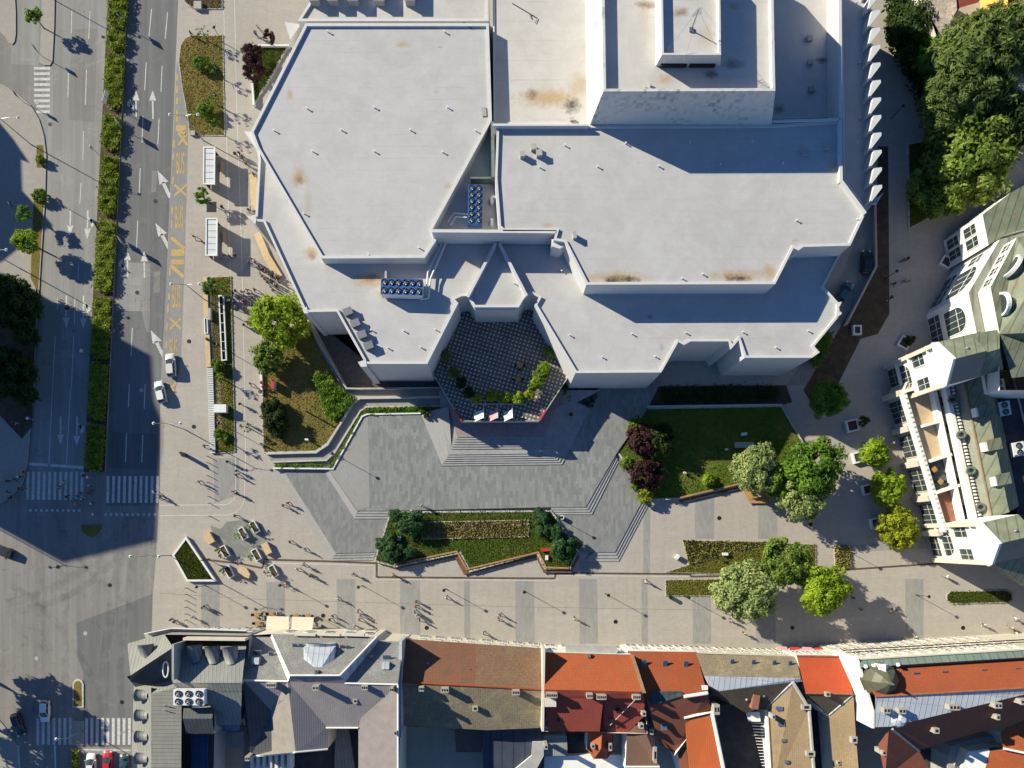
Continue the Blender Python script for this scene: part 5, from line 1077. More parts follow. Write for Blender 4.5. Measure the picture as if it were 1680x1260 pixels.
# ---- orange gable building and the red roofs behind
b4 = bldg("building with bright orange tiled front roof and red tiled rear roofs", 970, 1130)
walls(b4, [(892, 1070), (1036, 1074), (1058, 1136), (1062, 1204), (892, 1200)], 10.0, m_creamw)
faces("roof", [[(893, 1070.5, 10.1), (1035, 1074.5, 10.1), (1054, 1135, 13.4), (893, 1131, 13.4)]], m_orange, b4)
faces("roof", [[(893, 1131, 13.4), (1054, 1135, 13.4), (1056, 1146, 12.6), (893, 1145, 12.6)]], m_red_t, b4)
faces("gable", [[(1035, 1074, 10.1), (1054, 1135, 13.4), (1058, 1137, 10.1)]], m_cream, b4)
m = MB(); m.prism(WP([(1034, 1073), (1039, 1073.5), (1059, 1136), (1053, 1136)], 10) if 0 else [W(1034, 1073, 10.1), W(1039, 1074, 10.1), W(1059, 1136, 13.4), W(1054, 1136, 13.4)], [q + Vector((0, 0, .5)) for q in [W(1034, 1073, 10.1), W(1039, 1074, 10.1), W(1059, 1136, 13.4), W(1054, 1136, 13.4)]]); m.build("parapet", m_brownlit, b4)
m = MB(); wallrun(m, [(892.5, 1066), (890.5, 1200)], 6, 13.0, .4); m.build("fire_wall", m_cream, b4)
faces("roof", [[(893, 1145, 12.6), (990, 1146, 12.6), (984, 1200, 10.6), (898, 1200, 10.6)]], m_red_t, b4)
faces("roof", [[(990, 1146, 12), (1058, 1144, 12), (1056, 1176, 10.6), (1028, 1202, 9.4), (990, 1198, 9.4)]], tiles("tile_corrugated", (0.40, 0.075, 0.05), (0.14, .05, .04), .2, 0, .55, .25), b4)
for (x, y, z, w, n) in [(904, 1138, 13, 2.0, 6), (966, 1139, 13, 1.1, 3), (985, 1141, 12.8, 1.7, 5), (1042, 1141, 12.7, 1.4, 4), (1054, 1168, 11, .7, 1), (1050, 1188, 10, .8, 1), (1067, 1198, 9, .5, 1), (895, 1222, 8, .6, 1)]: chimney(b4, x, y, z, w, .75, 1.3, n, m_creamw)
chimney(b4, 896, 1184, 9.5, .7, 1.6, 1.2, 1, m_creamw)
m = MB(); c = W(903, 1152, 13); m.box((c.x, c.y, 11), (1.9, 1.5, 2.1)); m.build("roof_access", m_cream, b4)
for (x, y, z) in [(918, 1180, 11.1), (1014, 1166, 11.4), (1004, 1182, 10.7)]: m = MB(); m.box((*W(x, y, z).xy, z - .4), (.7, .6, .75)); m.build("vent_box", m_dark, b4)
m = MB(); m.tube([W(1044, 1146, 12.9), W(1001, 1190, 10.4)], .05, 5); m.build("cable", m_cream, b4); m = MB(); m.box((*W(966, 1075.5, 10.5).xy, 10.3), (.6, .6, .5)); m.build("vent_box", m_grey, b4)
m = MB(); wallrun(m, [(928, 1065), (1012, 1067)], 8.4, 9.3, 1.2); m.build("bay_window_roof", m_conc, b4)
facade(b4, (1034, 1074, 10), (894, 1070.2, 10), (0.5,), [.1, .3, .5, .7, .9], 2.0, 2.8, False, m_creamw); facade(b4, (1034, 1074, 10), (894, 1070.2, 10), (5.2,), [.08, .9], 1.2, 2.2)
b4b = bldg("small courtyard house with a bright orange hipped roof", 975, 1215)
walls(b4b, [(964, 1199), (988, 1180), (1005, 1200), (1005, 1232), (996, 1244), (974, 1244), (963, 1230)], 7.5, m_creamw)
faces("roof", [[(964, 1199, 7.6), (988, 1178, 9.6), (986, 1228, 9.6), (963, 1230, 7.6)], [(963, 1230, 7.6), (986, 1228, 9.6), (974, 1245, 7.6)]], m_orange, b4b)
faces("roof", [[(988, 1178, 9.6), (1006, 1200, 7.6), (1006, 1232, 7.6), (996, 1245, 7.6), (986, 1228, 9.6)], [(974, 1245, 7.6), (986, 1228, 9.6), (996, 1245, 7.6)]], m_red_t, b4b)
edge(b4b, [(988, 1178, 9.6), (986, 1228, 9.6), (974, 1245, 7.6)], .2, .1, m_orange); chimney(b4b, 1000, 1223, 8.2, .6, 1.2, .9, 1, m_creamw); chimney(b4b, 972, 1222, 8.6, .7, .7, .8, 1, m_greyr)
b4c = bldg("annex with a dusty brown tile roof and pale eaves", 1050, 1220)
walls(b4c, [(1029, 1192), (1056, 1190), (1071, 1203), (1080, 1262), (1026, 1262)], 8.6, m_creamw)
faces("roof", [[(1028, 1192, 9.6), (1054, 1189, 10.2), (1072, 1203, 9.2), (1082, 1258, 8.6), (1027, 1258, 8.6)]], tiles("tile_dusty_brown", (.22, .12, .08), (.2, .13, .09), .2, 0, .3, .12), b4c); edge(b4c, [(1027, 1258, 8.65), (1082, 1258, 8.65)], .35, .1, m_creamw, "gutter"); chimney(b4c, 1073, 1236, 9, .6, 2.4, .9, 1, m_creamw)
b4d = bldg("low pale flat-roofed yard building between the red roofs", 950, 1250, 4)
walls(b4d, [(892, 1207), (930, 1207), (931, 1240), (892, 1240)], 5.6, m_greyr, cap=seamed("ribbed_grey", (.27, .27, .25), .4, 0, .2)); walls(b4d, [(893, 1241), (1026, 1238), (1026, 1300), (893, 1300)], 4.5, m_creamw, cap=m_creamw); walls(b4d, [(931, 1203), (963, 1203), (963, 1238), (931, 1239)], 3, m_greyr, cap=m_flat); walls(b4d, [(1006, 1200), (1027, 1200), (1026, 1238), (1006, 1234)], 3.0, m_greyr, cap=m_conc)

# ---- darker orange building
b5 = bldg("building with a shaded dark orange tile roof and three roof windows", 1100, 1120)
walls(b5, [(1030, 1068), (1142, 1070), (1162, 1137), (1166, 1160), (1106, 1240), (1075, 1200), (1058, 1136)], 8.4, m_creamw)
faces("roof", [[(1029, 1068, 8.6), (1142, 1069.5, 8.6), (1160, 1136, 11.6), (1062, 1152, 11.2), (1056, 1136, 10.8)]], m_orange2, b5)
faces("roof", [[(1062, 1152, 11.2), (1160, 1136, 11.6), (1166, 1162, 10), (1108, 1232, 7.6), (1082, 1222, 8)]], m_brown_t, b5)
faces("roof_glazing", [[(1066, 1134, 11.3), (1118, 1134, 11.5), (1122, 1141, 11.7), (1066, 1158, 11.2)]], seamed("grey_glazing", (.06, .075, .085), 1.0, 0, .4, None, .3), b5)
for (x, y) in [(1056, 1088), (1091, 1089), (1125, 1090)]: roof_window(b5, x, y, 9.75, .8, 1.5, (R(22), 0))
edge(b5, [(1122, 1143, 11.8), (1161, 1137, 11.8)], .6, .1, m_creamw); roof_window(b5, 1089, 1192, 10, .9, 1.2, (R(-25), 0)); m = MB(); m.box((*W(1156, 1128, 11.3).xy, 11), (.9, .7, .7)); m.build("vent_box", m_creamw, b5)
facade(b5, (1140, 1070, 8.4), (1036, 1068.3, 8.4), (0.5,), [.1, .3, .5, .7, .9], 1.9, 2.7, False, m_creamw); facade(b5, (1140, 1070, 8.4), (1036, 1068.3, 8.4), (4.6,), [.1, .3, .5, .7, .9], 1.1, 2)
b5b = bldg("rear wing with a smooth orange roof and white edge strip", 1160, 1215)
walls(b5b, [(1118, 1176), (1168, 1168), (1195, 1300), (1130, 1300), (1112, 1240)], 7.6, m_creamw)
faces("roof", [[(1124, 1178, 9.6), (1168, 1170, 10.4), (1194, 1300, 10.4), (1134, 1300, 9), (1126, 1215, 9.2)]], tiles("tile_smooth_orange", (.46, .105, .03), (.34, .12, .05), .1, 0, .3, .1), b5b)
faces("roof", [[(1112, 1226, 7.6), (1126, 1226, 7.8), (1134, 1300, 7.8), (1120, 1300, 7.6)]], m_brown_t, b5b); edge(b5b, [(1122, 1177, 9.7), (1168, 1168, 10.5), (1195, 1300, 10.5)], .7, .1, m_creamw, "flashing"); chimney(b5b, 1172, 1161, 10.4, 1.0, 1.5, 1.4, 2, m_creamw)

# ---- lichen tiled building with roof windows
b6 = bldg("brown lichen-covered tile building with four small roof windows and metal gutter valley", 1230, 1110)
walls(b6, [(1143, 1072), (1306, 1077), (1326, 1114), (1324, 1150), (1258, 1165), (1200, 1158), (1162, 1136)], 8.8, m_cream)
faces("roof", [[(1142, 1073, 9), (1306, 1077, 9), (1314, 1113, 11.2), (1155, 1109, 11.2)]], m_lichen, b6)
faces("valley_gutter", [[(1155, 1109, 11.2), (1314, 1113, 11.2), (1317, 1118, 10.9), (1180, 1134, 10.9), (1162, 1124, 10.9)]], m_tin, b6)
faces("roof", [[(1162, 1124, 10.9), (1180, 1134, 10.9), (1300, 1119, 11), (1262, 1156, 9.2), (1225, 1170, 8.5), (1168, 1138, 9)]], tiles("tile_dark_lichen", (.10, .08, .055), (.16, .13, .07), .4, 0, .3, .4), b6)
for (x, y) in [(1169, 1087), (1201, 1086), (1236, 1087), (1270, 1088), (1296, 1089)][1:]: roof_window(b6, x, y, 9.9, .6, 1.2, (R(24), 0))
m = MB(); m.box((*W(1240, 1152, 10.5).xy, 9), (1.1, 2.4, 1.6), -.15); m.build("chimney", m_brick, b6)
for (x, y) in [(1226, 1148), (1254, 1142)]: m = MB(); c = W(x, y, 9.9); m.lathe((c.x, c.y, 9.4), [(.35, 0), (.35, .4), (.1, .7)], 10); m.build("vent_pipe", m_grey, b6)
facade(b6, (1304, 1077, 8.8), (1146, 1072, 8.8), (0.5,), [.07, .2, .35, .5, .65, .8, .93], 1.9, 2.7, False, m_creamw); facade(b6, (1304, 1077, 8.8), (1146, 1072, 8.8), (5,), [.07, .2, .35, .5, .65, .8, .93], 1.1, 1.9)
b6b = bldg("long courtyard wing with a dusty tan tile roof and blue roof windows", 1298, 1195)
walls(b6b, [(1300, 1120), (1326, 1162), (1338, 1300), (1268, 1300), (1259, 1158)], 8.8, m_creamw)
faces("roof", [[(1301, 1119, 11), (1327, 1162, 11), (1338, 1300, 11), (1268, 1300, 8.8), (1260, 1157, 8.8)]], m_brownlit, b6b)
edge(b6b, [(1301, 1119, 11.05), (1327, 1162, 11.05), (1338, 1300, 11.05)], .6, .1, m_conc, "flashing"); edge(b6b, [(1301, 1119, 11.05), (1260, 1157, 8.9)], .3, .1, m_tin, "flashing"); edge(b6b, [(1260, 1157, 8.85), (1268, 1300, 8.85)], .25, .1, m_brick, "gutter")
for (x, y) in [(1296, 1138), (1278, 1162), (1282, 1188)]: roof_window(b6b, x, y, 10.0, 1.15, .65, (0, R(-18)))
for (x, y, w, h) in [(1319, 1158, 1.6, 1.0), (1326, 1234, 1.5, 1.0), (1266, 1174, .5, .9)]: chimney(b6b, x, y, 10.4, w, .8, h, 1, m_conc)
for (x, y) in [(1286, 1215), (1291, 1250)]: m = MB(); m.box((*W(x, y, 10).xy, 9.6), (.8, .5, .5)); m.build("vent_box", m_grey, b6b)
b6c = bldg("narrow dark yard roof with a white ribbed skylight strip", 1225, 1215, 5)
walls(b6c, [(1172, 1160), (1200, 1158), (1235, 1175), (1260, 1178), (1268, 1300), (1195, 1300)], 4.5, m_greyr, cap=m_flat)
faces("skylight_frame", [[(1223, 1168, 7.2), (1246, 1168, 7.4), (1248, 1184, 7.2), (1228, 1184, 7)]], m_creamw, b6c)
for k in range(17): m = MB(); y = 1186 + k * 5; x = 1233 + k * 1.2; m.tube([W(x, y, 6.5), W(x + 25, y + 1, 6.5)], .06, 4); m.build("skylight_bar", m_creamw, b6c)
# ---- bright orange roof
b7 = bldg("building with a plain vivid orange roof and one small chimney", 1355, 1110)
walls(b7, [(1307, 1076), (1386, 1077), (1402, 1140), (1404, 1160), (1362, 1178), (1326, 1145), (1322, 1138)], 10, m_creamw)
faces("roof", [[(1307, 1076, 10.2), (1386, 1077.5, 10.2), (1400, 1139, 12.6), (1322, 1137.5, 12.6)]], m_orange3, b7)
faces("roof", [[(1322, 1137.5, 12.6), (1400, 1139, 12.6), (1360, 1173, 10)]], tiles("tile_dark_moss", (.12, .095, .06), (.16, .13, .07), .4, 0, .3, .4), b7)
chimney(b7, 1354, 1137, 12.2, .8, .7, 1.0, 1, m_creamw); edge(b7, [(1322, 1137.5, 12.6), (1400, 1139, 12.6)], .25, .1, m_brick); edge(b7, [(1307, 1076, 10.25), (1386, 1077, 10.25)], .3, .1, m_brick, "gutter")
facade(b7, (1384, 1077, 10), (1309, 1076, 10), (0.5, 5.2), [.15, .38, .62, .85], 1.4, 2.6)
b7b = bldg("narrow rear wing with a tan weathered tile roof beside a dark yard", 1388, 1205)
walls(b7b, [(1400, 1140), (1404, 1205), (1410, 1300), (1370, 1300), (1360, 1174)], 8, m_creamw)
faces("roof", [[(1400, 1139, 12.4), (1404, 1205, 11.6), (1412, 1300, 11), (1370, 1300, 8.4), (1360, 1173, 10)]], m_brownlit, b7b); edge(b7b, [(1400, 1139, 12.5), (1360, 1173, 10.05)], .25, .1, m_tin, "flashing"); chimney(b7b, 1398, 1212, 11, 1.0, 1.0, .8, 1, m_conc); chimney(b7b, 1373, 1249, 9, .6, .6, .7, 1, m_conc)
b7c = bldg("dark sunken yard roof in deep shade between two tan wings", 1345, 1220, 3)
walls(b7c, [(1326, 1145), (1362, 1178), (1370, 1300), (1338, 1300)], 3.2, m_greyr, cap=m_flat)

# ---- ornate cream building with green mansard, olive dome and white fire wall
b8 = bldg("ornate cream palace with olive corner dome, green mansard strip and long orange roof", 1560, 1110)
walls(b8, [(1409, 1081), (1800, 1058), (1800, 1125), (1462, 1192), (1436, 1193)], 16.6, m_cream)
m = MB(); p_ = [(1407, 1080), (1433, 1167), (1433, 1195)]; wallrun(m, p_, 8, 17.2, .35); fw = m.build("fire_wall", m_creamw, b8)
m_worn = plain("worn_lettering", (.42, .33, .30), .9, 0, .3, 3)
m_green = seamed("mansard_green", (.16, .21, .18), 1.3, 0, .15, None, .65)
faces("mansard", [[(1409, 1082, 16.7), (1800, 1058, 16.7), (1800, 1071, 17.6), (1412, 1095, 17.6)]], m_green, b8)
faces("gutter", [[(1412, 1095, 17.6), (1800, 1071, 17.6), (1800, 1074, 16.8), (1412, 1099, 16.8)]], m_zincdk_shade, b8)
faces("roof", [[(1412, 1099, 16.8), (1800, 1074, 16.8), (1800, 1122, 19.4), (1436, 1143, 19.4)]], m_orange2, b8)
faces("roof", [[(1436, 1143, 19.4), (1800, 1122, 19.4), (1800, 1112, 18.8), (1682, 1139, 18.8), (1462, 1192, 18.4), (1436, 1193, 18.4)]], m_tin, b8)
faces("roof", [[(1462, 1192, 18.4), (1682, 1139, 18.8), (1760, 1120, 18.8), (1780, 1150, 14), (1625, 1196, 14), (1508, 1230, 14)], [(1458, 1198, 17.6), (1464, 1196, 18.2), (1508, 1232, 14), (1532, 1275, 12.4), (1452, 1275, 12.4), (1441, 1221, 14.2)]], m_brown_t, b8)
edge(b8, [(1436, 1143, 19.4), (1800, 1122, 19.4)], .3, .1, m_brick); edge(b8, [(1464, 1196, 18.2), (1508, 1232, 14.1)], .4, .1, m_grey, "flashing"); edge(b8, [(1409, 1081, 16.75), (1800, 1058, 16.75)], .45, .1, m_cream, "cornice")
m = MB(); c = W(1452, 1118, 19); m.lathe((c.x, c.y, 16.6), [(2.9, 0), (2.8, 1.2), (2.2, 2.5), (1.2, 3.5), (.35, 4.0), (.25, 4.6), (.05, 5.4)], 8); m.build("dome", plain("olive_copper", (.115, .115, .075), .55, .2, .2, 1.2), b8)
m = MB(); c = W(1447, 1098, 18.4); m.box((c.x, c.y, 16.7), (1.3, 1.6, 2.2)); m.prism([Vector((c.x - .8, c.y - .9, 18.9)), Vector((c.x + .8, c.y - .9, 18.9)), Vector((c.x + .8, c.y + .9, 18.9)), Vector((c.x - .8, c.y + .9, 18.9))], [Vector((c.x - .02, c.y - .9, 19.6)), Vector((c.x + .02, c.y - .9, 19.6)), Vector((c.x + .02, c.y + .9, 19.6)), Vector((c.x - .02, c.y + .9, 19.6))]); m.build("dormer", m_creamw, b8)
for (x, y) in [(1421, 1094), (1434, 1093), (1474, 1091)]: m = MB(); c = W(x, y, 17.8); m.lathe((c.x, c.y, 16.7), [(.4, 0), (.35, .5), (.2, .8), (.35, 1.1), (.1, 1.5)], 10); m.build("finial", m_creamw, b8)
for (x, y) in [(1502, 1106), (1549, 1104), (1613, 1101), (1668, 1099)]: roof_window(b8, x, y, 17.45, .85, .85, (R(24), 0))
for (x, y, z, w, n) in [(1449, 1163, 18.8, 1.1, 2), (1474, 1164, 18.8, 1.2, 2), (1559, 1158, 18.8, 1.8, 3), (1630, 1155, 18.6, 1.2, 2), (1675, 1149, 18.6, 1.8, 3), (1530, 1196, 16.6, .9, 1), (1630, 1174, 16.6, .6, 1), (1445, 1232, 13.6, .7, 1)]: chimney(b8, x, y, z, w, .8, 1.1, n, m_creamw)
m = MB(); c = W(1475, 1178, 18.5); m.lathe((c.x, c.y, 18.2), [(1.6, 0), (1.3, .5), (.4, .9), (.35, 1.6), (.45, 1.7)], 12); m.build("roof_turret", m_tin, b8)
facade(b8, (1700, 1064, 16.6), (1412, 1081, 16.6), (1, 6, 11), [.04 + .082 * k for k in range(12)], 1.3, 2.8, True, m_creamw)
for k in range(15):
    a_, b_ = W(1700, 1064, 16.6), W(1414, 1081, 16.6); p_ = a_.lerp(b_, k / 14); m = MB(); m.box((p_.x, p_.y + .22, 9.6), (.9, .5, .35)); m.build("window_sill", m_cream, b8); m = MB(); m.box((p_.x, p_.y + .16, 14.6), (.7, .45, 1.4)); m.build("bracket", m_cream, b8)
m = MB(); a_, b_ = W(1750, 1061, 16.6), W(1410, 1081, 16.6); m.tube([a_ + Vector((0, .45, -4)), b_ + Vector((0, .45, -4))], .08, 5); m.tube([a_ + Vector((0, .5, -6)), b_ + Vector((0, .5, -6))], .1, 5); m.build("balcony_rail", m_dark, b8)
b8b = bldg("low beige flat-roofed annex under the white fire wall", 1435, 1220, 8)
walls(b8b, [(1403, 1158), (1432, 1182), (1458, 1182), (1460, 1206), (1441, 1222), (1458, 1300), (1418, 1300), (1404, 1206)], 8, m_cream, cap=m_pinkflat); faces("glass_roof", [[(1404, 1158, 8.3), (1430, 1184, 8.3), (1431, 1202, 8.3), (1412, 1203, 8.3)]], seamed("dusty_glazing", (.33, .36, .33), .5, R(90), .2), b8b)
b9 = bldg("octagonal cream courtyard building with vivid orange roof", 1660, 1220)
walls(b9, [(1590, 1232), (1628, 1226), (1650, 1226), (1642, 1202), (1652, 1196), (1760, 1140), (1760, 1300), (1600, 1300), (1580, 1262)], 10.6, m_cream)
faces("roof", [[(1650, 1194, 12), (1760, 1150, 14), (1760, 1250, 14), (1646, 1228, 12), (1641, 1203, 12)], [(1624, 1232, 11), (1646, 1229, 11.6), (1760, 1255, 13.6), (1760, 1300, 13), (1606, 1300, 11)]], m_orange, b9); edge(b9, [(1646, 1228, 12.1), (1760, 1252, 14)], .4, .1, m_creamw, "flashing"); faces("cornice", [[(1588, 1233, 10.7), (1622, 1228, 10.7), (1624, 1234, 10.9), (1606, 1300, 10.9), (1580, 1300, 10.7), (1578, 1262, 10.7)]], m_creamw, b9)
facade(b9, (1622, 1228, 10.6), (1590, 1232, 10.6), (2, 6.5), [.5], 1.4, 2)
b9b = bldg("shaded grey angular yard building with one dark window", 1560, 1235, 8)
walls(b9b, [(1556, 1240), (1562, 1225), (1598, 1212), (1640, 1205), (1640, 1224), (1600, 1228), (1580, 1262), (1580, 1300), (1555, 1300)], 8, m_greyr, cap=m_conc); walls(b9b, [(1508, 1232), (1556, 1222), (1554, 1300), (1530, 1300)], 2.6, m_greyr, cap=m_flat)

# ---- art nouveau palace on the right
r1 = bldg("ornate white Art Nouveau palace with green copper roofs, gabled bays and arched windows", 1600, 650)
nw = [(1602, 545), (1589, 480), (1640, 393), (1790, 350), (1790, 645), (1620, 645)]
walls(r1, nw, 12.8, m_creamw)
faces("gutter", [[(1602, 545, 12.8), (1589, 480, 12.8), (1640, 393, 12.8), (1790, 350, 12.8), (1790, 365, 12.7), (1652, 405, 12.7), (1604, 484, 12.7), (1616, 545, 12.7)]], seamed("gutter_lead", (.27, .28, .22), 3, 0, .2), r1)
walls(r1, [(1640, 548), (1625, 471), (1668, 390), (1810, 360), (1810, 640), (1640, 640)], 15.9, m_creamw, 12.6, "attic_wall")
faces("roof", [[(1640, 548, 15.95), (1625, 471, 15.95), (1668, 390, 15.95), (1830, 350, 15.95), (1850, 400, 18.6), (1700, 440, 18.6), (1690, 480, 18.6), (1712, 545, 18.6)]], m_copper, r1)
faces("roof", [[(1640, 548, 15.95), (1712, 545, 18.6), (1850, 500, 18.6), (1850, 600, 15), (1660, 620, 15)], [(1712, 545, 18.6), (1690, 480, 18.6), (1700, 440, 18.6), (1850, 400, 18.6), (1850, 500, 18.6)]], m_copper, r1)
for (x, y, r, a) in [(1644, 498, 1.9, 0.1), (1659, 435, 2.0, -.55)]:
    m = MB(); c = W(x, y, 16.5); d = Vector((-math.cos(a), -math.sin(a) if a > 0 else .5, 0)).normalized(); s_ = Vector((-d.y, d.x, 0)); rings = []
    for rr_ in (r, r * .82): rings.append([c + s_ * rr_ * math.cos(math.pi * k / 14) + Vector((0, 0, rr_ * math.sin(math.pi * k / 14) - .4)) for k in range(15)])
    for k in range(14): m.face([rings[0][k], rings[0][k + 1], rings[1][k + 1], rings[1][k]]); m.face([rings[0][k], rings[0][k + 1], rings[0][k + 1] - d * .6, rings[0][k] - d * .6])
    o = m.build("round_dormer", m_creamw, r1); g = MB(); g.face([p - d * .1 for p in rings[1]]); g.build("pane", m_win, o)
    m = MB(); ringloft(m, [[p - d * .5 for p in rings[1]], [p * 1 - d * 3.2 + Vector((0, 0, -.2)) for p in [c + s_ * .2 * math.cos(math.pi * k / 14) + Vector((0, 0, .8 * math.sin(math.pi * k / 14) - .4)) for k in range(15)]]]); m.build("dormer_roof", m_copper, o)
A_, B_ = (1640, 393, 12.8), (1589, 480, 12.8)
facade(r1, A_, B_, (5.2,), [.63], 5.8, 6.2, True, m_creamw, .05); facade(r1, A_, B_, (.4,), [.6], 6.5, 3.6, False, m_creamw, .05); facade(r1, A_, B_, (6.3,), [.2], 1.8, 3.6, False, m_creamw)
A_, B_ = (1589, 480, 12.8), (1602, 545, 12.8)
facade(r1, A_, B_, (5.2,), [.52], 4.4, 6, True, m_creamw, .05); facade(r1, A_, B_, (.4,), [.5], 5, 3.6, False, m_creamw, .05)
facade(r1, (1625, 471, 15.9), (1640, 548, 15.9), (13.4,), [.2, .5, .8], 1.5, 1.9, False, m_creamw); facade(r1, (1668, 390, 15.9), (1625, 471, 15.9), (13.4,), [.15, .38, .62, .85], 1.5, 1.9, False, m_creamw)
facade(r1, (1780, 353, 12.8), (1642, 393, 12.8), (1.5, 7), [.1, .3, .5, .7, .9], 2.2, 3.2, False, m_creamw)
def bay(nw_, sw_, se_, ne_, zc):
    walls(r1, [nw_, sw_, se_, ne_], zc, m_creamw, 0, "bay_wall")
    a, b, c, d = W(*nw_, zc), W(*sw_, zc), W(*se_, zc), W(*ne_, zc); pk = (a + b) / 2 + Vector((0, 0, 3)); pe = (c + d) / 2 + Vector((0, 0, 3)); out = ((a + b) / 2 - (c + d) / 2).normalized()
    m = MB(); m.face([a + Vector((0, 0, .02)), pk, pe, d]); m.build("roof", m_copper, r1); m = MB(); m.face([b, c, pe, pk]); m.build("roof", plain("copper_brown", (.24, .22, .17), .7, 0, .15, .7), r1)
    m = MB(); o = out * .45; t = [a + o, b + o, pk + o + Vector((0, 0, .35))]; u = [a, b, pk + Vector((0, 0, .35))]
    m.face([t[1], t[0], t[2]]); m.face([t[0], u[0], u[2], t[2]]); m.face([t[2], u[2], u[1], t[1]]); m.face([t[0], t[1], u[1], u[0]]); m.build("pediment", m_creamw, r1)
    for zz, hh, ww in ((zc - .6, .5, .9), (zc - 3.2, .3, .45), (8.0, .35, .55), (3.8, .3, .5)):
        m = MB(); d_ = (b - a).normalized(); q = [a + out * ww - d_ * .2, b + out * ww + d_ * .2, b + d_ * .02, a - d_ * .02]; m.ext([(v.x, v.y) for v in q], zz, zz + hh, True, True); m.build("cornice", m_creamw, r1)
    for f in (.03, .97):
        p_ = a.lerp(b, f) + out * .2; m = MB(); m.box((p_.x, p_.y, 0), (.7, .7, zc - .5), math.atan2(out.y, out.x)); m.build("pilaster", m_cream, r1)
    p_ = pk.lerp(pe, .55); m = MB(); m.lathe((p_.x - .2, p_.y + (1.2 if 1 else 0), p_.z - 1.4), [(.35, 0), (.3, .5), (.12, .8)], 10); m.build("roof_vent", m_grey, r1)
    A_, B_ = (*nw_, zc), (*sw_, zc)
    facade(r1, A_, B_, (8.6,), [.2, .8], 2.3, 3.6, False, m_creamw, .04); facade(r1, A_, B_, (4.3,), [.5], 5.0, 3.3, True, m_creamw, .04); facade(r1, A_, B_, (.3,), [.5], 5.2, 3.2, False, m_cream, .04)
bay((1540, 561), (1557, 631), (1607, 618), (1592, 548), 17); bay((1612, 857), (1632, 925), (1690, 911), (1671, 844), 17)
faces('roof', [[(1592, 548, 16.2), (1640, 540, 15.4), (1640, 572, 17.6), (1602, 583, 17.9)], [(1602, 583, 17.9), (1640, 572, 17.6), (1646, 606, 15), (1607, 618, 16)]], m_copper, r1); walls(r1, [(1592, 549), (1606, 617), (1646, 605), (1639, 541)], 14.9, m_greyr)
m = MB(); tz = 6; m.ext(WP([(1483, 643), (1551, 873), (1600, 870), (1560, 620), (1490, 625)], tz), 0, tz, cap=False); m.build("wall", m_cream, r1)
faces("terrace_floor", [[(1483, 643, 5.98), (1517, 757, 5.98), (1565, 746, 5.98), (1545, 630, 5.98), (1490, 632, 5.98)]], m_beigeflat, r1); faces("terrace_floor", [[(1517, 757, 5.985), (1532, 806, 5.985), (1580, 800, 5.985), (1565, 746, 5.985)]], plain('terrace_deck', (.09, .095, .09), .7, 0, .3, 2), r1); faces("terrace_floor", [[(1532, 806, 5.99), (1551, 873, 5.99), (1600, 866, 5.99), (1580, 800, 5.99)]], m_brick, r1)
m = MB(); wallrun(m, [(1484, 645), (1552, 872)], 5.9, 7.1, .7); m.build("balustrade", m_creamw, r1)
for k in range(30): m = MB(); p_ = W(1485.5, 645, 7.1).lerp(W(1552.5, 872, 7.1), k / 29); m.box((p_.x - .15, p_.y, 7.1), (.3, .28, .12)); m.build("baluster", m_cream, r1)
for (a, b) in [((1488, 641), (1530, 630)), ((1517, 698), (1546, 690)), ((1528, 756), (1562, 745)), ((1538, 808), (1575, 796)), ((1551, 868), (1590, 858))]: m = MB(); wallrun(m, [a, b], 5.9, 7.5, .5); m.build("dividing_wall", m_creamw, r1)
walls(r1, [(1553, 632), (1601, 858), (1720, 840), (1660, 605)], 8.6, m_creamw)
m = MB(); wallrun(m, [(1533, 636), (1582, 860)], 6, 7.6, .6); m.build("parapet_wall", m_creamw, r1)
m = MB(); wallrun(m, [(1553.5, 633), (1601.5, 857)], 7.6, 9.1, .7); m.build("cornice", m_creamw, r1)
faces("gutter", [[(1553, 632, 8.5), (1601, 858, 8.5), (1612, 855, 8.65), (1565, 632, 8.65)]], seamed("gutter_moss", (.30, .28, .15), 3, 0, .2), r1)
for k in range(40): m = MB(); p_ = W(1563, 634, 9.2).lerp(W(1609, 850, 9.2), k / 39); m.box((p_.x, p_.y, 8.5), (.35, .3, .8)); m.build("baluster", m_creamw, r1)
faces("roof", [[(1566, 632, 8.8), (1613, 855, 8.8), (1627, 850, 10.4), (1581, 625, 10.4)]], plain("weathered_copper", (.27, .275, .215), .7, 0, .18, .6, stretch=(.4, 2, 1)), r1)
faces("roof", [[(1581, 625, 10.4), (1627, 850, 10.4), (1656, 840, 12.0), (1610, 618, 12.0)]], m_copper, r1); edge(r1, [(1581, 625, 10.45), (1627, 850, 10.45)], .4, .1, m_brownlit)
faces("roof", [[(1610, 618, 12.0), (1656, 840, 12.0), (1672, 830, 8.2), (1628, 610, 8.2)]], m_copper, r1)
faces("flat_roof", [[(1626, 608, 8.1), (1800, 560, 8.1), (1800, 1000, 8.1), (1700, 1000, 8.1), (1668, 840, 8.1)]], m_flat, r1)
for (x, y) in [(1565, 655), (1579, 713), (1595, 772), (1611, 832)]:
    m = MB(); c = W(x, y, 10); n_ = 14; m.tube([(c.x + .25 * math.sin(k * 2 * math.pi / n_) * 0 + .55 * math.cos(k * 2 * math.pi / n_), c.y + .55 * math.sin(k * 2 * math.pi / n_), 9.7 + .25 * math.cos(k * 2 * math.pi / n_)) for k in range(n_ + 1)], .24, 6); o = m.build("round_dormer", plain("dark_copper", (.13, .15, .12), .6, .2, .2, 2), r1); g = MB(); g.disc((c.x + .3, c.y), .5, 9.2, 9.6, 12); g.build("pane", m_win, o)
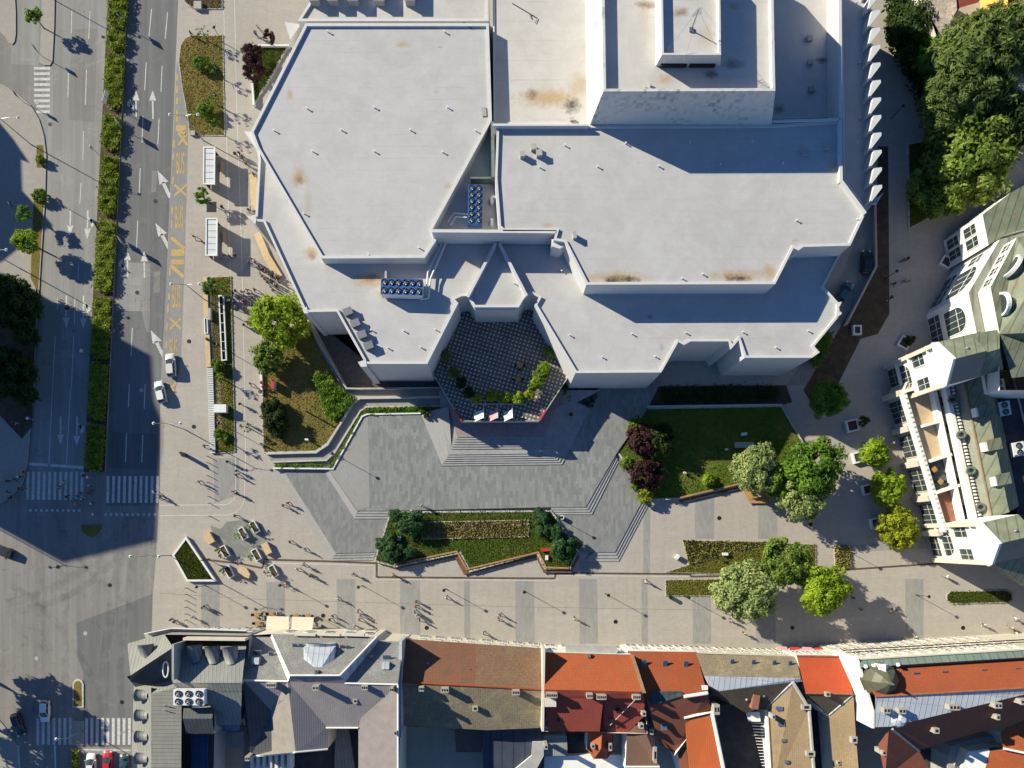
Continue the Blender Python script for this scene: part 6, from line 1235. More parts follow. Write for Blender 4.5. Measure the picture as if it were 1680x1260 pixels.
for (x, y) in [(1608, 675), (1623, 732), (1638, 789)]:
    m = MB(); c = W(x, y, 12.2); m.box((c.x, c.y, 10.4), (1.1, 1.5, 1.7), .2); o = m.build("dormer", m_creamw, r1); m = MB(); c = W(x + 9, y - 3, 12.2); m.box((c.x, c.y, 12.0), (2.4, 1.9, .2), .2); m.build("dormer_roof", m_copper, o)
faces("roof", [[(1632, 925, 16.9), (1730, 902, 16.9), (1740, 960, 13), (1700, 975, 13), (1640, 940, 15)]], m_copper, r1)
A_, B_ = (1553, 632, 8.6), (1601, 858, 8.6); facade(r1, A_, B_, (6.1,), [.1, .3, .5, .7, .9], 1.9, 1.4, False, m_creamw)
A_, B_ = (1483, 643, 6), (1551, 873, 6); facade(r1, A_, B_, (.3,), [.12, .37, .62, .87], 4.2, 4.6, False, m_cream, .05)
for f in (0, .25, .5, .75, 1): p_ = W(*A_).lerp(W(*B_), f); m = MB(); m.box((p_.x - .35, p_.y - .05, 0), (1.2, 1.0, 5.4), .29); m.build("pilaster", m_cream, r1)
for i, (x, y, l) in enumerate([(1632, 636, "uppermost white two-fan cooling unit on the shaded palace roof"), (1641, 672, "second white two-fan cooling unit down the shaded palace roof"), (1664, 738, "two-fan cooling unit beside the slanted vent on the palace roof")]):
    chiller("rooftop_chiller", l, W(x, y, 8.1), 1, 2, 1.9, 2.4, .18, 1.2, m_whitem, m_whitem)
# second white wing and houses at the upper right
r2 = bldg("white building with large gridded windows at the right edge beyond the trees", 1680, 340)
walls(r2, [(1612, 352), (1660, 315), (1790, 240), (1790, 345), (1650, 385), (1622, 402)], 11.5, m_creamw, cap=m_copper)
facade(r2, (1622, 402, 11.5), (1612, 352, 11.5), (1, 6), [.35, .75], 1.8, 3.4, False, m_creamw); facade(r2, (1660, 315, 11.5), (1612, 352, 11.5), (1, 6), [.25, .75], 2, 3.4)
facade(r2, (1650, 385, 11.5), (1790, 345, 11.5), (1, 6.5), [.12, .3, .5, .7], 3.4, 3, False, m_creamw)
r3 = bldg("weathered house with a faded patchy pink and tan roof behind trees", 1545, 20)
walls(r3, [(1516, -40), (1572, -60), (1575, 12), (1545, 60), (1536, 58), (1518, 8)], 8, m_cream)
faces("roof", [[(1514, -60, 8.2), (1566, -60, 9), (1570, 16, 9), (1546, 62, 8.2), (1516, 8, 8.2)]], plain("patchy_roof", (.42, .34, .27), .9, 0, .45, 2.2), r3); faces("roof", [[(1566, -60, 9.3), (1640, -60, 9.3), (1605, 4, 8.6), (1570, 14, 8.6)]], m_red_t, r3)
r4 = bldg("yellow house with a beige roof at the upper right corner", 1675, 10)
walls(r4, [(1656, -60), (1780, -60), (1780, 30), (1668, 32), (1652, 35)], 8, plain("yellow_render", (.72, .42, .10), .85, 0, .1, .7)); faces("roof", [[(1668, -60, 9), (1790, -60, 10), (1790, 40, 9), (1671, 26, 8.2)]], m_beigeflat, r4)

# ---- buildings beyond the frame whose shadows fall into it
def shade_block(label, pts, h):
    g = [W(*p, 0) - SH * h for p in pts]; c = sum(g, Vector()) / len(g); t = thing("building", label, "building", (c.x, c.y, 0))
    m = MB(); m.ext([(v.x, v.y) for v in g], 0, h, cap=False); m.build("wall", m_greyr, t); q = g if area2(g) > 0 else g[::-1]; m = MB(); m.face([Vector((v.x, v.y, h - .05)) for v in q]); m.build("flat_roof", m_conc, t)
    a, b = W(*pts[0], 0) - SH * h, W(*pts[1], 0) - SH * h
    return t
sb = shade_block("tall grey block beyond the left edge that shades the crossing", [(249, 584), (254, 660), (266, 690), (266, 735), (260, 800), (257, 888), (105, 924), (85, 600)], 38)
shade_block("lower stepped block beyond the upper left edge that shades the pavement", [(-60, 170), (0, 200), (25, 230), (52, 270), (38, 264), (40, 315), (54, 330), (87, 370), (70, 381), (8, 430), (-70, 470)], 20)
# ================================================================== PLACEMENT: VEGETATION
ORD = ["first", "second", "third", "fourth", "fifth", "sixth", "seventh", "eighth", "ninth", "tenth"]
hl = lambda y: 181 - .0525 * y
for k, (a, b) in enumerate([(-22, 45), (47, 83), (86, 176), (186, 246), (252, 352), (358, 478), (484, 588), (592, 688), (692, 772)]):
    pts = [(hl(a) + 2, a + 3), (hl(a) + 26, a + 8), (hl((a + b) / 2) + 28, (a + b) / 2), (hl(b) + 26, b), (hl(b) + 10, b - 1), (hl(b) + 1, b - 6), (hl((a + b) / 2), (a + b) / 2)]
    hedge(f"clipped green hedge block in the road median, {ORD[k]} from the top", pts, .16, 1.05, 'hedge', int((b - a) * 38), .19, 3 + k, "hedge blocks along the median strip")
hedge("narrow green hedge on the small island beside parked cars", [(119.5, 1231), (128, 1231), (128, 1290), (119, 1290)], .15, 1.2, 'hedge', 900, .16, 31)
hedge("low hedge strip curving between the access ramp and the grey square", [(452, 762), (540, 764), (548, 758), (594, 678), (602, 671), (690, 668), (735, 670), (735, 675), (690, 676), (598, 681), (546, 766), (452, 768)], .45, 1.15, 'green', 4200, .15, 32)
hedge("dense dark shrub mass on the dry lawn corner by the theatre wall", [(515, 618), (535, 612), (560, 640), (583, 656), (560, 680), (545, 692), (535, 680), (528, 655)], .35, 1.6, 'green', 3600, .2, 33)
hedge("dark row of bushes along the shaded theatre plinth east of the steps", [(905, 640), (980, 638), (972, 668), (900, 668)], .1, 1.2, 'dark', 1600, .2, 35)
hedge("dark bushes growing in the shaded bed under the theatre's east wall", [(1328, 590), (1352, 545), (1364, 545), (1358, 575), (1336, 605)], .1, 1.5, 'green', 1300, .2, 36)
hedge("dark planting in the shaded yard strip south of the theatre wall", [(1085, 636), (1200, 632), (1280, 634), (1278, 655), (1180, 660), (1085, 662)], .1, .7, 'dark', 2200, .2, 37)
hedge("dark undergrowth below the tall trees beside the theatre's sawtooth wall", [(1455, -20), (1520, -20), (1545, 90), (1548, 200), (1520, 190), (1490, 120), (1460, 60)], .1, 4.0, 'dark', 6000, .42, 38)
TR = [
 (460, 526, 46, 9.5, 'bright', 'L', "large bright lime-green tree beside the white theatre's west corner"),
 (440, 590, 26, 5.5, 'mid', 'M', "small loose-crowned tree just below the lime-green tree on the dry lawn"),
 (1590, 262, 74, 11, 'mid', 'L', "large broad leafy tree at the upper right between lane and white building"),
 (1545, 308, 50, 9, 'mid', 'L', "leafy tree leaning over the paved lane corner at the upper right"),
 (1606, 112, 78, 15, 'willow', 'L', "tall willow-like tree with hanging foliage at the upper right"),
 (1650, 66, 56, 14, 'willow', 'L', "willow-like tree beside the yellow house at the upper right corner"),
 (1552, 165, 42, 12, 'willow', 'L', "willow-like tree at the shaded edge of the lane near the theatre"),
 (1500, 50, 44, 9, 'dark', 'L', "dark shaded tree beside the weathered house at the top right"),
 (1535, 90, 36, 9, 'green', 'M', "dark green tree between weathered house and willow-like trees"),
 (1655, 200, 40, 10, 'dark', 'M', "dark tree crown at the right edge above the bare branches"),
 (1336, 768, 48, 11, 'green', 'L', "large dense green tree at the east tip of the sunken lawn"),
 (1318, 815, 38, 8, 'pale', 'L', "pale-leaved tree leaning below the large dense green tree"),
 (1240, 768, 38, 8, 'pale', 'L', "pale green tree inside the sunken lawn above the wooden bench"),
 (1268, 790, 28, 6.5, 'green', 'M', "dark green tree squeezed between the two pale-leaved trees"),
 (1288, 925, 40, 9.5, 'mid', 'L', "round green tree on the triangular lawn beside the flower bed"),
 (1222, 972, 48, 10.5, 'pale', 'L', "largest pale-leaved tree on the promenade's small lawn"),
 (1354, 968, 40, 10.5, 'bright', 'L', "bright green tree over the promenade near the little flower bed"),
 (1358, 655, 30, 7, 'green', 'L', "dark green tree in the theatre's shade east of the sunken lawn"),
 (1437, 745, 25, 5, 'bright', 'M', "small lime tree in the uppermost white planter facing the palace"),
 (1458, 800, 30, 5, 'bright', 'M', "small lime tree in the middle white planter facing the palace"),
 (1473, 864, 34, 5.5, 'yellow', 'L', "round yellow-green tree in the lowest white planter by the palace"),
 (1052, 722, 26, 5, 'purple', 'M', "plum-coloured tree at the upper west edge of the sunken lawn"),
 (1060, 776, 27, 4.5, 'purple', 'M', "plum-coloured tree at the lower west edge of the sunken lawn"),
 (1082, 722, 26, 5.5, 'dark', 'M', "dark green tree beside the plum trees in the sunken lawn"),
 (414, 90, 17, 4.5, 'purple', 'M', "dark plum tree on the pavement, upper of two by the small bed"),
 (416, 115, 18, 4.5, 'purple', 'M', "dark plum tree on the pavement, lower of two by the small bed"),
 (442, 62, 11, 4, 'purple', 'S', "small plum sapling on the forecourt beside a parked bicycle"),
 (332, 321, 12, 4, 'green', 'S', "small tree in a dark square grate between the two bus shelters"),
 (44, 395, 20, 5.5, 'bright', 'M', "small sunlit tree at the left roadside"),
 (40, 351, 13, 4.5, 'green', 'S', "small thin tree at the left roadside in building shade"),
 (56, 28, 14, 4.5, 'green', 'S', "small roadside sapling on the upper left traffic island"),
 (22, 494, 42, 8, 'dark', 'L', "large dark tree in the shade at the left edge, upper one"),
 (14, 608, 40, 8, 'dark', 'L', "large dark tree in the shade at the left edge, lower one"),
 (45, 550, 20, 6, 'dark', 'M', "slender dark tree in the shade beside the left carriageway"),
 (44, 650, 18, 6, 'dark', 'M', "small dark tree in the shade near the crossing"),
 (345, 470, 13, 3.5, 'green', 'S', "bushy young tree at the north end of the wooden bench"),
]
for (x, y, r, z, kd, sz, lab) in TR: tree("tree", lab, x, y, r, z, kd, sz)
for (x, y, lab) in [(332, 53, "leafy young sapling at the top edge of the dry oval lawn"), (360, 470, "thin sapling between wooden bench and footpath"), (352, 205, "thin sapling at the lower corner of the dry oval lawn"), (347, 110, "thin sapling on the dry oval lawn, upper right part"), (349, 160, "thin sapling on the dry oval lawn, middle right part"), (362, 620, "thin sapling on the grass strip below the long white planter"), (366, 722, "thin sapling at the lower end of the grass strip"), (403, 700, "thin sapling on the footpath beside the dry lawn"), (1050, 690, "tiny sapling by the sunken lawn's upper corner")]:
    tree("sapling", lab, x, y, 10, 3.6, 'green', 'X', "sapling", "thin young saplings")
for (x, y) in [(-112, 1105), (-125, 1178)]: tree("tree", "broad tree beyond the lower left edge casting shadow on the crossing" if x > -120 else "second broad tree beyond the lower left corner of the frame", x, y, 50, 13, 'dark', 'M')
m = MB(); rr = random.Random(5); t = thing("tree", "leafless tree with tangled pale grey branches at the right edge", "tree", W(1662, 245, 4) * 1)
t.location.z = 0; c = W(1662, 245, 5)
for k in range(26):
    a = rr.uniform(0, 6.28); L = rr.uniform(2, 5.2); p = Vector((c.x, c.y, rr.uniform(2, 5))); q = p + Vector((math.cos(a) * L * .5, math.sin(a) * L * .5, rr.uniform(1, 2.5))); e = q + Vector((math.cos(a + .5) * L * .5, math.sin(a + .5) * L * .5, rr.uniform(-.3, 1.6)))
    m.tube([p, q, e], [.12, .07, .03], 5); m.tube([q, q + Vector((math.cos(a - .8) * L * .4, math.sin(a - .8) * L * .4, 1))], [.06, .02], 5)
m.tube([Vector((c.x, c.y, 0)), Vector((c.x, c.y, 5.5))], [.25, .12], 8); m.build("trunk", m_barkpale, t)
PN = [(673, 858, 26, 2.6, "largest rounded pine on the front lawn's left end"), (650, 845, 13, 2.1, "small rounded pine above the largest pine of the front lawn"), (695, 862, 13, 2.0, "small rounded pine right of the largest pine on the lawn"), (640, 904, 20, 2.3, "rounded pine in the lower left corner of the front lawn"), (624, 892, 11, 1.8, "little round bush on the front lawn's left edge"), (672, 905, 11, 1.7, "little round bush in the middle of the lawn's left end"), (643, 882, 11, 1.7, "dark little bush between the pines on the left lawn end"), (660, 918, 9, 1.4, "pale little bush beside the wooden bench on the left"),
      (888, 854, 15, 2.3, "rounded pine at the upper right end of the front lawn"), (892, 868, 15, 2.3, "rounded pine just below the upper right pine"), (913, 876, 15, 2.3, "rounded pine beside the white kerb on the right lawn end"), (925, 899, 24, 2.6, "largest rounded pine on the front lawn's right end"), (946, 894, 9, 1.7, "little round pine at the lawn's rightmost corner"), (884, 840, 9, 1.6, "little pine at the top right edge of the front lawn")]
for (x, y, r, z, lab) in PN: shrub(lab, x, y, r * .86, z + .7, 'pine', .85, 'M', "pine_shrub", "shrub", "rounded pines on the front lawn", squash=.9)
SB = [(446, 668, 16, 2.4, 'dark', .4, "dark clipped bush on the dry lawn, upper of the cluster"), (452, 690, 20, 2.4, 'dark', .4, "dark clipped bush on the dry lawn, largest of the cluster"), (455, 706, 13, 2.1, 'dark', .4, "dark clipped bush on the dry lawn, lowest of the cluster"), (438, 672, 10, 1.9, 'dark', .4, "dark clipped bush at the dry lawn's pavement edge"), (458, 672, 12, 2, 'dark', .4, "dark clipped bush on the inner side of the cluster"),
      (1057, 812, 13, 1.9, 'yellow', .7, "yellow-green round bush at the top of the stone stairs"), (1044, 798, 9, 1.5, 'green', .7, "small green bush above the yellow-green bush by the stairs"), (1163, 787, 11, 1.8, 'bright', .7, "light green bush behind the wooden bench in the sunken lawn"), (1040, 700, 12, 1.8, 'mid', .7, "olive bush at the sunken lawn's upper left corner"), (1030, 760, 12, 1.6, 'mid', .7, "olive bush between the plum trees and the stone kerb"), (1185, 738, 6, 1.2, 'mid', .7, "tiny bush in the middle of the sunken lawn"),
      (360, 713, 9, 1.5, 'green', .22, "round bush at the south end of the grass strip"), (358, 600, 11, 1.5, 'green', .22, "bush beside the end of the long white planter"), (330, 105, 12, .9, 'green', .2, "low green patch of shrub in the dry oval lawn, upper"), (338, 182, 13, .9, 'green', .2, "low green patch of shrub in the dry oval lawn, lower"),
      (66, 262, 8, 1.2, 'hedge', .13, "bush on the left pavement near the top"), (65, 322, 11, 1.6, 'green', .13, "tall bush in the left pavement strip below"), (921, 642, 9, 2, 'green', .1, "leafy bush beside the terrace's right side"), (934, 655, 8, 1.8, 'mid', .1, "leafy bush between terrace and grey steps")]
for (x, y, r, z, kd, zb, lab) in SB: shrub(lab, x, y, r, z + .2, kd, zb, 'M')
for (x, y, r, kd, lab) in [(732, 584, 8, 'mid', "bush in the left corner planter of the checkered terrace"), (770, 645, 8, 'dark', "dark bush at the bottom left of the terrace planters"), (783, 654, 7, 'bright', "first bright bush from the left in the terrace front row"), (807, 650, 8.5, 'bright', "second bright bush from the left in the terrace front row"), (829, 652, 8, 'bright', "third bright bush from the left in the terrace front row"), (851, 654, 8.5, 'bright', "fourth bright bush from the left in the terrace front row"), (867, 648, 8, 'yellow', "brownish bush at the right end of the terrace front row"), (893, 603, 9, 'bright', "bright bush in the terrace's right planter, upper one"), (884, 613, 8, 'mid', "olive bush in the terrace's right planter"), (880, 627, 8, 'bright', "bright bush in the terrace's right planter, lower one"), (902, 577, 9, 'mid', "loose bush near the terrace's white right wall"), (745, 612, 8, 'mid', "olive bush in the terrace's left planter, upper"), (756, 628, 8, 'dark', "dark bush in the terrace's left planter, lower"), (892, 616, 7, 'green', "green bush at the outer side of the terrace's right planter"), (873, 637, 7, 'green', "green bush at the lower end of the terrace's right planter")]:
    shrub(lab, x, y, r * 1.15, TZ + 2.2, kd, TZ + .5, 'M', group="bushes on the theatre terrace")
def planter(label, pts, z0, z1, group=None, mat=None, w=.15, name="planter", soil=None):
    c = WP(pts, z1); ct = sum(c, Vector()) / len(c); t = thing(name, label, "planter", (ct.x, ct.y, z0), 0, group); p = [tuple(q.xy) for q in c]; p = p if area2(p) > 0 else p[::-1]; q = inset(p, w); m = MB(); n = len(p)
    for i in range(n):
        j = (i + 1) % n; m.face([(*p[i], z0), (*p[j], z0), (*p[j], z1), (*p[i], z1)]); m.face([(*p[i], z1), (*p[j], z1), (*q[j], z1), (*q[i], z1)]); m.face([(*q[i], z1), (*q[j], z1), (*q[j], z1 - .2), (*q[i], z1 - .2)])
    m.build("box", mat or m_whitem, t); m = MB(); m.face([(*v, z1 - .15) for v in q]); m.build("soil", soil or m_soil, t); return t
def rect(cx, cy, a, b, ang):
    c, s = math.cos(R(ang)), math.sin(R(ang)); return [(cx + x * c - y * s, cy + x * s + y * c) for x, y in ((-a / 2, -b / 2), (a / 2, -b / 2), (a / 2, b / 2), (-a / 2, b / 2))]
for i in range(4): planter(f"grey planter box on the terrace front edge, {ORD[i]} from the left", [(773 + 23 * i, 656), (795 + 23 * i, 656), (795 + 23 * i, 663), (773 + 23 * i, 663)], TZ, TZ + .6, "terrace planters", m_conc)
planter("long dark planter along the terrace's left side", [(735, 602), (742, 598), (766, 634), (759, 640)], TZ, TZ + .6, "terrace planters", m_conc); planter("long planter along the terrace's right side", [(876, 634), (884, 638), (905, 600), (898, 596)], TZ, TZ + .6, "terrace planters", m_conc); planter("small planter in the terrace's lower left corner", [(761, 642), (768, 638), (776, 652), (768, 657)], TZ, TZ + .6, "terrace planters", m_conc)
SP = [(417, 865, "top right"), (398, 875, "second from the top"), (368, 905, "left side"), (420, 910, "right of centre"), (375, 938, "lower left"), (448, 937, "lower right")]
for k, (x, y, w) in enumerate(SP):
    planter(f"white rectangular planter with a small palm near the fountain, {w}", rect(x, y, 20, 10.5, 61), PZ, .8, "white planters by the fountain")
    tree("palm", f"small spiky palm leaning out of the {w} white fountain planter", x - 8, y + (2 if k % 2 else -1), 8, 2.4, 'green', 'X', "palm", "palms in white planters", .65, bark=m_bark)
for (x, y, s, w) in [(1399, 698, 20, "dark-planted white box in the shade near the dark green tree"), (1485, 562, 19, "white planter box tilted in the shade beside the palace bay"), (1554, 429, 18, "white planter box in the shade at the palace's upper corner"), (1409, 750, 18, "white planter box under the uppermost lime tree"), (1424, 803, 17, "white planter box under the middle lime tree"), (1438, 858, 17, "white planter box under the yellow-green tree"), (1407, 541, 15, "white square frame planter on the bare shaded earth")]:
    planter(w, rect(x, y, s, s, -14 if x < 1480 else 30) if x != 1407 else rect(x, y, 14, 16, 0), PZ, .85, "square white planters", None, .28)
for (x, y, w) in [(1416, 691, "dark round shrub in the white box near the theatre's shade"), (1494, 559, "dark round shrub in the white box beside the palace bay"), (1571, 424, "bright leafy shrub in the white box at the palace corner")]: shrub(w, x, y, 9, 2.4, 'dark' if x < 1500 else 'bright', .8)
planter("long white-framed planter of dark water cells beside the wooden bench", [(358, 484), (367, 484), (372, 591), (363, 592)], .2, .75, None, m_whitem, .2, soil=plain("dark_water", (.012, .014, .016), .15, 0, .2, 1))
for k in range(6):
    m = MB(); wallrun(m, [(359 + k * .75 + .8, 499 + k * 15.3), (367.5 + k * .75 + .5, 499 + k * 15.3)], .5, .74, .08); m.build("divider", m_whitem, [o for o in bpy.data.objects if o.get("label", "").startswith("long white-framed")][0])
planter("short white-framed planter set into the wooden bench", [(334.5, 521), (340, 521), (341, 547), (335.5, 547)], PZ, .6, None, m_whitem, .15)
for (x, y, w) in [(699, 684, "round stone pot with small plant left of the theatre steps"), (735, 681, "round stone pot in shade at the top of the theatre steps"), (936, 681, "round stone pot in shade right of the theatre steps")]:
    c = W(x, y, 1.5); t = thing("plant_pot", w, "plant pot", (c.x, c.y, Z2 if x < 720 else 1.5), 0, "stone pots by the theatre steps"); m = MB(); m.lathe((0, 0, 0), [(.28, 0), (.45, .3), (.5, .75), (.42, .78), (.4, .65)], 16); m.build("pot", m_conc, t, world=False); m = MB(); m.disc((0, 0), .41, .6, .68); m.build("soil", m_soil, t, world=False)
shrub("small bush growing in the pot left of the theatre steps", 698, 678, 7, 2.6, 'dark', 1.6)

# ================================================================== VEHICLES
def car(label, px, py, hd, col, cat="car", **kw): c = W(px, py, .8); return make_car(label, cat, (c.x, c.y, kw.pop('z', .015)), R(hd), col, **kw)
car("pale silver hatchback driving up the bus bay", 280, 599, 95, (.58, .58, .56), L=4.3, z=PZ + .02, name="car"); car("white hatchback at the edge of the shaded carriageway", 263, 643, 103, (.70, .70, .69), L=4.1, z=.06, name="car")
car("white hatchback waiting at the lower left crossing", 73, 1167, -91, (.72, .72, .70), L=4.0, name="car"); car("black car in tree shadow at the lower left crossing", 29, 1189, -72, (.02, .022, .025), L=4.3, name="car")
car("white car parked in the row at the bottom edge", 149, 1255, 91, (.72, .72, .70), L=4.2); car("red car parked between white and dark cars at the bottom", 176, 1252, 90, (.50, .015, .025), L=4.4); car("dark teal car parked beside the red car at the bottom", 203, 1257, 90, (.02, .045, .05), L=4.2)
car("black car half out of frame at the left edge of the junction", 0, 903, 160, (.018, .02, .024), L=4.6, name="car"); car("black car parked in the theatre's shade behind the low wall", 1421, 430, 88, (.015, .017, .02), L=4.3, z=PZ + .02); car("teal car parked at an angle in the theatre's shade", 1386, 479, 58, (.02, .10, .13), L=4.0, z=PZ + .02)

# ================================================================== STREET FURNITURE
lp = lamp_proto(); lp.location = (0, 0, -50); first = True
for (x, y, w) in [(337.5, 960.5, "by the slanted white-edged grass bed"), (470, 958, "beside the cyclist below the fountain planters"), (595, 961, "in front of the grey slate building"), (731, 966, "in front of the rust-roofed low building"), (859, 969, "in front of the boundary of rust and orange roofs"), (993, 974, "in front of the orange-roofed building"), (1121, 977.5, "near the small lawn of the promenade"), (1503, 976, "beside the long grass island at the right"), (365, 70, "at the top corner of the dry oval lawn"), (367, 178, "on the right edge of the dry oval lawn"), (391, 505, "on the footpath near the lime-green tree"), (371, 575, "beside the long white planter"), (372, 700, "beside the lower grass strip"), (915, 850, "at the right end of the front lawn"), (690, 841, "behind the front lawn near the pines"), (1128, 888, "by the tip of the triangular flower bed"), (1378, 897, "by the small square flower bed"), (555, 749, "on the grey square below the access ramp"), (1452, 458, "in the shade near the bare earth by the theatre"), (1462, 195, "in the shade beside the theatre's sawtooth wall")]:
    lab = "slim dark post lamp " + w; loc = W(x, y, 0); loc.z = PZ if not 548 <= x <= 560 else Z2
    if first: lp.location = loc; lp["label"] = lab; lp["group"] = "slim post lamps"; first = False
    else: dup(lp, loc, 0, lab, "slim post lamps")
E_, W_ = 0, math.pi
for (x, y, h, L, w) in [(334, 231, 8.5, 2.4, "double-armed grey street lamp at the foot of the dry oval lawn"), (336, 492, 8.5, 2.4, "double-armed grey street lamp by the wooden bench"), (304, 705, 7.5, 2.3, "double-armed grey street lamp beside the white slatted bench"), (280, 911, 10, 2.4, "double-armed grey street lamp at the slanted grass bed"), (52, -20, 9, 3.3, "double-armed street lamp beyond the top left edge"), (52, 238, 9, 3.3, "double-armed street lamp on the upper left pavement"), (34, 441, 9, 3.3, "double-armed street lamp on the left pavement near the sunlit tree"), (-35, 850, 9, 3.3, "double-armed street lamp beyond the left edge at the junction")]:
    tall_lamp((*W(x, y).xy, PZ), h, [(E_, L), (W_, L)], w, 0, "double-armed street lamps")
for (x, y, w) in [(139, 1198, "on the lower crossing island")]: tall_lamp((*W(x, y).xy, .1), 6, [(W_, 1.6)], "single-armed street lamp " + w)
def sign(px, py, h, w, hh, col, label, ang=0.0):
    t = thing("road_sign", label, "road sign", (*W(px, py, h).xy, .13), R(ang), "road signs"); m = MB(); m.tube([(0, 0, 0), (0, 0, h)], .05, 6); m.build("post", m_grey, t, world=False); m = MB(); m.box((0, .06, h - hh), (w, .06, hh)); m.build("sign_board", plain("sign_" + col, {'blue': (.03, .10, .35), 'grey': (.35, .35, .36), 'dark': (.05, .05, .055), 'white': (.7, .7, .7)}[col], .5), t, world=False)
for a in [(193, 25, 3.4, 1.6, 1.1, 'blue', "blue road sign over the topmost median hedge"), (171, 157, 3.6, 1.9, 1.2, 'white', "white road sign panel at the left edge of the median"), (148, 240, 3.2, .5, 1.0, 'white', "narrow white sign by the left side of the median"), (155, 369, 3.6, 1.6, 1.2, 'dark', "dark backed road sign beside the median hedge"), (190, 198, 3.2, 1.4, 1.4, 'grey', "grey road sign in a gap of the median hedge"), (195, 393, 3.2, 1.4, 1.4, 'grey', "grey road sign on the right side of the median hedge"), (54, 76, 3.2, 1.1, 1.0, 'dark', "dark small road sign on the upper left island"), (22, 152, 3.2, .9, 1.0, 'dark', "dark small road sign on the left pavement corner"), (14, 333, 3.2, 1.0, 1.0, 'dark', "dark sign on the left pavement in the shade"), (132, 575, 3.4, .5, .9, 'white', "narrow white sign in the shaded carriageway by the median"), (199, 1203, 3.0, .4, .8, 'white', "narrow white sign at the right side of the lower crossing"), (95, 330, 3.2, 1.5, .8, 'dark', "dark road sign beside the left carriageway")]: sign(*a, ang=-60 if a[5] != 'white' else 75)
mb = MB(); mb.lathe((0, 0, 0), [(.07, 0), (.06, .85), (.075, .9), (.04, .97)], 8); bo = mb.build("bollard", m_dark, None); fb = True
for k, (x, y) in enumerate([(342, 749), (342.5, 759.5), (343, 770), (343, 781), (343.5, 792), (344, 803), (344.5, 815), (345, 826), (345.5, 847)] + [(307, 964.5), (307, 975), (307, 985.5), (307, 996), (307, 1007), (306.5, 1017)]):
    lab = f"thin dark bollard, {ORD[k]} down the row beside the bike lane" if k < 9 else f"thin dark bollard, {ORD[k - 9]} down the row left of the promenade"
    o = bo if fb else bo.copy()
    if not fb: COL.objects.link(o)
    fb = False; o.location = (*W(x, y).xy, PZ); tag(o, lab, "bollard", "thin bollards across the square")
def shelter(px, py0, py1, label):
    a, b = W(px - 8.5, py0, 2.8), W(px + 11, py1, 2.8); cx, cy = (a.x + b.x) / 2, (a.y + b.y) / 2; w, l = b.x - a.x, a.y - b.y; t = thing("bus_shelter", label, "bus shelter", (cx, cy, PZ), R(3 - 3.5), "bus shelters")
    m = MB()
    for s_ in (-1, 1): m.box((s_ * (w / 2 - .1), 0, 2.6), (.2, l, .22)); m.box((0, s_ * (l / 2 - .1), 2.6), (w - .41, .2, .22))
    m.build("roof_frame", m_whitem, t, world=False)
    m = MB(); m.box((0, 0, 2.62), (w - .41, l - .41, .08)); m.build("roof_panel", m_tinp, t, world=False)
    for k in range(1, 6): m = MB(); m.box((0, -l / 2 + l * k / 6, 2.7), (w - .41, .06, .04)); m.build("roof_bar", m_grey, t, world=False)
    for y0, y1, z0, z1 in [(-l / 2 + .2, -l * .12, .1, 2.6), (l * .15, l / 2 - .2, .1, 2.6), (-l * .12 + .01, l * .15 - .01, .1, .9), (-l * .12 + .01, l * .15 - .01, 2.0, 2.6)]: m = MB(); m.box((-w / 2 + .3, (y0 + y1) / 2, z0), (.06, y1 - y0, z1 - z0)); m.build("back_panel", m_dark, t, world=False)
    m = MB(); m.box((0, l / 2 - .3, .1), (w * .7, .08, 2.4)); m.build("side_panel", m_dark, t, world=False)
    for sx in (-1, 1):
        for sy in (-1, 1): m = MB(); m.box((sx * (w / 2 - .2), sy * (l / 2 - .45), 0), (.1, .1, 2.6)); m.build("post", m_grey, t, world=False)
    m = MB(); m.box((w / 2 + .35, l * .12, .4), (.55, 2.2, .07)); m.box((w / 2 + .35, l * .12 - .8, 0), (.4, .08, .4)); m.box((w / 2 + .35, l * .12 + .8, 0), (.4, .08, .4)); m.build("bench", m_woodlite, t, world=False)
m_tinp = plain("shelter_roof_panel", (.58, .60, .60), .4, 0, .06, .6)
shelter(342, 241, 303, "white-roofed bus shelter nearer the dry oval lawn"); shelter(346, 358, 420, "white-roofed bus shelter nearer the wooden bench")
m = MB(); p = [tuple(q.xy) for q in WP([(339, 331), (355, 331), (355, 348), (339, 348)], .1)]; m.ext(p, PZ, PZ + .02); struct("tree_grate", m, m_dark)
def plank_bench(label, line_, w, h, back=None, name="wooden_bench", top=None, slats=0):
    c = W(*line_[0]); t = thing(name, label, "bench", (c.x, c.y, PZ)); m = MB(); wallrun(m, line_, .42 if not slats else .3, h, w); m.build("seat", top or m_wood, t); m = MB(); wallrun(m, line_, PZ, .41 if not slats else .29, w * .8); m.build("base", m_conc if slats else m_stepdark, t)
    if back: m = MB(); wallrun(m, back, PZ, h + .5, .28); m.build("backrest", m_wood, t)
    return t
m_woodd = plain("bench_wood_dark", (.16, .085, .045), .75, 0, .3, 1.2)
plank_bench("zigzag wooden bench along the front edge of the planted lawn", [(648, 930.5), (747, 909.5), (763, 939), (881, 910.5), (894, 936), (934, 936.5), (948, 912)], .75, .52, [(646, 926), (749, 904.5), (766, 934), (883, 906), (896, 931), (933, 932)], top=m_woodd)
plank_bench("straight wooden bench below the sunken lawn", [(1116, 821), (1216, 797.5)], .8, .52, [(1116, 816.5), (1216, 793)], top=m_woodd); plank_bench("short bent wooden bench under the pale tree", [(1222, 802), (1233, 822), (1262, 822)], .8, .52, [(1227, 800), (1236, 816), (1262, 816.5)])
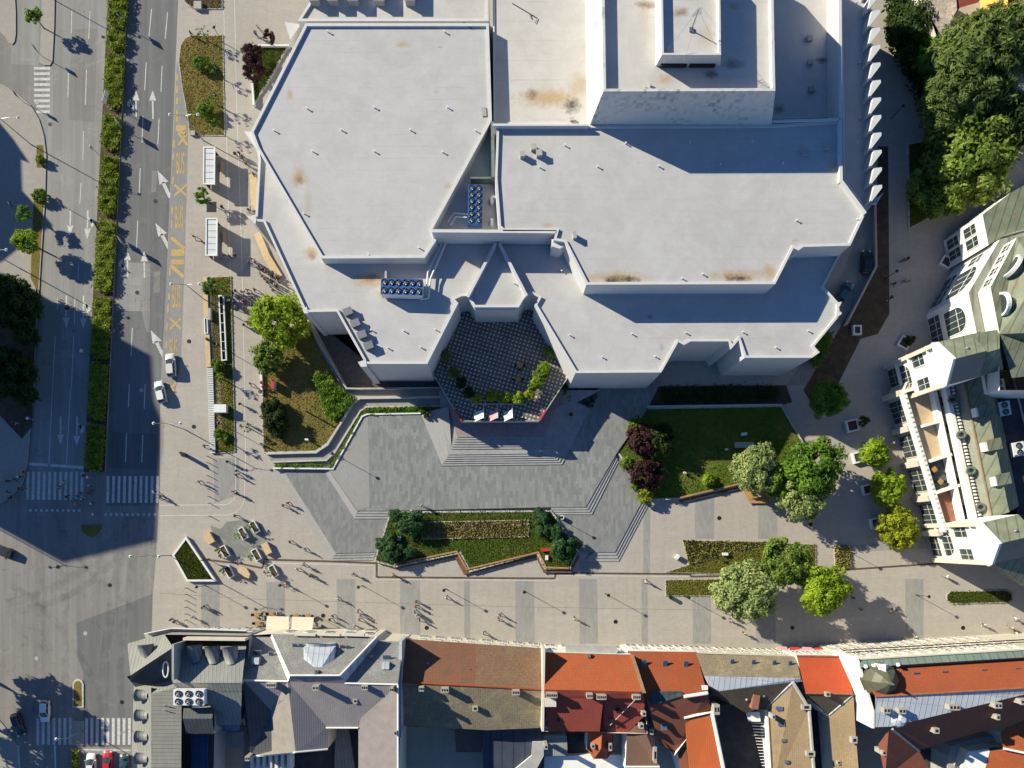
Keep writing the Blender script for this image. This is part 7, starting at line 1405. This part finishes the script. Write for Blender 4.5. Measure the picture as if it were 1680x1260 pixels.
plank_bench("long wooden slatted bench beside the bus lane", [(336, 455), (338, 520)], .85, .5, top=m_woodlite); plank_bench("lower long wooden bench beside the bus lane", [(339.5, 549), (342, 602)], .85, .5, top=m_woodlite)
t = plank_bench("long white slatted bench running toward the bollards", [(344.5, 604), (349, 743)], .9, .46, None, "slatted_bench", m_conc, 1)
for k in range(48):
    f = k / 47; x, y = 344.5 + 4.5 * f, 604.5 + 138 * f; m = MB(); c = W(x, y, .5); m.box((c.x, c.y, .47), (1.05, .14, .07)); m.build("slat", m_whitem, t)
for w, ln in [("wooden deck bench along the theatre's west wall, upper", [(415, 285), (418, 345)]), ("wooden deck bench along the theatre's west wall, lower", [(421, 382), (437, 420), (458, 455)])]: plank_bench(w, ln, 1.3, .5, top=m_woodlite)
for (pts, h, w) in [(rect(342.5, 883, 18, 12, 61), .95, "tan rectangular wooden seat block at the fountain's left edge"), (rect(437, 900, 19, 11, 64), .95, "tan wooden seat block with rounded corner at the fountain's right edge"), ([(389, 934), (397, 929), (404, 932), (410, 942), (408, 949), (400, 946), (391, 939)], .8, "tan leaf-shaped wooden seat below the fountain")]:
    m = MB(); m.ext(WP(pts, h), PZ, h); tag(m.build("seat_block", m_woodlite), w, "seat block", "wooden seat blocks")
c = W(345, 919); t = thing("banner_flag", "tall brown sail-shaped banner rising beside the slanted grass bed", "banner", (c.x, c.y, PZ)); m = MB(); m.tube([(0, 0, 0), (0, 0, 4.4), (.15, .1, 4.8)], .05, 6); m.build("pole", m_rust, t, world=False); m = MB(); m.face([(.05, 0, .8), (.75, .35, 1.6), (.8, .4, 3.0), (.5, .25, 4.2), (.1, .05, 4.75)]); m.build("cloth", m_cl['brown'], t, world=False)
planter("slanted white-edged grass bed at the corner of the square", [(305, 880), (355, 954), (306, 954), (282, 911)], PZ, .75, None, m_whitem, .35, "grass_bed", m_grass); tufts("grass", [(306, 887), (350, 950), (308, 950), (287, 911)], .6, 2600, m_blade, seed=91)
# low walls
def low_wall(label, pts, z1, w, mat=None): c = W(*pts[0]); m = MB(); wallrun(m, pts, .05, z1, w); return tag(m.build("low_wall", mat or m_stone), label, "wall")
low_wall("long pale low wall bending along the shaded theatre lane", [(1436, 320), (1438, 437), (1389, 532)], 1.3, .4, m_conc); low_wall("pale outer wall of the curved access ramp", [(436, 744), (518, 742), (537, 729), (579, 661), (590, 653), (735, 651)], 1.15, .35); low_wall("inner wall of the curved access ramp beside the hedge", [(446, 758), (535, 755), (549, 742), (591, 674), (601, 667.5), (735, 666)], .95, .25); low_wall("white retaining wall between hedge strip and grey square", [(448, 768), (546, 769), (594, 683), (602, 679.5), (690, 678)], 1.2, .25, m_whitem)
low_wall("pale wall dividing the dry lawn from the service yard", [(500, 514), (523, 562), (568, 637), (590, 637.5), (738, 636)], 1.1, .3, m_conc); low_wall("white wall at the upper edge of the small green bed", [(409, 74), (474, 74)], .9, .3, m_whitem); low_wall("white wall on the left edge of the small green bed", [(413, 130), (416, 172)], .9, .3, m_whitem); low_wall("white pavement-side wall of the dry lawn", [(428, 603), (429, 648)], .9, .35, m_whitem)
low_wall("stone wall closing the shaded yard south of the theatre", [(1062, 667), (1283, 664)], 1.3, .35)
# boxes, bins, stands
def boxthing(name, label, cat, px, py, z0, d, mat, rz=0.0, top=None, group=None):
    c = W(px, py, z0 + d[2]); t = thing(name, label, cat, (c.x, c.y, z0), R(rz), group); m = MB(); m.box((0, 0, 0), d); m.build("body", mat, t, world=False); m = MB(); m.box((0, 0, d[2] + .002), (d[0] * 1.04, d[1] * 1.04, .06)); m.build("top", top or mat, t, world=False); return t
m_redp = plain("red_paint", (.55, .04, .03), .5, 0, .1)
boxthing("cabinet", "white utility cabinet on the gravel strip beside the slatted bench", "cabinet", 361, 670, .2, (2.1, 1.4, 1.3), m_whitem); boxthing("cabinet", "pale green utility cabinet on the wooden bench line", "cabinet", 343, 515, PZ, (.5, 2.0, 1.0), m_conc); boxthing("information_stand", "red and white information stand on the dry lawn", "stand", 447, 630, .4, (.5, 1.6, 1.5), m_whitem, 0, m_redp); boxthing("information_stand", "red and white display stand on the front lawn near the pines", "stand", 897, 902, .85, (1.9, .5, .5), m_whitem, 4, m_redp); boxthing("cabinet", "small white plinth beside the display stand on the front lawn", "plinth", 897, 915, .85, (.5, .8, .4), m_whitem)
boxthing("cabinet", "pale blue glass box among the pines at the lawn's left end", "box", 653, 883, .85, (1.0, .7, .5), m_tin, -5); boxthing("cabinet", "white box on the kerb beside the right pines", "box", 926, 881, .85, (.5, .9, .5), m_whitem, 30); boxthing("bin", "white post box beside the triangular flower bed", "box", 1112, 914, PZ, (.5, .9, .9), m_whitem, -40); boxthing("bin", "white flat box on the edge of the triangular lawn", "box", 1190, 909, .2, (1.0, .5, .6), m_whitem); boxthing("cabinet", "white slab on the shaded sunken lawn", "box", 1221, 712, .75, (1.0, .5, .3), m_whitem, 8); boxthing("cabinet", "dark concrete hatch at the back of the sunken lawn", "hatch", 1221, 730, .75, (3.4, 1.0, .2), m_conc)
boxthing("information_stand", "dark upright information board near the bus lane corner", "board", 297, 745, PZ, (.25, .9, 2.2), m_dark, 30); boxthing("bin", "dark litter bin beside the small promenade lawn", "bin", 1101, 980, PZ, (.5, .5, 1.1), m_dark, 20); boxthing("cabinet", "pale well cover in the brown flower bed at the top", "cover", 324, 8, .2, (1.3, 1.3, .5), m_conc); boxthing("cabinet", "small concrete hatch at the lower end of the oval lawn", "hatch", 316, 218, .2, (.8, .8, .3), m_conc)
for (x, y, h, w) in [(508, 678, 2.4, "dark carved post standing on the dry lawn"), (505, 722, 1.5, "white floodlight post on the dry lawn near the ramp"), (1190, 738, 1.4, "small floodlight post in the sunken lawn")]:
    t = thing("post", w, "post", (*W(x, y, 1).xy, .4)); m = MB(); m.lathe((0, 0, 0), [(.15, 0), (.12, h * .5), (.2, h * .7), (.1, h)], 8); m.build("shaft", m_dark if x == 508 else m_whitem, t, world=False); m = MB(); m.box((0, 0, h), (.6, .3, .12)); m.build("head", m_dark if x == 508 else m_whitem, t, world=False)
c = W(922, 849, 1.2); t = thing("bin", "round white litter bin at the right end of the front lawn", "bin", (c.x, c.y, Z1)); m = MB(); m.lathe((0, 0, 0), [(.35, 0), (.4, .9), (.28, .92), (.25, .6)], 16); m.build("body", m_whitem, t, world=False); m = MB(); m.disc((0, 0), .26, .5, .6); m.build("liner", m_dark, t, world=False)
# terrace flags and furniture
for i, (x, y, col) in enumerate([(793, 664, 'white'), (816, 664, 'pink'), (840, 664, 'white')]):
    c = W(x, y, TZ + .6); t = thing("flag", f"{'pale pink' if col == 'pink' else 'white'} flag on a slanted pole at the terrace front, {('left', 'middle', 'right')[i]}", "flag", (c.x, c.y, TZ + .6), 0, "flags on the terrace front"); m = MB(); m.tube([(0, 0, 0), (.1, -2.6, 1.6)], .05, 6); m.build("pole", m_whitem, t, world=False)
    m = MB(); pr = None
    for k in range(6):
        u = k / 5; a = Vector((.1 * u - .02, -1.0 - 1.5 * u, .65 + .95 * u)); b = a + Vector((-1.5 + .25 * math.sin(k * 2), -.5 + .2 * math.cos(k * 3), -.7)); q = a.lerp(b, .5) + Vector((0, 0, .18 * math.sin(k * 1.7)))
        if pr: m.face([pr[0], a, q, pr[1]]); m.face([pr[1], q, b, pr[2]])
        pr = (a, q, b)
    m.build("cloth", m_cl[col] if col == 'pink' else m_cl['white'], t, world=False)
def table_proto(mat):
    t = thing("table", "x", "table"); m = MB(); m.box((0, 0, .70), (.85, .85, .05)); m.build("tabletop", mat, t, world=False); m = MB(); m.tube([(0, 0, 0), (0, 0, .7)], .05, 6); m.box((0, 0, 0), (.5, .5, .04)); m.build("leg", m_dark, t, world=False); return t
def chair_proto(mat):
    t = thing("chair", "x", "chair"); m = MB(); m.box((0, 0, .42), (.45, .45, .05)); m.build("seat", mat, t, world=False); m = MB(); m.box((-.22, 0, .47), (.05, .45, .42)); m.build("backrest", mat, t, world=False)
    for a in (-1, 1):
        for b in (-1, 1): m = MB(); m.tube([(a * .19, b * .19, 0), (a * .19, b * .19, .42)], .02, 5); m.build("leg", m_dark, t, world=False)
    return t
tb, ch = table_proto(m_wood), chair_proto(m_dark); ft = fc = True
TB = [(421, 1009, PZ, "leftmost of the upper cafe row"), (445, 1007, PZ, "behind the left awning's upper edge"), (423, 1023, PZ, "leftmost of the lower cafe row"), (485, 1011, PZ, "above the right awning's left part"), (505, 1011, PZ, "above the right awning's right part"), (853, 599, TZ, "higher up on the theatre terrace"), (850, 622, TZ, "lower down on the theatre terrace"), (1533, 770, 6.0, "higher up on the palace deck"), (1543, 790, 6.0, "lower down on the palace deck")]
for i, (x, y, z, w) in enumerate(TB):
    c = W(x, y, z + .7); loc = (c.x, c.y, z); lab = "square orange-brown table " + w
    if ft: tb.location = loc; tb["label"] = lab; tb["group"] = "cafe tables"; ft = False
    else: dup(tb, loc, .1 * i, lab, "cafe tables")
    for k, (a, sd_) in enumerate([(0, "left"), (math.pi, "right")] + ([(math.pi / 2, "lower")] if i % 2 else [])):
        loc = (c.x - .75 * math.cos(a), c.y - .75 * math.sin(a), z); lab = f"dark chair on the {sd_} side of the table {w}"
        if fc: ch.location = loc; ch["label"] = lab; ch["group"] = "dark cafe chairs"; fc = False
        else: dup(ch, loc, a, lab, "dark cafe chairs")
for (pts, w) in [([(438, 1011), (474, 1012), (474, 1034), (436, 1033)], "left cream cafe awning on the grey slate building's front"), ([(479, 1012), (515, 1013), (512, 1034), (478, 1034)], "right cream cafe awning on the grey slate building's front")]:
    c = W(*pts[0], 3); t = thing("awning", w, "awning", (c.x, c.y, 3)); m = MB(); P = [W(pts[0][0], pts[0][1], 2.7), W(pts[1][0], pts[1][1], 2.7), W(pts[2][0], pts[2][1], 3.4), W(pts[3][0], pts[3][1], 3.4)]; m.face(P[::-1] if area2(P) < 0 else P); m.face([P[0], P[1], P[1] - Vector((0, 0, .3)), P[0] - Vector((0, 0, .3))]); m.build("canopy", m_cl['cream'], t); m = MB(); m.tube([P[0], P[1]], .04, 5); m.build("front_rail", m_whitem, t)
    for q in (P[0], P[1]): m = MB(); m.tube([(q.x, q.y, PZ), (q.x, q.y, 2.7)], .04, 5); m.build("post", m_whitem, t)
for i, (x, w) in enumerate([(366, "long grey"), (300, "short grey")]): pass
m = MB(); c = W(388, 1029, 2.8); m.ext(WP([(371, 1026), (403, 1026), (403, 1033), (370, 1033)], 2.8), 2.7, 2.82); tag(m.build("awning", m_greyr), "dark grey flat awning over the corner building's entrance", "awning")
for i, (x, y, col) in enumerate([(1283, 1062, 'pink'), (1304, 1063, 'red'), (1324, 1063, 'pink'), (1345, 1064, 'red')]):
    m = MB(); m.face(WP([(x - 8, y - 2, 2.6), (x + 8, y - 1, 2.6), (x + 9, y + 5, 3.3), (x - 9, y + 4, 3.3)], 3)); tag(m.build("awning", m_cl[col]), f"small {'red' if col == 'red' else 'pink'} shop awning on the promenade, {ORD[i]} from the left", "awning", "shop awnings on the promenade")

# ================================================================== BICYCLES AND PEOPLE
for (x, y, a, w) in [(425, 47, 130, "bicycle parked beside the small plum sapling"), (1467, 1003, 25, "bicycle ridden through the tree shadow at the right"), (1487, 462, 10, "bicycle in the shaded lane near the bare earth"), (261, 817, 170, "bicycle crossing at the edge of the road shade"), (466, 962, 150, "bicycle below the fountain planters"), (410, 344, 60, "bicycle leaning at the theatre's west wall"), (448, 452, 70, "bicycle parked in the crowd by the lime tree")]:
    bicycle((*W(x, y, .5).xy, PZ if x > 262 or x < 200 else .02), R(a), w, "bicycles")
G = "people out on the square"
rr = random.Random(21)
mh = MB(); mh.disc((0, 0), .38, 0, .006, 16); mo = None
for i, (x, y, z) in enumerate([(140, 1039, .02), (82, 204, .02), (200, 1152, .02), (61, 168, .02), (110, 505, .02), (225, 480, .02), (232, 640, .02), (95, 930, .02), (180, 960, .02), (60, 1080, .02), (255, 330, .02), (310, 560, .12), (425, 770, .12), (530, 1010, .12), (700, 1030, .12), (880, 1000, .12), (1010, 1020, .12), (1180, 850, .12), (1440, 1010, .12), (1330, 860, .12), (318, 700, .12), (395, 380, .12), (1300, 1030, .12), (1580, 1030, .12), (350, 40, .12)]):
    o = mh.build("manhole_cover", m_dark if i % 3 else m_conc, None); o.location = W(x, y, z); tag(o, kind="structure")

P_ = [
 # promenade
 (553, 982, 'white', 'denim', "alone in front of the slate building"), (540, 1017, 'black', 'black', "left of a pair beside the right cream awning"), (545, 1011, 'navy', 'denim', "right of a pair beside the right cream awning"), (586, 1003, 'white', 'black', "top of the trio before the slate building"), (590, 1010, 'grey', 'denim', "middle of the trio before the slate building"), (588, 1017, 'pink', 'black', "bottom of the trio before the slate building"), (581, 1027, 'beige', 'navy', "close to the slate building front"),
 (682, 987, 'black', 'denim', "top of five on the grey band"), (681, 995, 'red', 'black', "second of five on the grey band"), (679, 1004, 'teal', 'beige', "leftmost of five on the grey band"), (683, 1009, 'white', 'denim', "fourth of five on the grey band"), (687, 1017, 'brown', 'black', "lowest of five on the grey band"), (732, 981, 'white', 'black', "alone right of the group of five"),
 (820, 1009, 'black', 'navy', "in the pair left of the wide grey band"), (818, 1017, 'grey', 'black', "below in the pair left of the wide grey band"), (792, 1039, 'beige', 'denim', "close to the rust-roofed building front"), (579, 942, 'black', 'denim', "beside the rusty channel below the stairs"), (645, 944, 'yellow', 'black', "beside the rusty channel under the lawn"), (508, 945, 'navy', 'beige', "with a dog below the fountain area"), (943, 1016, 'white', 'black', "on the wide promenade near the orange roof"), (1060, 954, 'cream', 'beige', "beside the channel right of the front lawn"), (1201, 1011, 'white', 'navy', "beside the large pale-leaved tree"), (1200, 1018, 'pink', 'denim', "just below the large pale-leaved tree"), (1222, 1039, 'yellow', 'black', "in yellow below the tree shadow"),
 (1467, 999, 'grey', 'black', "riding the bicycle at the right"), (1505, 1045, 'white', 'beige', "at the lower edge of the tree shadow"), (1617, 1025, 'white', 'denim', "alone near the ornate cream palace"), (1662, 1030, 'beige', 'grey', "above a pair by the right edge"), (1668, 1039, 'white', 'navy', "below a pair by the right edge"), (1671, 1016, 'blue', 'white', "at the right edge above the pair"), (1555, 946, 'white', 'grey', "under the palace's lower corner"), (1666, 947, 'cream', 'navy', "in the palace shadow at the right edge"), (1401, 981, 'black', 'black', "in the tree shadow, upper"), (1415, 1001, 'grey', 'navy', "in the tree shadow, lower"),
 # fountain corner
 (463, 829, 'black', 'denim', "left of a pair above the fountain planters"), (471, 825, 'navy', 'black', "right of a pair above the fountain planters"), (474, 889, 'black', 'navy', "alone right of the fountain planters"), (499, 901, 'white', 'navy', "near the foot of the sloping ramp"), (486, 934, 'white', 'beige', "walking a dog below the channel"), (497, 927, 'beige', 'black', "beside the dog walker below the channel"), (330, 997, 'beige', 'brown', "left of a pair near the lower bollards"), (334, 995, 'black', 'denim', "right of a pair near the lower bollards"), (313, 1013, 'white', 'grey', "beside the lower row of bollards"), (279, 1017, 'black', 'black', "left near the corner building"), (284, 1021, 'navy', 'black', "second from left near the corner building"), (384, 846, 'green', 'black', "just above the topmost fountain planter"), (466, 959, 'cream', 'white', "beside the bicycle below the planters"), (360, 912, 'red', 'black', "under the tall brown banner"),
 # bike lane area
 (251, 807, 'white', 'navy', "at the right end of the zebra crossing"), (261, 815, 'grey', 'denim', "with the bicycle at the road shade"), (381, 806, 'red', 'beige', "left of a pair at the bike lane bend"), (386, 809, 'black', 'black', "right of a pair at the bike lane bend"), (325, 790, 'pink', 'navy', "left of the bollard row"), (334, 731, 'beige', 'black', "left of the slatted bench end"), (372, 757, 'black', 'navy', "below the grass strip end"), (387, 772, 'navy', 'denim', "upper of a pair near the ramp start"), (386, 779, 'brown', 'black', "lower of a pair near the ramp start"), (393, 662, 'black', 'black', "alone on the footpath by the dry lawn"), (405, 695, 'white', 'black', "walking down beside the clipped bushes"), (410, 629, 'navy', 'grey', "on the footpath near the white lawn wall"), (428, 728, 'black', 'denim', "at the lower corner of the dry lawn"),
 (427, 627, 'black', 'red', "upper one sitting on the white lawn wall", 'sit'), (430, 633, 'red', 'black', "middle one sitting on the white lawn wall", 'sit'), (425, 639, 'grey', 'black', "lower one sitting on the white lawn wall", 'sit'), (691, 829, 'pink', 'white', "at the back edge of the front lawn", 'stand'), (675, 838, 'white', 'denim', "sitting by the pines behind the lawn", 'sit'), (1126, 777, 'black', 'white', "sitting on the grass of the sunken lawn", 'sit'),
 # crowd by shelters
 (385, 251, 'black', 'black', "topmost of the group under the theatre wall"), (391, 249, 'navy', 'black', "right at the top of the group under the wall"), (396, 255, 'black', 'denim', "third of the group under the theatre wall"), (402, 266, 'grey', 'black', "middle of the group under the theatre wall"), (409, 278, 'white', 'white', "in white at the lower end of the group"), (415, 285, 'black', 'navy', "at the bottom of the group on the deck"), (363, 338, 'black', 'black', "between the two bus shelters"), (407, 343, 'brown', 'denim', "with a bicycle by the theatre wall"), (317, 387, 'black', 'grey', "left of the lower bus shelter"), (365, 416, 'white', 'black', "at the lower end of the bus shelter", 'stand'), (384, 417, 'grey', 'black', "in the lower bus shelter's shadow", 'stand'), (376, 419, 'brown', 'brown', "in brown inside the shelter's shadow", 'stand'),
 (410, 423, 'black', 'denim', "upper of two heading to the lower deck"), (407, 430, 'navy', 'navy', "lower of two heading to the lower deck"), (430, 441, 'black', 'black', "at the head of the dense crowd", 'stand'), (436, 445, 'red', 'black', "in red inside the dense crowd", 'stand'), (429, 452, 'grey', 'denim', "left side of the dense crowd", 'stand'), (441, 450, 'black', 'grey', "right side of the dense crowd", 'stand'), (450, 453, 'beige', 'black', "at the right rim of the dense crowd", 'sit'), (444, 459, 'navy', 'black', "lower middle of the dense crowd", 'stand'), (451, 466, 'white', 'black', "at the bottom right of the dense crowd", 'stand'), (447, 475, 'brown', 'denim', "at the tip of the crowd above the lime tree", 'stand'), (436, 484, 'black', 'brown', "just left of the lime tree's top"),
 (381, 480, 'black', 'black', "left of the footpath group"), (385, 476, 'navy', 'denim', "second from left in the footpath group"), (404, 474, 'white', 'navy', "in white in the footpath group"), (408, 481, 'black', 'grey', "middle of the footpath group"), (416, 474, 'denim', 'black', "right of the footpath group"), (374, 492, 'white', 'denim', "beside the grass strip in white"), (383, 495, 'black', 'navy', "below the footpath group, left"), (387, 503, 'grey', 'black', "below the footpath group, second"), (400, 504, 'navy', 'grey', "below the footpath group, third"), (406, 511, 'black', 'beige', "below the footpath group, fourth"), (417, 518, 'red', 'denim', "close to the lime tree's left edge"), (399, 532, 'black', 'denim', "left of a trio by the lime tree"), (405, 528, 'beige', 'black', "middle of a trio by the lime tree"), (411, 531, 'black', 'black', "right of a trio by the lime tree"), (334, 471, 'white', 'black', "sitting at the north of the wooden bench", 'sit'), (337, 555, 'black', 'brown', "sitting on the lower wooden bench", 'sit'), (311, 52, 'black', 'navy', "at the top left of the dry oval lawn"), (418, 52, 'grey', 'navy', "beside the bicycle near the sapling"),
 (418, 430, 'black', 'black', "at the left rim of the crowd near the deck", 'stand'), (424, 437, 'navy', 'denim', "between the deck and the dense crowd", 'stand'), (433, 457, 'brown', 'black', "in brown at the crowd's left side", 'stand'), (438, 463, 'black', 'denim', "at the crowd's lower left side", 'stand'), (446, 446, 'teal', 'black', "in teal at the crowd's right side", 'stand'), (455, 460, 'pink', 'denim', "in pink at the crowd's right rim", 'stand'), (443, 470, 'grey', 'grey', "in grey at the crowd's lower end", 'stand'), (425, 447, 'white', 'black', "in white at the crowd's left end", 'stand'),
 (396, 478, 'pink', 'navy', "in pink within the footpath group"), (412, 486, 'teal', 'black', "in teal below the footpath group"), (392, 488, 'black', 'beige', "lower centre of the footpath group"), (422, 492, 'black', 'denim', "between footpath group and lime tree"), (399, 494, 'red', 'black', "in red below the footpath group"), (412, 500, 'navy', 'navy', "in navy near the lime tree's upper left"),
 # crossing in shade
 (28, 782, 'white', 'black', "on the left pavement corner in shade"), (37, 774, 'black', 'red', "upper on the shaded left pavement corner"), (10, 789, 'navy', 'black', "far left on the shaded corner"), (22, 786, 'black', 'navy', "behind the white-topped one on the shaded corner"), (29, 801, 'brown', 'black', "left of a pair at the kerb"), (36, 802, 'black', 'denim', "right of a pair at the kerb"), (8, 806, 'grey', 'navy', "at the left frame edge above the traffic post"), (12, 817, 'blue', 'black', "at the left frame edge, lower"), (19, 815, 'black', 'grey', "beside the one at the left frame edge"), (100, 791, 'white', 'beige', "in white on the shaded zebra crossing"), (94, 799, 'pink', 'black', "left on the shaded zebra crossing"), (107, 815, 'black', 'black', "low on the shaded zebra crossing"), (130, 809, 'red', 'black', "in red near the median end"), (126, 814, 'navy', 'denim', "left of the red-topped one at the median"), (132, 819, 'white', 'navy', "below the red-topped one at the median"), (135, 780, 'black', 'brown', "at the tip of the median hedge, left"), (143, 783, 'white', 'grey', "at the tip of the median hedge, right"), (145, 797, 'cream', 'black', "on the median refuge, upper"), (147, 806, 'brown', 'navy', "on the median refuge, middle"), (143, 808, 'navy', 'red', "on the median refuge, left"), (148, 826, 'white', 'black', "below the median refuge"), (152, 844, 'white', 'denim', "next to the small half-round island"), (122, 827, 'grey', 'grey', "below the zebra crossing"), (45, 686, 'white', 'blue', "on the shaded left pavement above"), (23, 694, 'black', 'beige', "on the shaded left pavement, further left"),
 # lane by the palace
 (1484, 426, 'black', 'denim', "left of a pair in the upper lane"), (1491, 423, 'navy', 'black', "right of a pair in the upper lane"), (1487, 459, 'white', 'grey', "with the bicycle in the shaded lane"), (1469, 464, 'black', 'black', "left of the bicycle in the shaded lane"), (1464, 487, 'navy', 'navy', "below the bare earth edge in the lane"), (1466, 726, 'white', 'white', "near the palace shopfront"), (1422, 727, 'teal', 'denim', "beside the uppermost lime tree"),
 # cafe
 (428, 1008, 'black', 'black', "sitting right of the upper cafe table", 'sit'), (432, 1015, 'white', 'black', "sitting between the cafe tables", 'sit'), (430, 1025, 'grey', 'denim', "sitting right of the lower cafe table", 'sit'), (453, 1007, 'white', 'denim', "sitting by the left awning's edge", 'sit'), (494, 1011, 'blue', 'black', "sitting between the tables above the right awning", 'sit'), (519, 1024, 'black', 'grey', "sitting at the right end of the cafe", 'sit'),
]
for i, q in enumerate(P_):
    x, y, a, b, w = q[:5]; kd = q[5] if len(q) > 5 else 'walk'
    z = PZ if x > 262 else (.02 if 48 < x < 240 else .13)
    if w.startswith("sitting") or w.startswith("in yellow") or " sitting " in w: pass
    act = ""
    if kd == 'sit' and 'lawn wall' in w: z = .45
    if (x, y) in ((691, 829),): z = Z2
    if x == 1126: z = .6
    if x in (334, 337) and kd == 'sit': z = PZ
    kd2 = kd + ('l' if kd != 'sit' and (int(x) + int(y)) % 3 == 0 else '')
    o = person(x, y, a, b, w, kd2, None, z, ('dark', 'brown', 'dark', 'blond')[i % 4], G)
    verb = {'walk': 'walking ', 'stand': 'standing ', 'sit': 'seated '}[kd]
    hl_ = 'long-haired person' if kd2.endswith('l') else 'person'
    w2 = w.replace("one sitting on", "on").replace("sitting ", "").replace("walking a dog", "with a dog").replace("walking ", "").replace("riding the", "on the")
    o["label"] = f"{hl_} in {a} and {b} {verb}{w2}"
for (x, y) in [(513, 944)]:
    c = W(x, y, .4); V = [(-.3, 0, .42, .12), (.05, 0, .44, .13), (.28, 0, .46, .11), (.42, 0, .6, .075), (.52, 0, .66, .07), (.64, 0, .62, .04), (-.42, 0, .5, .035), (-.6, 0, .62, .02)]; E = [(0, 1), (1, 2), (2, 3), (3, 4), (4, 5), (0, 6), (6, 7)]
    for s_ in (-1, 1):
        n0 = len(V); V += [(.26, s_ * .09, .3, .05), (.25, s_ * .09, .16, .035), (.29, s_ * .09, .03, .035)]; E += [(2, n0), (n0, n0 + 1), (n0 + 1, n0 + 2)]
        n0 = len(V); V += [(-.26, s_ * .1, .32, .06), (-.38, s_ * .1, .18, .032), (-.33, s_ * .1, .03, .035)]; E += [(0, n0), (n0, n0 + 1), (n0 + 1, n0 + 2)]
        n0 = len(V); V += [(.47, s_ * .06, .74, .02)]; E += [(4, n0)]
    me = skin_mesh("dog", V, E, 1); me.materials.append(m_cl['brown']); o = bpy.data.objects.new("dog", me); COL.objects.link(o); o.location = (c.x, c.y, PZ); o.rotation_euler = (0, 0, 2.4); tag(o, "brown dog with raised tail beside its walkers below the channel", "dog")
